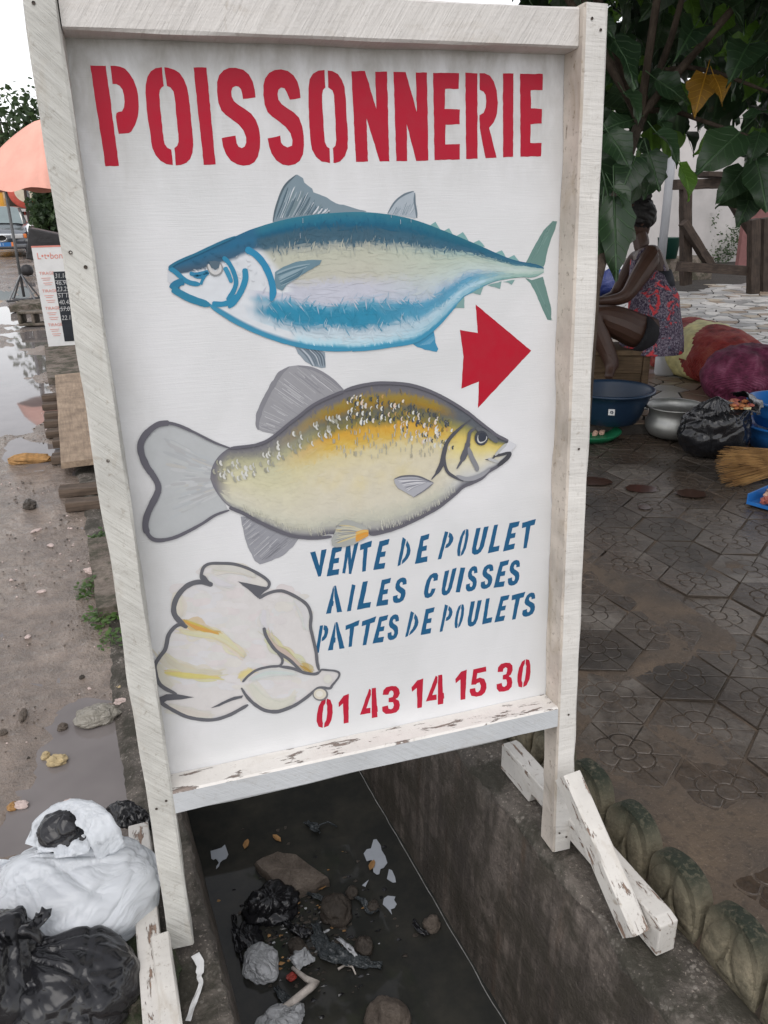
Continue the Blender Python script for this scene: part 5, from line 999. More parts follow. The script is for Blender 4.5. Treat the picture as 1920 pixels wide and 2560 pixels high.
b = (aty(40, 560, 34).x, 34, 0); tree('street_tree', b, 8, blobs_at([(20, 300, 0, 1.6, 1.3), (75, 290, .5, 1.3, 1.4), (55, 345, -.5, 1.7, 1.0), (100, 330, 0, 1.5, 1.3), (10, 355, .3, 1.3, .8), (90, 262, 0, .8, .7), (130, 300, .3, 1.5, 1.2)], b), 1050, .30, 3, 'tall open-crowned tree rising above the parasol', M['leaf_far'], .2)
b = (aty(128, 590, 22).x, 22, 0); tree('street_tree', b, 3.2, blobs_at([(112, 500, 0, .5, .6), (130, 480, .2, .6, .6), (105, 540, -.2, .35, .5), (135, 540, 0, .6, .7), (120, 565, .1, .5, .4), (100, 475, .3, .35, .3), (150, 520, 0, .5, .8)], b), 3600, .15, 8, 'dense dark green tree beside the left post of the sign', M['leaf_far'], .1)
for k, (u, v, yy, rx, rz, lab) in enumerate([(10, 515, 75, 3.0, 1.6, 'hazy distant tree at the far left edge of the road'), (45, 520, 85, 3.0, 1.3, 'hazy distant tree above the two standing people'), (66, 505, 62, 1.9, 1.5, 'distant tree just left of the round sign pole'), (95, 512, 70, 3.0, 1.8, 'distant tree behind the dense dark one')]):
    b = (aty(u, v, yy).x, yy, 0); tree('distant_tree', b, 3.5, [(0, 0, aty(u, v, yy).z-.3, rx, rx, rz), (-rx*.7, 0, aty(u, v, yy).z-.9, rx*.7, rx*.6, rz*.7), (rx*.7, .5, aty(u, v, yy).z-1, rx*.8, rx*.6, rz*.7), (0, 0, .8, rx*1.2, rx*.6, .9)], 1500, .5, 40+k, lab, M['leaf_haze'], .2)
# ================================================================ foreground: rubbish, stones, weeds
def plastic(name, c, rough=.3, trans=0.0, bump=.4, sc=26):
    t = NT(name); co = t.coord((1, 1, 1.6)); n = t.math('POWER', t.math('ABSOLUTE', t.math('MULTIPLY', t.math('SUBTRACT', t.noise(co, sc*.55, 3, .6, 1.4), .5), 3.0)), .6); n2 = t.noise(co, 5, 3)
    cc = t.ramp(n2, [(.3, tuple(v*.8 for v in c)), (.7, c)]); t.fin(cc, rough, t.bump(n, bump, .012), .5)
    if trans:
        tr = t.n('BsdfTranslucent'); tr.inputs[0].default_value = (*[min(1, v*1.05) for v in c], 1); ms = t.n('MixShader', i_0=trans); t.l(t.b.outputs[0], ms.inputs[1]); t.l(tr.outputs[0], ms.inputs[2]); t.l(ms.outputs[0], t.out.inputs[0])
    return t.m
M['bagwhite'] = plastic('white_bag_film', (.84, .87, .90), .2, .38, .34, 17); M['bagblack'] = plastic('black_bag_film', (.014, .014, .016), .2, 0, .16, 9); M['film'] = plastic('clear_wet_film', (.86, .88, .90), .07, .4, 1.0, 24); M['filmdark'] = plastic('dark_clear_film', (.06, .07, .075), .12, .1, .6, 30)
M['stone'] = concrete('brown_stone', (.10, .08, .064), (.20, .165, .135), None, .4, .8, 3, kind='Object'); M['wetstone'] = concrete('wet_stone', (.045, .038, .031), (.10, .083, .068), None, .3, .4, 3, kind='Object')
M['rubble'] = concrete('rubble_concrete', (.05, .043, .035), (.14, .12, .095), (.035, .05, .022), .7, .85, 2.5, kind='Object')
M['yellowstone'] = simple('yellow_brick_chunk', (.46, .36, .20), .8, .3, 60); M['pinkstone'] = simple('pink_tile_chunk', (.55, .44, .40), .7, .2, 60); M['corncob'] = simple('split_wood', (.36, .20, .075), .8, .4, 40, .5); M['bone'] = simple('pale_scrap', (.55, .5, .45), .6, .25, 60, .3); M['redbit'] = simple('red_scrap', (.28, .035, .025), .4, .3, 60); M['leafdry'] = simple('dry_leaf', (.34, .19, .075), .7, .3, 40)
def blob(name, c, r, mat, seed, amp=.25, freq=1.6, parent=None, n=(22, 30), flat=0.0, ang=0.0, smooth=False, facet=0.0):
    mb = MB(); vs = []; a_, b_ = n
    for i in range(a_+1):
        th = math.pi*i/a_
        for j in range(b_):
            ph = 2*math.pi*j/b_; d = Vector((math.sin(th)*math.cos(ph), math.sin(th)*math.sin(ph), math.cos(th)))
            k = 1+amp*fbm(d, freq, seed)
            if facet: k *= 1-facet*max(0, nz(d, 2.2, seed+9))
            p = Vector((d.x*r[0]*k, d.y*r[1]*k, d.z*r[2]*k)); 
            if p.z < -r[2]*(1-flat): p.z = -r[2]*(1-flat)
            vs.append((p.x*math.cos(ang)-p.y*math.sin(ang), p.x*math.sin(ang)+p.y*math.cos(ang), p.z))
    mb.add(vs, [(i*b_+j, (i+1)*b_+j, (i+1)*b_+(j+1) % b_, i*b_+(j+1) % b_) for i in range(a_) for j in range(b_)])
    return mb.build(name, mat, parent, smooth, loc=c)
def bag(name, c, r, mat, seed, knots, pleat=.09, parent=None, crump=.10, n=(70, 110), sag=.25, creases=14):
    """closed film bag: pleats run out from every knot direction, random sharp creases elsewhere"""
    mb = MB(); vs = []; a_, b_ = n; rr = random.Random(seed); K_ = [(Vector(k[0]).normalized(), k[1]) for k in knots]
    cr = [(Vector((rr.gauss(0, 1), rr.gauss(0, 1), rr.gauss(0, 1))).normalized(), rr.uniform(-.8, .8), rr.uniform(.02, .07)) for _ in range(creases)]
    for i in range(a_+1):
        th = math.pi*i/a_
        for j in range(b_):
            ph = 2*math.pi*j/b_; d = Vector((math.sin(th)*math.cos(ph), math.sin(th)*math.sin(ph), math.cos(th))); k = 1+crump*fbm(d, 1.5, seed, 2)
            for kd, ks in K_:
                ca = max(-1, min(1, d.dot(kd))); an = math.acos(ca); o1 = kd.orthogonal().normalized(); o2 = kd.cross(o1); ph2 = math.atan2(d.dot(o2), d.dot(o1)); ww = math.exp(-(an/1.0)**2)
                fold = (abs(math.sin(ph2*6.5+3.4*nz((math.cos(ph2), math.sin(ph2), an*.6), 1.3, seed)))**.55-.7)*(.45+1.1*max(0, nz((math.cos(ph2), math.sin(ph2), an), 2.2, seed+7)+.35))
                k += pleat*ww*fold*min(1, an*2.5) + ks*math.exp(-(an/.28)**2)
            for cd_, off, am in cr: k -= am*math.exp(-((d.dot(cd_)-off)/.045)**2)*(.5+.5*nz(d, 2, seed+am*90))
            k += .010*nz(d, 7, seed)+.005*abs(nz(d, 16, seed))
            p = Vector((d.x*r[0]*k, d.y*r[1]*k, d.z*r[2]*k)); lo = -r[2]*(1-sag)
            if p.z < lo: p.z = lo-(lo-p.z)*.08; p.x *= 1.02
            vs.append(p)
    mb.add(vs, [(i*b_+j, (i+1)*b_+j, (i+1)*b_+(j+1) % b_, i*b_+(j+1) % b_) for i in range(a_) for j in range(b_)])
    return mb.build(name, mat, parent, True, loc=c)
def ribbon(mb, pts, w, seed=0, up=(0, 0, 1), sub=6, crumple=0.0, cols=1):
    P = []; pts = [Vector(p) for p in pts]
    for i in range(len(pts)-1):
        a = pts[max(i-1, 0)]; b = pts[i]; c = pts[i+1]; d = pts[min(i+2, len(pts)-1)]
        for k in range(sub): t_ = k/sub; P.append(.5*(2*b+(c-a)*t_+(2*a-5*b+4*c-d)*t_*t_+(3*b-a-3*c+d)*t_**3))
    P.append(pts[-1]); n = cols+1; vs = []
    for i, p in enumerate(P):
        tg = (P[min(i+1, len(P)-1)]-P[max(i-1, 0)]).normalized(); s = tg.cross(Vector(up)).normalized(); nn = s.cross(tg); ww = w[min(int(i/len(P)*len(w)), len(w)-1)] if hasattr(w, '__len__') else w
        for j in range(n):
            e = (j/cols-.5)*ww; cz = crumple*nz((i*.35, j*.9, seed), 1, seed); vs.append(p+s*(e+cz*.5)+nn*cz)
    mb.add(vs, [(i*n+j, (i+1)*n+j, (i+1)*n+j+1, i*n+j+1) for i in range(len(P)-1) for j in range(cols)])
def thick(o, t_=.0008): m = o.modifiers.new('solid', 'SOLIDIFY'); m.thickness = t_; return o
Z5 = lambda a, b: (a/2.765, 1960+b/2.765)
Z6 = lambda a, b: (440+a/2.37, 1860+b/2.37)
# --- white bag, bundle in its mouth
c = atz(*Z5(520, 690), .125); wb = empty('rubbish_bag', (c.x, c.y, 0)); tag(wb, 'bulging white plastic carrier bag tied shut, beside the left foot of the sign', 'bag')
kd1 = (atz(*Z5(262, 420), .235)-c); kd2 = (atz(*Z5(870, 640), .19)-c)
o = bag('bag_body', (-.008, -.01, .105), (.168, .128, .108), M['bagwhite'], 11, [(kd1, .12)], .12, wb, .10, (110, 170), sag=.04, creases=16); o.scale = (1, 1, 1)
mb = MB(); hp = [atz(*Z5(225, 430), .225), atz(*Z5(290, 290), .25), atz(*Z5(400, 205), .27), atz(*Z5(520, 185), .275), atz(*Z5(640, 235), .265), atz(*Z5(720, 350), .24), atz(*Z5(775, 480), .20)]
ribbon(mb, [p-Vector((c.x, c.y, 0)) for p in hp], [.030, .036, .04, .044, .05, .055, .055], 3, (0, -.5, .8), 8, .005, 8); thick(mb.build('handle', M['bagwhite'], wb, True), .0015)
mb = MB(); hp = [atz(*Z5(265, 440), .232), atz(*Z5(430, 430), .236), atz(*Z5(570, 410), .232), atz(*Z5(690, 385), .228)]; ribbon(mb, [p-Vector((c.x, c.y, 0)) for p in hp], [.02, .045, .045, .02], 5, (0, -.3, .9), 8, .012, 6); thick(mb.build('handle', M['bagwhite'], wb, True), .0015)
mb = MB(); hp = [atz(*Z5(40, 520), .20), atz(*Z5(5, 640), .16), atz(*Z5(-5, 800), .11), atz(*Z5(2, 980), .06)]; ribbon(mb, [p-Vector((c.x, c.y, 0)) for p in hp], [.03, .03, .02], 6, (0, -1, .3), 6, .008, 5); thick(mb.build('handle', M['bagwhite'], wb, True), .0015)
p = atz(*Z5(455, 320), .235); tag(bag('rubbish_bundle', p, (.052, .045, .04), M['bagblack'], 21, [((.2, .1, 1), .05)], .1, None, .2, (40, 56)), 'small black plastic bundle held in the mouth of the white bag', 'bag')
# --- black bags
c = atz(*Z5(470, 1400), .075); bb_ = empty('rubbish_bag', (c.x, c.y, 0)); tag(bb_, 'shiny black rubbish bag with a knotted neck, in front of the white bag', 'bag')
kd = atz(*Z5(150, 1120), .17)-c; bag('bag_body', (0, 0, c.z), (.122, .11, .08), M['bagblack'], 5, [(kd, .2)], .15, bb_, .10, (90, 140))
p = atz(*Z5(165, 1090), .165)-Vector((c.x, c.y, 0)); mb = MB()
for k in range(5):
    a = R(40+62*k); ribbon(mb, [p, p+Vector((.02*math.cos(a), .012*math.sin(a), .015)), p+Vector((.045*math.cos(a), .03*math.sin(a), .03+.008*k)), p+Vector((.06*math.cos(a+.4), .04*math.sin(a), .03))], [.012, .026, .03, .018], k, (0, 0, 1), 5, .008, 4)
thick(mb.build('knot', M['bagblack'], bb_, True), .001)
c = atz(*Z5(-60, 1400), .09); tag(bag('rubbish_bag', c, (.10, .12, .11), M['bagblack'], 15, [((.5, .2, .9), .2)], .14, None, .16, (56, 80)), 'black rubbish bag cut by the left edge of the picture', 'bag')
mb = MB(); bs_ = [atz(*Z5(640, 230), .03), atz(*Z5(740, 235), .06), atz(*Z5(840, 205), .075), atz(*Z5(930, 235), .06), atz(*Z5(1010, 280), .04), atz(*Z5(1040, 310), .02)]
ribbon(mb, bs_, [.03, .055, .06, .05, .045, .03], 7, (0, -.6, .8), 8, .014, 8); tag(thick(mb.build('black_sheet', M['bagblack'], None, True), .0012), 'crumpled strip of black plastic lying behind the left foot', 'plastic sheet')
mb = MB(); ribbon(mb, [atz(*Z5(1350, 1180), .012), atz(*Z5(1385, 1250), .010), atz(*Z5(1378, 1330), .008), atz(*Z5(1388, 1390), .010), atz(*Z5(1345, 1500), .008), atz(*Z5(1300, 1640), .006)], [.016, .014, .009, .008, .009, .009], 4, sub=6, crumple=.002, cols=2); tag(thick(mb.build('packing_strap', M['white'], None), .001), 'bent white plastic strap lying on the drain rim', 'strap')
for k, (u, v, r, lab) in enumerate([(1000, 1330, .06, 'rough mossy lump of concrete between the black bag and the left foot'), (860, 1560, .055, 'lump of rubble under the front of the black bag'), (40, 900, .05, 'dark rock under the left side of the white bag'), (20, 1240, .06, 'dark wet rock between the two black bags')]):
    p = atz(*Z5(u, v), .02); tag(blob('rubble_lump', p, (r, r*1.2, r*.62), M['rubble'], 50+k, .35, 1.8, facet=.25), lab, 'rubble')
# --- in the drain
def inwater(u, v, dz=0.0): return atz(*Z6(u, v), WZ+dz)
pts = [(460, 690), (600, 618), (720, 662), (915, 795), (830, 832), (690, 885), (560, 805)]
mb = MB(); P = [inwater(u, v, .03) for u, v in pts]; cc = sum(P, Vector())/len(P); n = len(P); fp = []
for i in range(n):
    for k in range(3): q = P[i].lerp(P[(i+1) % n], k/3); fp.append(q-cc+Vector((rnd.uniform(-.004, .004), rnd.uniform(-.004, .004), 0)))
n = len(fp); mb.add([(p.x*.95, p.y*.95, p.z+.012*fbm((p.x, p.y, 0), 12, 4)) for p in fp]+[(p.x, p.y, p.z-.012) for p in fp]+[(p.x*.98, p.y*.98, -.06) for p in fp]+[(p.x*.5, p.y*.5, .006+.012*fbm((p.x, p.y, 0), 12, 7)) for p in fp]+[(0, 0, .008)],
    [(n+i, n+(i+1) % n, (i+1) % n, i) for i in range(n)]+[(2*n+i, 2*n+(i+1) % n, n+(i+1) % n, n+i) for i in range(n)]+[(i, (i+1) % n, 3*n+(i+1) % n, 3*n+i) for i in range(n)]+[(3*n+i, 3*n+(i+1) % n, 4*n) for i in range(n)])
tag(mb.build('flat_stone', M['stone'], None, loc=cc), 'large flat brown stone slab breaking the water in the drain', 'stone')
tag(bag('drain_bag', inwater(560, 960, .015), (.082, .066, .05), M['bagblack'], 33, [((.1, -.2, 1), .1), ((.8, .3, .4), .06)], .2, None, .28, (60, 84), .1, 22), 'crumpled black plastic bag in the drain below the flat stone', 'bag')
tag(bag('drain_bag', inwater(430, 1140, .0), (.04, .05, .02), M['bagblack'], 37, [((.1, -.2, 1), .1)], .2, None, .3, (40, 56), .1, 14), 'limp black plastic scrap beside the clear bag in the drain', 'bag')
tag(bag('drain_bag', inwater(505, 1300, .015), (.05, .06, .034), M['film'], 34, [((.1, -.4, 1), .08), ((-.6, .6, .5), .06)], .16, None, .18, (56, 76), .1, 24), 'crumpled greyish clear plastic bag floating in the drain', 'bag')
for k, (u, v, rx, ry, rz, m, lab) in enumerate([(950, 985, .047, .056, .04, 'wetstone', 'biggest rounded stone in the middle of the drain'), (1040, 880, .02, .02, .02, 'wetstone', 'small stone touching the top of the biggest rounded stone'), (725, 1210, .034, .024, .022, 'wetstone', 'brown stone right of the clear bag in the drain'), (1115, 1200, .026, .03, .026, 'wetstone', 'egg shaped stone right of the dark plastic strip'), (1515, 1065, .028, .025, .022, 'stone', 'lone brown stone near the right wall of the drain'), (1250, 1640, .06, .056, .045, 'stone', 'smooth brown stone at the bottom edge of the picture'), (1170, 960, .018, .02, .012, 'wetstone', 'low dark stone just right of the biggest rounded stone')]):
    tag(blob('drain_stone', inwater(u, v, .012), (rx, ry, rz), M[m], 70+k, .16, 1.1, facet=.35, ang=k, smooth=True), lab, 'stone')
mb = MB(); ribbon(mb, [inwater(830, 1060, .012), inwater(850, 1150, .02), inwater(900, 1225, .015), inwater(1000, 1255, .02), inwater(1100, 1290, .012), inwater(1220, 1315, .01)], [.02, .045, .06, .055, .04, .02], 8, sub=8, crumple=.02, cols=8); tag(thick(mb.build('film_strip', M['filmdark'], None, True), .001), 'dark twisted strip of clear film among the drain stones', 'plastic film')
mb = MB(); ribbon(mb, [inwater(960, 1150, .02), inwater(1020, 1200, .03), inwater(1075, 1265, .015)], [.012, .016, .01], 8, sub=6, crumple=.006, cols=3); tag(thick(mb.build('film_strip', M['film'], None, True), .001), 'narrow pale strip of film leading to the egg shaped stone', 'plastic film')
mb = MB(); mb.tube([inwater(600, 1590, .01), inwater(700, 1520, .018), inwater(800, 1440, .025), inwater(825, 1425, .022), inwater(770, 1390, .025), inwater(690, 1325, .02)], [.007, .010, .011, .014, .008, .005], 8); tag(mb.build('bird_bone', M['bone'], None, True), 'bent pale bone with a joint lying in the drain', 'bone')
mb = MB(); ribbon(mb, [inwater(700, 1310, .02), inwater(740, 1265, .03), inwater(800, 1245, .02)], [.05, .06, .05], 9, sub=6, crumple=.018, cols=6); tag(thick(mb.build('film_scrap', M['film'], None, True), .001), 'fan shaped scrap of clear film above the bone', 'plastic film')
mb = MB(); mb.tube([inwater(960, 1335, .008), inwater(1000, 1310, .012), inwater(1045, 1320, .012), inwater(1065, 1365, .008)], [.004, .003, .0028, .002], 6); tag(mb.build('white_hook', M['bone'], None, True), 'thin white curved piece floating right of the bone', 'scrap')
tag(blob('red_scrap', inwater(685, 1380, .012), (.013, .011, .008), M['redbit'], 91, .4, 2), 'small red scrap between the clear bag and the bone', 'scrap')
mb = MB(); ribbon(mb, [inwater(770, 460, .02), inwater(820, 490, .03), inwater(850, 520, .012)], [.02, .035, .015], 3, sub=6, crumple=.014, cols=5)
mb.tube([inwater(835, 520, .01), inwater(850, 480, .02), inwater(900, 460, .025), inwater(955, 490, .01)], .003, 6); tag(thick(mb.build('film_scrap', M['filmdark'], None, True), .001), 'shiny scrap of clear film near the far end of the drain', 'plastic film')
tag(bag('drain_bag', inwater(630, 1640, .0), (.06, .04, .03), M['film'], 39, [((.1, -.4, 1), .1)], .2, None, .3, (36, 50), .1, 14), 'clear plastic scrap at the bottom edge of the drain', 'plastic film')
for k, (u, v, a, m, lab) in enumerate([(865, 845, .4, 'leafdry', 'tan leaf lying against the flat stone'), (415, 595, 1.2, 'leafdry', 'orange leaf floating left of the flat stone'), (600, 560, 2.0, 'leafdry', 'brown leaf floating behind the flat stone'), (1160, 720, 1.0, 'leafdry', 'yellowish leaf floating near the right wall')]):
    mb = MB(); s = .022; mb.add([(-s, 0, 0), (-s*.3, s*.42, .003), (s*.6, s*.35, .002), (s*1.2, 0, 0), (s*.6, -s*.35, .003), (-s*.3, -s*.42, .001), (0, 0, -.002)], [(6, i, (i+1) % 6) for i in range(6)]); o = thick(mb.build('fallen_leaf', M[m], None, loc=inwater(u, v, .005), rot=(0, .1, a)), .0012); tag(o, lab, 'leaf')
# --- on the muddy roadside
Z4 = lambda a, b: (a/3.318, 1500+b/3.318)
Z3 = lambda a, b: (a/2.765, 800+b/2.765)
def onmud(q, dz=0.0): p = atz(*q, 0); return atz(*q, max(mudz(p.x, p.y), -.0125)+dz)
for k, (q, r, m, lab) in enumerate([(Z4(470, 1335), (.027, .02, .017), 'yellowstone', 'square yellow brick chunk in the mud by the puddle'), (Z4(380, 1295), (.015, .012, .011), 'yellowstone', 'smaller yellow chunk touching the square one'), (Z4(1005, 850), (.024, .015, .013), 'pinkstone', 'pale pink tile chunk against the left post'), (Z4(995, 735), (.012, .017, .008), 'yellowstone', 'round yellowish pebble above the pink chunk'), (Z4(520, 1055), (.012, .015, .012), 'stone', 'brown round pebble left of the plastic wad'), (Z4(680, 640), (.009, .008, .008), 'wetstone', 'small dark pebble above the plastic wad'), (Z4(190, 950), (.032, .011, .009), 'stone', 'long brown stone on the wet mud at the left'), (Z4(170, 1700), (.022, .013, .010), 'pinkstone', 'cream coloured fragment just above the white bag'), (Z4(105, 1715), (.014, .013, .010), 'corncob', 'orange brown fragment beside the cream one'), (Z4(580, 1690), (.022, .018, .005), 'pinkstone', 'flat pinkish flake in the mud right of the fragments'), (Z4(25, 1100), (.014, .012, .009), 'stone', 'grey stone at the left edge of the picture'), (Z3(205, 1280), (.040, .032, .03), 'wetstone', 'dark clod of earth on the road side'), (Z3(205, 965), (.13, .045, .035), 'corncob', 'split orange brown piece of wood at the puddle edge'), (Z3(640, 1800), (.03, .025, .02), 'stone', 'grey stone against the concrete slab'), (Z3(625, 1735), (.03, .014, .014), 'pinkstone', 'pale oblong chunk leaning on the concrete slab'), (Z3(250, 1455), (.03, .012, .006), 'pinkstone', 'thin pale flake lying in the mud'), (Z3(350, 1557), (.02, .014, .004), 'pinkstone', 'round reddish flake in the mud'), (Z3(290, 1875), (.018, .013, .004), 'pinkstone', 'round pinkish cap in the mud'), (Z4(230, 305), (.014, .010, .004), 'pinkstone', 'pale oval flake beside a dark pebble')]):
    tag(blob('pebble', onmud(q, r[2]*.45), r, M[m], 110+k, .22, 1.6, facet=.45, n=(12, 16), ang=k*1.3), lab, 'stone')
tag(bag('plastic_wad', onmud(Z4(800, 965), .016), (.062, .038, .03), plastic('dirty_film', (.42, .39, .33), .25, .2, .6, 40), 61, [((.6, .2, .7), .1)], .2, None, .25, (44, 60), .15, 20), 'crumpled dirty clear plastic wad lying in the puddle', 'plastic')
mb = MB(); r2 = random.Random(4)
for k in range(3200):
    y = r2.uniform(.3, 6)**1.0; x = xl(y)-.1-r2.random()**1.5*(1.2+.2*y); s = r2.uniform(.002, .007)*(1+.12*y)
    if nz((x, y, 0), 2.5, 8) < -.05: continue
    z = mudz(x, y); 
    if z < -.013: continue
    a = r2.uniform(0, 6.3); P = [(x+s*math.cos(a+i*1.57)*r2.uniform(.6, 1.2), y+s*math.sin(a+i*1.57)*r2.uniform(.6, 1.2)) for i in range(4)]
    mb.add([(q[0], q[1], z-.001) for q in P]+[(x, y, z+s*r2.uniform(.3, .8))], [(i, (i+1) % 4, 4) for i in range(4)], r2.choice([0, 0, 0, 1, 1, 2]))
tag(mb.build('mud_grit', [M['wetstone'], M['stone'], M['pinkstone']]), 'small grit and chips scattered over the mud', 'grit', kind='stuff')
def weed(p, r, n, lab, seed, h=.06):
    rr = random.Random(seed); root = empty('weed', p); mb = MB()
    for i in range(n):
        a = rr.uniform(0, 6.28); d = r*math.sqrt(rr.random()); x, y = d*math.cos(a), d*math.sin(a)*1.5; z = h*rr.random()*(1-d/r*.6)+.006; s = rr.uniform(.014, .030)*(r/.06)**.3; b = rr.uniform(0, 6.28); tlt = rr.uniform(-.5, .6)
        u = Vector((math.cos(b), math.sin(b), tlt)).normalized(); v = Vector((-math.sin(b), math.cos(b), 0))
        mb.add([Vector((x, y, z)), Vector((x, y, z))+u*s*.5+v*s*.35, Vector((x, y, z))+u*s, Vector((x, y, z))+u*s*.5-v*s*.35], [(0, 1, 2), (0, 2, 3)])
    mb.build('leaves', M['weed'], root); mb = MB()
    for i in range(8): a = rr.uniform(0, 6.28); d = r*.6; mb.tube([(0, 0, 0), (d*.4*math.cos(a), d*.6*math.sin(a), h*.6), (d*math.cos(a), d*1.4*math.sin(a), h*.5)], .0012, 4)
    mb.build('stems', M['weed'], root); tag(root, lab, 'weed')
weed(onmud(Z3(625, 1885)), .05, 90, 'green weed growing against the concrete slab', 3); weed(onmud(Z3(700, 2075)), .055, 100, 'low green weed at the near corner of the concrete slab', 5, .035); weed(onmud(Z4(935, 345)), .05, 34, 'single broad-leafed weed beside the left post', 8, .02); weed(onmud(Z3(700, 1520)), .04, 40, 'thin tuft of grass behind the concrete slab', 9, .05)

# --- ragged pale sheets on the water, sky reflections put into their colour
M['skypatch'] = simple('painted_sky_reflection', (.40, .43, .47), .12, .06, 20, .05, .5)
for k, (pts, lab) in enumerate([([(205,635),(240,625),(270,615),(290,597),(300,625),(310,655),(298,680),(275,690),(262,702),(255,725),(238,742),(240,725),(255,705),(245,690),(235,680),(222,688),(210,680)], 'small ragged pale patch painted as sky reflection beside the left wall'), ([(1112,650),(1130,625),(1155,620),(1170,568),(1188,565),(1212,600),(1218,630),(1240,665),(1252,705),(1230,735),(1212,740),(1205,772),(1190,775),(1170,760),(1165,725),(1172,700),(1158,688),(1130,695)], 'biggest ragged pale patch painted as sky reflection near the right wall'), ([(1262,742),(1280,750),(1298,790),(1303,820),(1285,822),(1268,812),(1250,800)], 'pale triangular patch painted as sky reflection below the biggest one'), ([(1102,838),(1142,805),(1122,848)], 'tiny pale triangle painted as sky reflection above the biggest rounded stone'), ([(1232,915),(1255,900),(1300,905),(1292,925),(1308,950),(1295,972),(1272,980),(1280,1012),(1258,982),(1225,950)], 'pale patch painted as sky reflection nearest to the stones by the right wall')]):
    P = [inwater(u, v, .0025) for u, v in pts]; c0 = sum(P, Vector())/len(P); mb = MB(); vs = [Vector((p.x-c0.x, p.y-c0.y, 0)) for p in P]; mb.add(vs, tessellate_polygon([vs])); tag(thick(mb.build('sky_reflection_patch', M['skypatch'], None, loc=c0), .001), lab, 'reflection patch')

# --- sodden bits caught around the stones
rr = random.Random(91); mb = MB(); tone = 0
for k in range(420):
    u = rr.gauss(760, 190); v = rr.gauss(1080, 190); p = inwater(u, v, .001)
    if not xl(p.y)+.075 < p.x < xr(p.y)-.05: continue
    s = rr.uniform(.003, .011); a_ = rr.uniform(0, 6.3); n_ = rr.randint(4, 6); P = [p+Vector((s*math.cos(a_+i*6.283/n_)*rr.uniform(.4, 1.3), s*math.sin(a_+i*6.283/n_)*rr.uniform(.4, 1.3)*.6, rr.uniform(-.002, .003))) for i in range(n_)]
    mb.add(P+[p+Vector((0, 0, s*rr.uniform(.1, .5)))], [(i, (i+1) % n_, n_) for i in range(n_)], rr.choice([0]*8+[1]*8+[2, 3]))
tag(mb.build('drain_silt', [M['bagblack'], M['wetstone'], M['leafdry'], M['film']]), 'sodden bits of silt and litter floating around the drain stones', 'litter', kind='stuff')
for k, (pts, w_, m, lab) in enumerate([([(640, 1050), (700, 1090), (760, 1120), (820, 1110)], .03, 'bagblack', 'black plastic shred under the biggest rounded stone'), ([(340, 1010), (350, 1100), (370, 1190), (390, 1290)], .02, 'bagblack', 'long black plastic shred along the left side of the drain'), ([(760, 880), (830, 900), (900, 930), (960, 900)], .018, 'filmdark', 'dark film shred between the flat stone and the round one'), ([(1050, 900), (1110, 930), (1150, 990), (1200, 980)], .02, 'filmdark', 'dark film shred right of the biggest rounded stone'), ([(590, 1440), (640, 1500), (700, 1560)], .024, 'filmdark', 'dark film shred beside the bone'), ([(1410, 1040), (1440, 1100), (1500, 1130)], .016, 'bagblack', 'black plastic shred around the lone stone')]):
    mb = MB(); ribbon(mb, [inwater(u, v, .008+.008*(i % 2)) for i, (u, v) in enumerate(pts)], [w_*.6, w_, w_*1.1, w_*.5], 20+k, sub=7, crumple=.014, cols=6); tag(thick(mb.build('plastic_shred', M[m], None, True), .001), lab, 'plastic film')
# ================================================================ yard on the right
Y3 = lambda a, b: (1460+a/3.607, 780+b/3.607)
Y2 = lambda a, b: (1460+a/3.607, 480+b/3.607)
Y1 = lambda a, b: (1460+a/3.607, b/3.607)
M['navy'] = simple('dark_blue_plastic', (.012, .028, .055), .35, .15, 5, .02); M['green'] = simple('green_plastic', (.012, .14, .06), .35, .15, 5, .03); M['alu'] = simple('dull_aluminium', (.36, .36, .34), .42, .18, 12, .08, Metallic=.75)
M['oldwall'] = simple('old_plaster_wall', (.50, .475, .46), .9, .22, .9, .1, kind='World')
M['pipe'] = simple('grey_pipe', (.38, .39, .41), .5, .1, 3, .05); M['mauve'] = simple('faded_red_boards', (.20, .09, .085), .8, .25, 4, .2); M['hair'] = simple('black_hair', (.008, .007, .007), .6, .3, 60, .5)
M['shorts'] = simple('black_shorts', (.010, .010, .012), .85, .3, 30, .2); M['bra'] = simple('slate_vest', (.016, .018, .026), .8, .2, 30, .1); M['straw'] = wood('broom_straw', (.20, .10, .035), (.46, .27, .10), .7, (3, 3, 3)); M['jug'] = simple('white_plastic_jug', (.62, .63, .64), .3, .08, 6, .05)
t = NT('floral_cloth'); co = t.coord(); v = t.n('TexVoronoi', i_Scale=17); t.l(co, v.inputs['Vector']); n1 = t.noise(co, 9, 4, .6, 1.0); n2 = t.noise(co, 75, 4, .75)
c = t.ramp(n2, [(.38, (.025, .022, .04)), (.5, (.10, .075, .11)), (.62, (.26, .24, .28))]); c = t.mix(t.ramp(n1, [(.55, 0), (.60, 1)]), c, t.ramp(n2, [(.3, (.42, .03, .045)), (.6, (.62, .07, .075))])); c = t.mix(t.ramp(v.outputs['Distance'], [(.12, .5), (.2, 0)]), c, (.05, .12, .16))
M['floral'] = t.fin(c, .85, t.bump(t.noise(co, 14, 3), .3, .02), .2)
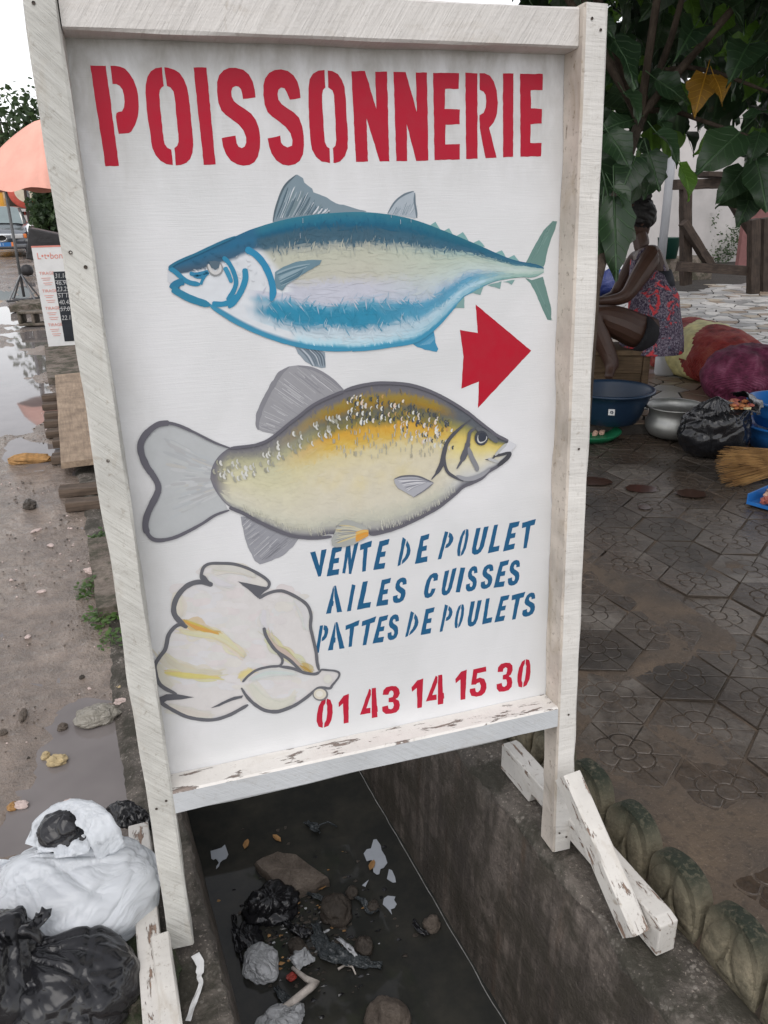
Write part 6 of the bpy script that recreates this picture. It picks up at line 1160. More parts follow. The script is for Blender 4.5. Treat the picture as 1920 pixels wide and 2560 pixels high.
def netmat(name, c, c2):
    t = NT(name); co = t.coord((1, 1, 1)); w1 = t.n('TexWave', i_Scale=38, i_Distortion=1.5, bands_direction='DIAGONAL'); t.l(co, w1.inputs[0]); n = t.noise(co, 11, 4, .6); n2 = t.noise(co, 60, 3)
    cc = t.ramp(n, [(.32, tuple(v*.35 for v in c)), (.5, c), (.7, c2)]); cc = t.mix(t.math('MULTIPLY', w1.outputs[0], .45), cc, tuple(v*.3 for v in c)); return t.fin(cc, .65, t.bump(w1.outputs[0], .4, .006, t.bump(n, .8, .03)), .3)
M['netred'] = netmat('red_net', (.36, .04, .035), (.46, .12, .08)); M['netpurple'] = netmat('maroon_net', (.18, .03, .075), (.32, .10, .17)); M['yellowpanel'] = simple('yellow_sack_label', (.66, .60, .28), .6, .25, 14, .3)
M['scrap1'] = simple('chicken_scraps', (.5, .32, .24), .5, .4, 40, .4); M['scrap2'] = simple('red_meat_scraps', (.36, .10, .07), .45, .4, 40, .4); M['peel'] = simple('onion_peel', (.42, .16, .06), .5, .5, 50, .4); M['paleslice'] = simple('pale_slice', (.62, .55, .33), .5, .2, 40, .1)
M['brownwater'] = NT('brown_puddle').fin((.04, .02, .013), .12, None, .15)
# --- basins and pots
def vessel(name, c, prof, mat, label, cat, extra=None):
    root = empty(name, c); mb = MB(); mb.lathe(prof, n=56); mb.build('bowl', mat, root, True); tag(root, label, cat); return root
p = atz(*Y3(225, 985), TZ)
ba = vessel('basin', (p.x, p.y, TZ), [(0, .006), (.150, .004), (.165, .012), (.188, .06), (.222, .15), (.236, .185), (.252, .19), (.256, .198), (.250, .205), (.234, .204), (.226, .19), (.19, .08), (.165, .022), (0, .018)], M['navy'], 'large dark blue plastic basin with a small white sticker', 'basin')
v = (CAM-p); v.z = 0; v.normalize(); s_ = Vector((v.y, -v.x, 0)); ctr = v*.212+Vector((0, 0, .11))+s_*-.01
mb = MB(); d = .018; mb.add([ctr+s_*a*d+Vector((v.x*b*.004, v.y*b*.004, b*d)) for a, b in ((-1, -1), (1, -1), (1, 1), (-1, 1))], [(0, 1, 2, 3)]); stk = thick(mb.build('sticker', M['white'], ba), .004)
mb = MB(); ctr2 = ctr+v*.006; mb.tube([ctr2+s_*(.003+.0075*k/22)*math.cos(k*.5)+Vector((0, 0, (.003+.0075*k/22)*math.sin(k*.5))) for k in range(22)], .0014, 4); mb.build('sticker_swirl', M['navy'], ba)
p = atz(*Y3(40, 1130), .0); gr = vessel('round_tray', (p.x, p.y, .0), [(0, .012), (.13, .010), (.16, .03), (.178, .045), (.186, .046), (.186, .040), (.165, .02), (.14, 0), (0, 0)], M['green'], 'green plastic tray with scraps in front of the dark basin', 'tray')
for k in range(4): tag(blob('food_scrap', (p.x+.03+.022*k, p.y-.02+.03*(k % 2), .022), (.018, .013, .012), M['scrap1'], 130+k, .4, 2, n=(10, 12)), ['leftmost pale food scrap in the green tray', 'second pale food scrap from the left in the green tray', 'third pale food scrap from the left in the green tray', 'rightmost pale food scrap in the green tray'][k], 'food scrap', 'scraps in the green tray')
p = atz(*Y3(800, 1120), .0); po = vessel('cooking_pot', (p.x, p.y, .0), [(0, .004), (.10, .004), (.140, .020), (.163, .055), (.166, .085), (.156, .115), (.148, .135), (.152, .165), (.166, .180), (.172, .184), (.170, .190), (.160, .188), (.146, .165), (.142, .135), (.152, .10), (.152, .07), (.13, .03), (0, .02)], M['alu'], 'dull aluminium cooking pot with loop handles', 'pot')
v = (CAM-p); v.z = 0; v.normalize(); s_ = Vector((-v.y, v.x, 0))
for sg in (1, -1):
    mb = MB(); q = -s_*sg; mb.tube([q*.155+v*.035+Vector((0, 0, .165)), q*.195+v*.03+Vector((0, 0, .17)), q*.212+Vector((0, 0, .172)), q*.195-v*.03+Vector((0, 0, .17)), q*.155-v*.035+Vector((0, 0, .165))], .009, 8); mb.build('handle', M['alu'], po, True)
mb = MB(); mb.lathe([(0, .09), (.150, .09)], n=40); mb.build('broth', M['brownwater'], po)
p = atz(*Y3(1780, 1215), .0); 
tb = vessel('blue_tub', (p.x, p.y, 0), [(0, .005), (.16, .004), (.185, .08), (.2, .12), (.214, .125), (.214, .135), (.19, .134), (0, .03)], M['bluepl'], 'lower blue plastic tub at the right edge', 'tub')
tb2 = vessel('blue_tub', (p.x+.005, p.y, .128), [(0, .005), (.16, .004), (.19, .09), (.206, .13), (.22, .135), (.22, .145), (.2, .144), (.17, .02), (0, .015)], M['bluepl'], 'upper blue plastic tub stacked in the other at the right edge', 'tub')
# --- black bag of peelings
p = atz(*Y3(1140, 1290), .0); kb = empty('waste_bag', (p.x, p.y, 0)); tag(kb, 'open black plastic bag full of onion peel beside the pot', 'bag')
bag('bag_body', (0, 0, .14), (.205, .155, .165), M['bagblack'], 71, [((-.15, -.2, 1), .30), ((.9, -.1, .75), .25)], .14, kb, .12, (90, 130), sag=.12, creases=26)
rr = random.Random(12)
for k in range(26): blob('peel', (.09+rr.uniform(-.06, .06), -.05+rr.uniform(-.06, .05), .285+rr.uniform(-.015, .015)), (.022*rr.uniform(.6, 1.2), .016, .008), M[rr.choice(['peel', 'peel', 'paleslice', 'scrap2'])], 200+k, .4, 2, kb, (7, 9), ang=rr.uniform(0, 6))
mb = MB(); ribbon(mb, [(.12, -.14, .26), (.18, -.08, .30), (.2, .02, .32), (.17, .09, .30)], [.06, .09, .09, .06], 6, (.4, 0, .8), 6, .02, 6); thick(mb.build('bag_lip', M['bagblack'], kb, True), .0012)
# --- sacks
def sack(name, a, b, r, mat, seed, label, panel=None, lump=.10):
    a = Vector(a); b = Vector(b); ax = (b-a); L = ax.length; ax.normalize(); up = Vector((0, 0, 1)); sd_ = ax.cross(up).normalized(); nn = sd_.cross(ax); root = empty(name, (a.x, a.y, 0)); mb = MB(); N, Q = 92, 80; vs = []; fs = []; mi = []
    for i in range(Q+1):
        e = i/Q; rad = r*(max(0.03, 1-abs(2*e-1)**3.2))**.5*(.72+.28*math.sin(math.pi*min(1, e*1.15)))
        for j in range(N):
            th = 2*math.pi*j/N; k = 1+lump*nz((math.cos(th)*1.6, math.sin(th)*1.6, e*6), 1.4, seed)+lump*.6*abs(nz((math.cos(th)*3, math.sin(th)*3, e*12), 1.5, seed+4))
            q = a+ax*L*e+(sd_*math.cos(th)*1.08+nn*math.sin(th)*.86)*rad*k; q.z = max(q.z, TZ+.004); vs.append((q.x-a.x, q.y-a.y, q.z))
    for i in range(Q):
        for j in range(N):
            fs.append((i*N+j, i*N+(j+1) % N, (i+1)*N+(j+1) % N, (i+1)*N+j)); e = i/Q
            w_ = 1 if panel and panel[0]+.05*math.sin(j*.2) < e < panel[1]+.05*math.sin(j*.165+1) else 0; mi.append(w_)
    fs += [tuple(range(N))[::-1], tuple(range(Q*N, Q*N+N))]; mi += [0, 0]
    mb.v = vs; mb.f = fs; mb.m = mi
    mb.build('net_bag', [mat, M['yellowpanel']] if panel else mat, root, True); tag(root, label, 'sack'); return root
a = atz(*Y3(760, 250), TZ+.14); b = atz(*Y3(1620, 560), TZ+.17)
sack('onion_sack', (a.x-.1, a.y+.1, TZ+.14), (b.x+.05, b.y, TZ+.18), .27, M['netred'], 4, 'red net sack of onions with a yellow label, lying on its side', (.47, .60))
a = atz(*Y3(1220, 720), TZ+.10); sack('onion_sack', (a.x-.03, a.y+.12, TZ+.16), (a.x+.62, a.y+.05, TZ+.17), .235, M['netpurple'], 9, 'maroon net sack in front of the red one', None, .12)
# --- broom, dustpan, puddles
bc = atz(*Y3(2150, 1360), .03); br_ = empty('straw_broom', (bc.x, bc.y, 0)); tag(br_, 'bundle broom of brown straw lying on the pavers at the right edge', 'broom'); rr = random.Random(5)
mbs = [MB() for _ in range(3)]
for k in range(330):
    e = rr.random(); tip = atz(*Y3(1195+120*abs(e-.45)+rr.uniform(-30, 170), 1215+360*e+rr.uniform(-15, 15)), .11*(1-e)+rr.uniform(0, .02)); s0 = Vector((rr.uniform(-.02, .02), rr.uniform(-.02, .02), rr.uniform(.02, .07))); q = tip-Vector((bc.x, bc.y, 0)); q.z = max(.004, q.z); md = s0.lerp(q, .5)+Vector((0, 0, rr.uniform(0, .02))); mbs[k % 3].tube([s0, md, q], [.0018, .0016, .0008], 4, cap=False)
for m in mbs: tag(m.build('straws', M['straw'], br_), kind='stuff')
mb = MB(); mb.tube([(-.06, .0, .045), (.02, -.01, .05), (.10, -.02, .05)], [.03, .034, .03], 10); mb.build('binding', M['bluepl'], br_, True)
p = atz(*Y3(1790, 1735), .0); dp = empty('dustpan', (p.x, p.y, 0), R(20)); tag(dp, 'blue dustpan holding chicken scraps at the right edge', 'dustpan')
mb = MB(); mb.box((0, 0, .008), (.26, .2, .006)); mb.box((0, .1, .03), (.26, .006, .05)); mb.box((.13, 0, .014), (.006, .2, .014)); mb.box((-.13, 0, .014), (.006, .2, .014)); mb.build('pan', M['bluepl'], dp)
for k in range(15): 
    x_, y_ = rr.uniform(-.11, .10), rr.uniform(-.07, .07); q = Matrix.Rotation(R(20), 3, 'Z') @ Vector((x_, y_, 0)); blob('scrap', (x_, y_, .03+rr.uniform(0, .045)*(1-abs(x_)/.13)), (.035*rr.uniform(.5, 1.1), .022, .018), M[rr.choice(['scrap1', 'scrap1', 'scrap2', 'paleslice'])], 240+k, .45, 2, dp, (9, 12), ang=rr.uniform(0, 6))
for k, (u, v, rx, ry) in enumerate([(95, 1530, .085, .05), (515, 1597, .075, .045), (965, 1640, .07, .045), (545, 1765, .03, .022)]):
    p = atz(*Y3(u, v), 0); mb = MB(); N = 26; mb.add([(0, 0, 0)]+[(rx*math.cos(2*math.pi*i/N)*(1+.22*nz((math.cos(i*.24), math.sin(i*.24), k), 3, k)), ry*1.3*math.sin(2*math.pi*i/N)*(1+.22*nz((math.cos(i*.24), math.sin(i*.24), k), 3, k+5)), 0) for i in range(N)], [(0, 1+i, 1+(i+1) % N) for i in range(N)]); tag(mb.build('puddle', M['brownwater'], None, loc=(p.x, p.y, .0035), rot=(0, 0, R(-25))), kind='structure')
# --- stool
e1 = Vector((-.90, .43, 0)).normalized(); e2 = Vector((.43, .90, 0)).normalized(); A = atz(*Y3(585, 740), TZ)
st_ = empty('wooden_stool', (A.x, A.y, TZ), math.atan2(-e1.y, -e1.x)); tag(st_, 'low brown wooden stool with panel legs under the seated person', 'stool'); H = .30
ng = lambda a, b, z: (-a, b, z)
for nm, c, d in [('seat', (.26, .16, H-.018), (.56, .36, .036)), ('leg', (.035, .03, (H-.04)/2), (.045, .05, H-.04)), ('leg', (.035, .29, (H-.04)/2), (.045, .09, H-.04)), ('leg', (.49, .03, (H-.04)/2), (.045, .05, H-.04)), ('leg', (.49, .29, (H-.04)/2), (.045, .09, H-.04)), ('apron', (.26, .02, H-.10), (.40, .02, .12)), ('apron', (.035, .16, H-.075), (.022, .2, .07)), ('side_panel', (.26, .035, .10), (.405, .018, .15))]:
    mb = MB(); mb.box(ng(*c), d); bevel(mb.build(nm, M['stool'], st_), .004)
p = atz(*Y3(840, 600), TZ); mb = MB(); mb.lathe([(0, 0), (.075, 0), (.085, .02), (.085, .15), (.06, .2), (.025, .225), (.025, .25), (0, .25)], n=20, sy=.8); tag(mb.build('plastic_jug', M['jug'], None, True, loc=(p.x, p.y+.15, TZ)), 'white plastic jug standing behind the stool', 'jug')
# --- seated person
D0 = 5.42
def J(u, v, d): return atd(u, v, d)
J_ = {'pel': J(1632, 842, D0+.08), 'sp': J(1642, 775, D0+.09), 'ub': J(1634, 655, D0+.08), 'ch': J(1636, 705, D0+.08), 'nk': J(1606, 628, D0+.06), 'hd0': J(1600, 590, D0+.05), 'hd': J(1590, 553, D0+.04),
 'ls': J(1632, 640, D0-.08), 'le': J(1566, 742, D0-.12), 'lw': J(1508, 752, D0-.06), 'lh': J(1484, 754, D0-.04), 'rs': J(1590, 640, D0+.24), 're': J(1536, 738, D0+.26), 'rw': J(1498, 752, D0+.12), 'rh': J(1478, 754, D0+.06),
 'lhip': J(1622, 846, D0-.04), 'lk': J(1474, 786, D0-.16), 'la': J(1532, 905, D0-.10), 'lt': J(1520, 948, D0-.16), 'lhl': J(1542, 918, D0-.08), 'rhip': J(1618, 838, D0+.2), 'rk': J(1466, 790, D0+.14), 'ra': J(1500, 915, D0+.12), 'rt': J(1478, 950, D0+.08), 'ls2': J(1600, 688, D0-.11), 'lk2': J(1550, 806, D0-.10), 'lc': J(1498, 838, D0-.14), 'rk2': J(1545, 805, D0+.17), 'rc': J(1482, 842, D0+.13), 'lf2': J(1540, 750, D0-.10)}
RAD = {'pel': .145, 'sp': .105, 'ch': .14, 'ub': .115, 'nk': .072, 'hd0': .056, 'hd': .05, 'ls': .078, 'ls2': .068, 'le': .05, 'lf2': .042, 'lw': .028, 'lh': .03, 'rs': .062, 're': .038, 'rw': .025, 'rh': .03, 'lhip': .125, 'lk2': .118, 'lk': .09, 'lc': .075, 'la': .042, 'lt': .03, 'lhl': .032, 'rhip': .10, 'rk2': .088, 'rk': .062, 'rc': .06, 'ra': .034, 'rt': .03}
ED = [('pel', 'sp'), ('sp', 'ch'), ('ch', 'ub'), ('ub', 'nk'), ('nk', 'hd0'), ('hd0', 'hd'), ('ub', 'ls'), ('ls', 'ls2'), ('ls2', 'le'), ('le', 'lf2'), ('lf2', 'lw'), ('lw', 'lh'), ('ub', 'rs'), ('rs', 're'), ('re', 'rw'), ('rw', 'rh'), ('pel', 'lhip'), ('lhip', 'lk2'), ('lk2', 'lk'), ('lk', 'lc'), ('lc', 'la'), ('la', 'lt'), ('la', 'lhl'), ('pel', 'rhip'), ('rhip', 'rk2'), ('rk2', 'rk'), ('rk', 'rc'), ('rc', 'ra'), ('ra', 'rt')]
pr = empty('person', (J_['pel'].x, J_['pel'].y, TZ)); tag(pr, 'person in a floral strap top and dark shorts seated on the low stool', 'person'); PO = Vector((J_['pel'].x, J_['pel'].y, TZ))
keys = list(J_); me = bpy.data.meshes.new('body'); me.from_pydata([J_[k]-PO for k in keys], [(keys.index(a), keys.index(b)) for a, b in ED], []); me.materials.append(M['skin']); o = bpy.data.objects.new('body', me); col.objects.link(o); o.parent = pr
o.modifiers.new('skin', 'SKIN')
for k in keys: me.skin_vertices[0].data[keys.index(k)].radius = (RAD[k], RAD[k]*(.82 if k in ('sp', 'ch', 'pel', 'ub') else 1))
me.skin_vertices[0].data[keys.index('pel')].use_root = True; sb_ = o.modifiers.new('sub', 'SUBSURF'); sb_.levels = 2; sb_.render_levels = 2
for side, base, d0 in (('l', 'lh', -.04), ('r', 'rh', .06)):                # fingers resting together over the knees
    for f in range(5):
        mb = MB(); s0 = J_[base]-PO; off = Vector((0, .018*(f-2), 0)); ln = [.045, .07, .078, .072, .058][f]; dr = Vector((-.85, .25, -.32)) if f else Vector((-.5, .5, .2)); mb.tube([s0+off*.8, s0+off+dr*ln*.5, s0+off+dr*ln*.8+Vector((0, 0, -.012)), s0+off+dr*ln+Vector((0, 0, -.03))], [.010, .009, .008, .006], 6); mb.build('finger', M['skin'], pr, True)
hd = J_['hd']-PO; fw_ = Vector((-.93, .3, -.2)).normalized()
mb = MB(); mb.lathe([(0, -.115), (.03, -.112), (.058, -.085), (.070, -.045), (.077, 0), (.080, .05), (.068, .095), (.04, .118), (0, .125)], n=24, sx=1.16); hb_ = mb.build('head', M['skin'], pr, True, loc=hd, rot=(0, R(-10), R(-18))); hb_.scale = (1.14, 1.14, 1.14)
mb = MB(); mb.lathe([(0, -.022), (.01, -.018), (.016, 0), (.01, .02), (0, .024)], n=10, sy=.7); mb.build('nose', M['skin'], hb_, True, loc=(-.096, 0, -.015))
for sy in (-1, 1): mb = MB(); mb.lathe([(0, -.03), (.012, -.02), (.016, .01), (.01, .026), (0, .03)], n=10, sy=.5); mb.build('ear', M['skin'], hb_, True, loc=(.012, .076*sy, .0)); mb = MB(); mb.lathe([(0, -.008), (.009, 0), (0, .008)], n=10); mb.build('eye', M['hair'], hb_, True, loc=(-.078, .032*sy, .012))
mb = MB(); mb.lathe([(0, -.006), (.024, 0), (0, .006)], n=12, sx=.4); mb.build('mouth', M['hair'], hb_, True, loc=(-.083, 0, -.058))
blob('hair', (.016, 0, .032), (.106, .095, .105), M['hair'], 301, .1, 3, hb_, (20, 26)); blob('hair_bun', (.045, 0, .13), (.058, .055, .05), M['hair'], 302, .15, 4, hb_, (14, 18))
def rings(name, data, mat, parent, n=34, amp=.0, seed=0, openb=True):
    mb = MB(); vs = []
    for c, ax, rx, ry in data:
        ax = Vector(ax).normalized(); sx = Vector((fw_.x, fw_.y, 0)).normalized(); sx = (sx-ax*sx.dot(ax)).normalized(); sy = ax.cross(sx)
        for j in range(n):
            a = 2*math.pi*j/n; k = 1+amp*math.sin(a*7+c.z*20)+amp*nz((math.cos(a)*2, math.sin(a)*2, c.z*6), 1.5, seed); vs.append(c+sx*rx*math.cos(a)*k+sy*ry*math.sin(a)*k)
    mb.add(vs, [(i*n+j, i*n+(j+1) % n, (i+1)*n+(j+1) % n, (i+1)*n+j) for i in range(len(data)-1) for j in range(n)]); return thick(mb.build(name, mat, parent, True), .004)
up_ = (0, 0, 1); P_ = lambda u, v, d=.08: J(u, v, D0+d)-PO
rings('top', [(P_(1626, 676), Vector((.55, -.15, 1)), .150, .178), (P_(1630, 702), Vector((.3, -.1, 1)), .158, .186), (P_(1634, 740), up_, .160, .188), (P_(1636, 780), up_, .170, .194), (P_(1632, 815), up_, .188, .212), (P_(1628, 845), up_, .206, .228), (P_(1627, 876), up_, .210, .236)], M['floral'], pr, 44, .02, 3)
rings('vest', [(P_(1632, 674), up_, .115, .155), (P_(1634, 690), up_, .124, .165), (P_(1636, 712), up_, .13, .17)], M['bra'], pr)
for sy in (0, 1):
    d_ = -.06 if sy == 0 else .22; mb = MB(); ribbon(mb, [P_(1668, 694, d_+.02), P_(1655, 655, d_+.0), P_(1634, 620 if sy == 0 else 622, d_-.0), P_(1604, 628, d_-.02), P_(1588, 660, d_), P_(1584, 690, d_+.03)], .016, 1, (0, -1, 0), 6); thick(mb.build('strap', M['floral'], pr), .004)
la = (J_['lk']-J_['lhip']).normalized(); ra_ = (J_['rk']-J_['rhip']).normalized()
for nm, h_, ax in (('lhip', J_['lhip'], la), ('rhip', J_['rhip'], ra_)): rings('shorts_leg', [(h_-PO-ax*.05, ax, .05, .05), (h_-PO+ax*.0, ax, .11, .11), (h_-PO+ax*.06, ax, .131, .131), (h_-PO+ax*.10, ax, .130, .130), (h_-PO+ax*.105, ax, .118, .118)], M['shorts'], pr)
rings('shorts', [(P_(1634, 822), up_, .15, .18), (P_(1634, 845), up_, .165, .2), (P_(1634, 872), up_, .16, .195), (P_(1634, 885), up_, .05, .06)], M['shorts'], pr)
# --- things behind
bl_ = atz(1528, 742, TZ); tag(bag('blue_sack', (bl_.x, bl_.y, TZ+.16), (.24, .2, .19), plastic('blue_film', (.02, .035, .16), .4, 0, .4, 12), 88, [((0, 0, 1), .3)], .12, None, .12, (44, 60)), 'dark blue plastic sack behind the knees of the seated person', 'sack')
p = aty(1530, 668, bl_.y+.8); tag(rough_slab('paper_sheet', [(p.x-.5, p.y-.3), (p.x+.45, p.y-.3), (p.x+.5, p.y+.5), (p.x-.5, p.y+.5)], p.z-.02, .012, M['jug'], 12, .02), 'pale sheet lying on top of the heap behind the seated person', 'sheet')
mb = MB(); mb.box((p.x, p.y+.1, (p.z+TZ)/2-.02), (.85, .65, p.z-TZ-.05)); tag(bevel(mb.build('storage_crate', M['frame_wood'], None), .03, 2), 'brown crate under the pale sheet', 'crate')
yw = 12.6; bw = empty('yard_wall', (10, yw, 0)); tag(bw, 'old whitewashed yard wall with dark moss at its foot', 'wall')
mb = MB(); mb.box((4.5, 0, 1.5), (19, .2, 3.0)); mb.build('wall', M['oldwall'], bw)
leafy('wall_moss', bw, M['leaf_far'], [(aty(1830, 640, yw).x-10, -.25, .5, .7, .2, .5), (aty(1790, 655, yw).x-10, -.25, .25, .5, .2, .3), (aty(1860, 600, yw).x-10, -.22, .9, .35, .15, .4), (aty(1765, 590, yw).x-10, -.2, .9, .12, .1, .35)], 900, .06, 12)
p = atz(1655, 640, TZ); mb = MB(); mb.tube([(0, 0, 0), (0, 0, 1.6), (.01, 0, 3.4)], .062, 14); tag(mb.build('standing_pipe', M['pipe'], None, True, loc=(aty(1656, 620, 9.4).x, 9.4, TZ)), 'pale grey vertical pipe behind the seated person', 'pipe')
p = aty(1672, 604, 9.9); mb = MB(); mb.lathe([(0, 0), (.14, 0), (.17, .30), (.18, .31), (0, .31)], n=18); tag(mb.build('green_bucket', simple('dark_teal_plastic', (.008, .05, .036), .5, .2, 5), None, True, loc=(p.x, 9.9, p.z-.25)), 'green bucket standing on a ledge beside the pipe', 'bucket')
mb = MB(); mb.box((p.x, 10.05, (p.z-.25)/2), (1.6, .5, p.z-.25)); tag(mb.build('brick_ledge', M['slab'], None), 'low dark ledge under the green bucket', 'ledge')
yt = 8.1; fr = empty('timber_frame', (8, yt, TZ)); tag(fr, 'dark rough timber table frame with diagonal braces in front of the yard wall', 'frame')
def fb(nm, u0, v0, u1, v1, w_, dy=0.0, dep=.1, mat='frame_wood'):
    a = aty(u0, v0, yt+dy)-Vector((8, yt, TZ)); b = aty(u1, v1, yt+dy)-Vector((8, yt, TZ)); beam(nm, a, b, dep, w_, M[mat], fr, up=(0, 1, 0) if False else ((1, 0, 0) if abs(b.z-a.z) > abs(b.x-a.x) else (0, 0, 1)), seed=u0*.01, seg=8, amp=.004)
fb('leg', 1714, 460, 1714, 712, .13); fb('leg', 1885, 548, 1882, 735, .14, -.25); fb('leg', 1912, 545, 1908, 730, .1, -.1); fb('top_beam', 1688, 462, 1822, 458, .12); fb('top_beam', 1740, 436, 1830, 440, .06, .1, .5); fb('brace', 1812, 476, 1882, 582, .11, -.1); fb('brace', 1708, 556, 1784, 676, .10, -.12); fb('rail', 1696, 666, 1884, 678, .12, -.18)
mb = MB(); p0 = aty(1842, 660, 10.8); p1 = aty(1935, 530, 10.8); mb.box(((p0.x+p1.x)/2, 10.8, (p1.z+.3)/2), (p1.x-p0.x, .08, p1.z+.3)); tag(mb.build('boarded_door', M['mauve'], None), 'faded red boarded panel behind the timber frame', 'panel')
# --- broad-leaved tree over the yard
M['bigleaf'] = leafmat('broad_leaf', (.012, .03, .015), (.03, .062, .024), .22, .34, True); M['bigleaf2'] = leafmat('light_broad_leaf', (.05, .115, .018), (.10, .20, .03), .5, .4, True); M['yleaf'] = leafmat('yellow_leaf', (.20, .10, .010), (.30, .16, .014), .35, .5, True)
def leafmesh(name, mat, fold, curl, seed):
    mb = MB(); rr = random.Random(seed); rows = 9; vs = []
    wd = [.0, .34, .52, .60, .58, .50, .38, .23, .10, .0]
    for i in range(rows+1):
        e = i/rows; w_ = wd[i]*.60
        for j in (-2, -1, 0, 1, 2):
            x = w_*j/2; z = abs(j)/2*w_*fold-curl*(e-.3)**2+.055*math.sin(e*9+j+seed)*abs(j)/2+.02*rr.uniform(-1, 1); vs.append((x+.035*rr.uniform(-1, 1)*abs(j)/2, e*1.0-(.12 if i == 1 and abs(j) == 2 else 0), z))
    mb.add(vs, [(i*5+j, i*5+j+1, (i+1)*5+j+1, (i+1)*5+j) for i in range(rows) for j in range(4)])
    mb.tube([(0, -.35, .05), (0, -.15, .02), (0, 0, 0), (0, .5, .012-curl*.04), (0, .95, -curl*.42)], [.012, .012, .012, .008, .003], 5); me = mb.build(name, mat, None, True); return me
LM = [leafmesh('leaf', M['bigleaf'], .22, .35, 1), leafmesh('leaf', M['bigleaf'], .45, .6, 2), leafmesh('leaf', M['bigleaf'], .1, .15, 3), leafmesh('leaf', M['bigleaf2'], .25, .4, 4), leafmesh('leaf', M['yleaf'], .3, .5, 5), leafmesh('leaf', M['bigleaf'], .6, .9, 6), leafmesh('leaf', M['bigleaf'], .3, -.3, 7)]
LD = [o.data for o in LM]
for o in LM: bpy.data.objects.remove(o)
tb_ = atz(1438, 1330, 0); bt_ = empty('broad_leaved_tree', (tb_.x, tb_.y, 0)); tag(bt_, 'small tree with very large dark leaves hanging over the yard behind the right post', 'tree'); TO = Vector((tb_.x, tb_.y, 0))
D1 = 3.7
W = lambda u, v, d=D1: atd(u, v, d)-TO
mb = MB(); mb.tube([(0, 0, -.05), (.01, .02, .5), (.03, .05, 1.0), W(1560, 420, 3.5), W(1600, 300, 3.6)], [.035, .03, .027, .024, .022], 10); mb.build('trunk', M['bark'], bt_, True)
for L, r0 in [([(1600, 310), (1640, 200), (1680, 90), (1720, -60), (1760, -260)], .022), ([(1650, 178), (1720, 168), (1790, 180), (1870, 210), (1960, 245)], .014), ([(1618, 275), (1690, 278), (1750, 300), (1840, 330), (1960, 370)], .014), ([(1610, 250), (1650, 215), (1700, 190)], .012), ([(1600, 310), (1540, 180), (1480, 40), (1380, -150)], .018), ([(1605, 320), (1560, 380), (1530, 440), (1520, 520)], .010)]:
    mb = MB(); mb.tube([W(u, v, D1+.12*math.sin(k*1.7)) for k, (u, v) in enumerate(L)], [r0*(1-.14*k) for k in range(len(L))], 8); mb.build('branch', M['bark'], bt_, True)
def lput(p, s, tipdir, face, di): 
    y = Vector(tipdir).normalized(); z = Vector(face); z = (z-y*z.dot(y)); z = z.normalized() if z.length > 1e-3 else y.orthogonal(); x = y.cross(z)
    return Matrix(((x.x*s, y.x*s, z.x*s, p[0]), (x.y*s, y.y*s, z.y*s, p[1]), (x.z*s, y.z*s, z.z*s, p[2]), (0, 0, 0, 1)))
def leaf(p, s, tipdir, face, di, wx=1.0):
    o = bpy.data.objects.new('leaf', LD[di]); col.objects.link(o); o.parent = bt_; o.matrix_local = lput(p, s, tipdir, face, di) @ Matrix.Diagonal((wx, 1, 1, 1))
def iv(du, dv, dd): return RT*du-UP*dv+FW*dd        # direction given as right / down / away as seen from the street
# leaves that can be told apart: base px, tip px, depth, facing, kind
NAMED = [((1530,90),(1600,205),3.3,(.2,-.5,-.8),0),((1480,30),(1540,95),3.25,(0,-.3,-.9),2),((1700,130),(1735,122),3.5,(0,.4,-.9),1),((1850,330),(1745,425),3.35,(-.1,-.2,-.95),0),((1860,295),(1930,270),3.3,(.2,-.6,-.6),0),((1765,185),(1740,275),3.55,(-.3,.1,-.9),4),((1785,190),(1815,250),3.5,(.2,0,-.9),4),((1640,330),(1710,395),3.3,(.2,-.6,-.7),1),((1560,230),(1610,290),3.35,(.3,-.5,-.8),1),((1620,380),(1650,470),3.35,(-.2,0,-.95),0),((1700,405),(1735,490),3.3,(.5,0,-.8),3),((1580,300),(1500,320),3.4,(0,-.4,-.9),0),((1520,330),(1580,420),3.3,(-.1,-.2,-.9),0),((1535,490),(1542,690),3.1,(-.2,-.1,-.95),0,.62),((1505,520),(1500,660),3.15,(.2,0,-.9),0),((1530,465),(1585,545),3.1,(.3,-.3,-.8),1,.7),((1590,390),(1550,490),3.3,(-.1,0,-.9),0),((1640,410),(1615,490),3.5,(0,0,-1),0),((1860,420),(1800,500),3.5,(0,0,-1),0),((1890,400),(1920,520),3.4,(-.2,0,-.95),0),((1880,480),(1850,560),3.6,(0,0,-1),0),((1870,110),(1800,130),3.7,(0,.2,-.9),3),((1900,60),(1880,130),3.8,(0,.2,-.9),3),((1760,60),(1720,140),3.8,(0,.2,-.9),3),((1820,20),(1790,90),3.9,(.1,.2,-.9),3),((1610,180),(1620,230),3.9,(.1,.2,-.9),3),((1690,210),(1720,240),3.9,(.1,.2,-.9),3),((1800,340),(1745,380),3.8,(.1,.2,-.9),3),((1900,330),(1880,400),3.4,(-.1,0,-.9),0),((1690,250),(1650,300),3.6,(-.1,0,-.9),0),((1650,300),(1680,345),3.6,(.3,-.3,-.8),0),((1490,380),(1530,500),3.4,(.1,0,-.9),0),((1560,560),(1530,640),3.15,(.3,-.2,-.9),1)]
nl = 0
for (b, tp, d, fc, di, *wx) in NAMED:
    p0 = W(b[0], b[1], d); p1 = W(tp[0], tp[1], d-.03); s = (p1-p0).length*1.02; leaf(p0, s, p1-p0, iv(*fc) if False else (RT*fc[0]-UP*fc[1]+FW*fc[2]), di, wx[0] if wx else 1.0); nl += 1
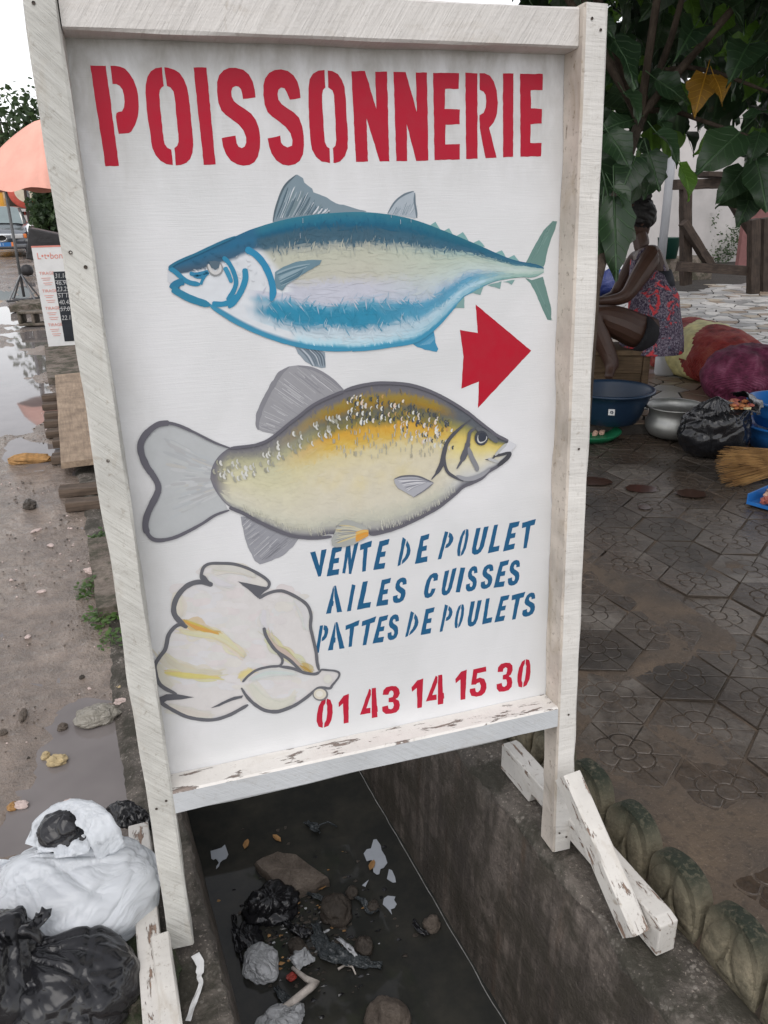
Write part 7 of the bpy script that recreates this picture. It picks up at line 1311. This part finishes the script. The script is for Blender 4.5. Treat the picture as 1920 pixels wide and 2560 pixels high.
rr = random.Random(77); HOLES = [(1700, 285, 1790, 372), (1750, 262, 1880, 330), (1660, 360, 1745, 440), (1690, 480, 1850, 640), (1640, 440, 1668, 640), (1590, 560, 1920, 800)]
while nl < 298:
    u = rr.uniform(1330, 2060); v = rr.uniform(-330, 470)
    if u > 1560 and v > 120 and rr.random() < .35: continue
    if v > 330 and not (u < 1600 or u > 1830): continue
    if any(a-30 < u < c+30 and b_-45 < v < e+10 for a, b_, c, e in HOLES): continue
    d = rr.uniform(3.45, 5.0); s = rr.uniform(.13, .25); td = Vector((rr.gauss(0, .8), rr.gauss(0, .8), -rr.uniform(.2, 1.2))); fc = Vector((rr.gauss(0, .6), rr.gauss(0, .6)-.3, .9))
    leaf(W(u, v, d), s, td, fc, rr.choice([0, 0, 1, 2, 5, 1, 6, 3, 5])); nl += 1
can = MB(); src = [(list(me.vertices), [tuple(p.vertices) for p in me.polygons]) for me in LD[:4]]; src = [([v.co.copy() for v in a], f) for a, f in src]; cmi = {0: 0, 1: 0, 2: 0, 3: 1}
def cleaf(p, s, td, fc, di):
    m = lput(p, s, td, fc, di); can.add([m @ v for v in src[di][0]], src[di][1], cmi[di])
for k in range(3000):
    x = rr.uniform(.55, 5.6); y = rr.uniform(.9, 6.6)
    e = ((x-3.2)/2.7)**2+((y-3.7)/3.0)**2
    if e > 1+.25*nz((x, y, 0), 1.2, 3): continue
    z = 2.25+rr.uniform(0, .9)+.5*(1-e)
    q = project((x, y, z))
    if q and -40 < q[0] < 1400 and q[1] > -60: continue
    cleaf(Vector((x, y, z))-TO, rr.uniform(.16, .27), (rr.gauss(0, 1), rr.gauss(0, 1), -rr.uniform(.1, .7)), (rr.gauss(0, .4), rr.gauss(0, .4), 1), rr.choice([0, 1, 2, 3]))
for k in range(420):                                     # deeper leaves that close the view between the branches
    u = rr.uniform(1340, 2000); v = rr.uniform(-250, 330)
    if any(a < u < c and b_ < v < e for a, b_, c, e in HOLES): continue
    cleaf(W(u, v, rr.uniform(4.6, 6.2)), rr.uniform(.18, .28), (rr.gauss(0, .8), rr.gauss(0, .8), -1), (rr.gauss(0, .6), -.4, .8), rr.choice([0, 1, 2, 2, 3]))
for k in range(2600):                                    # unseen crown leaves added above the picture to shade the pavement
    x = rr.uniform(1.9, 6.5); y = rr.uniform(-1.6, 3.0)
    if (x-4.6)**2/6.5+(y-1.0)**2/5.2 > 1+.2*nz((x, y, 0), 1.2, 5): continue
    z = rr.uniform(2.5, 3.4); q = project((x, y, z))
    if q and -100 < q[0] < 2050 and -150 < q[1] < 2600: continue
    cleaf(Vector((x, y, z))-TO, rr.uniform(.18, .28), (rr.gauss(0, 1), rr.gauss(0, 1), -rr.uniform(.1, .7)), (rr.gauss(0, .4), rr.gauss(0, .4), 1), rr.choice([0, 1, 2, 3]))
tag(can.build('canopy_leaves', [M['bigleaf'], M['bigleaf2']], bt_, True), kind='stuff')
mb = MB()
for q in ((2.6, 2.4, 2.9), (3.4, 3.6, 2.9), (1.6, 3.2, 2.8), (4.2, 2.6, 2.8), (1.2, 1.8, 2.6)):
    a = W(1600, 290, 3.6); b = Vector(q)-TO; mb.tube([a, a.lerp(b, .5)+Vector((0, 0, .25)), b], [.02, .016, .008], 6)
mb.build('upper_branches', M['bark'], bt_, True)
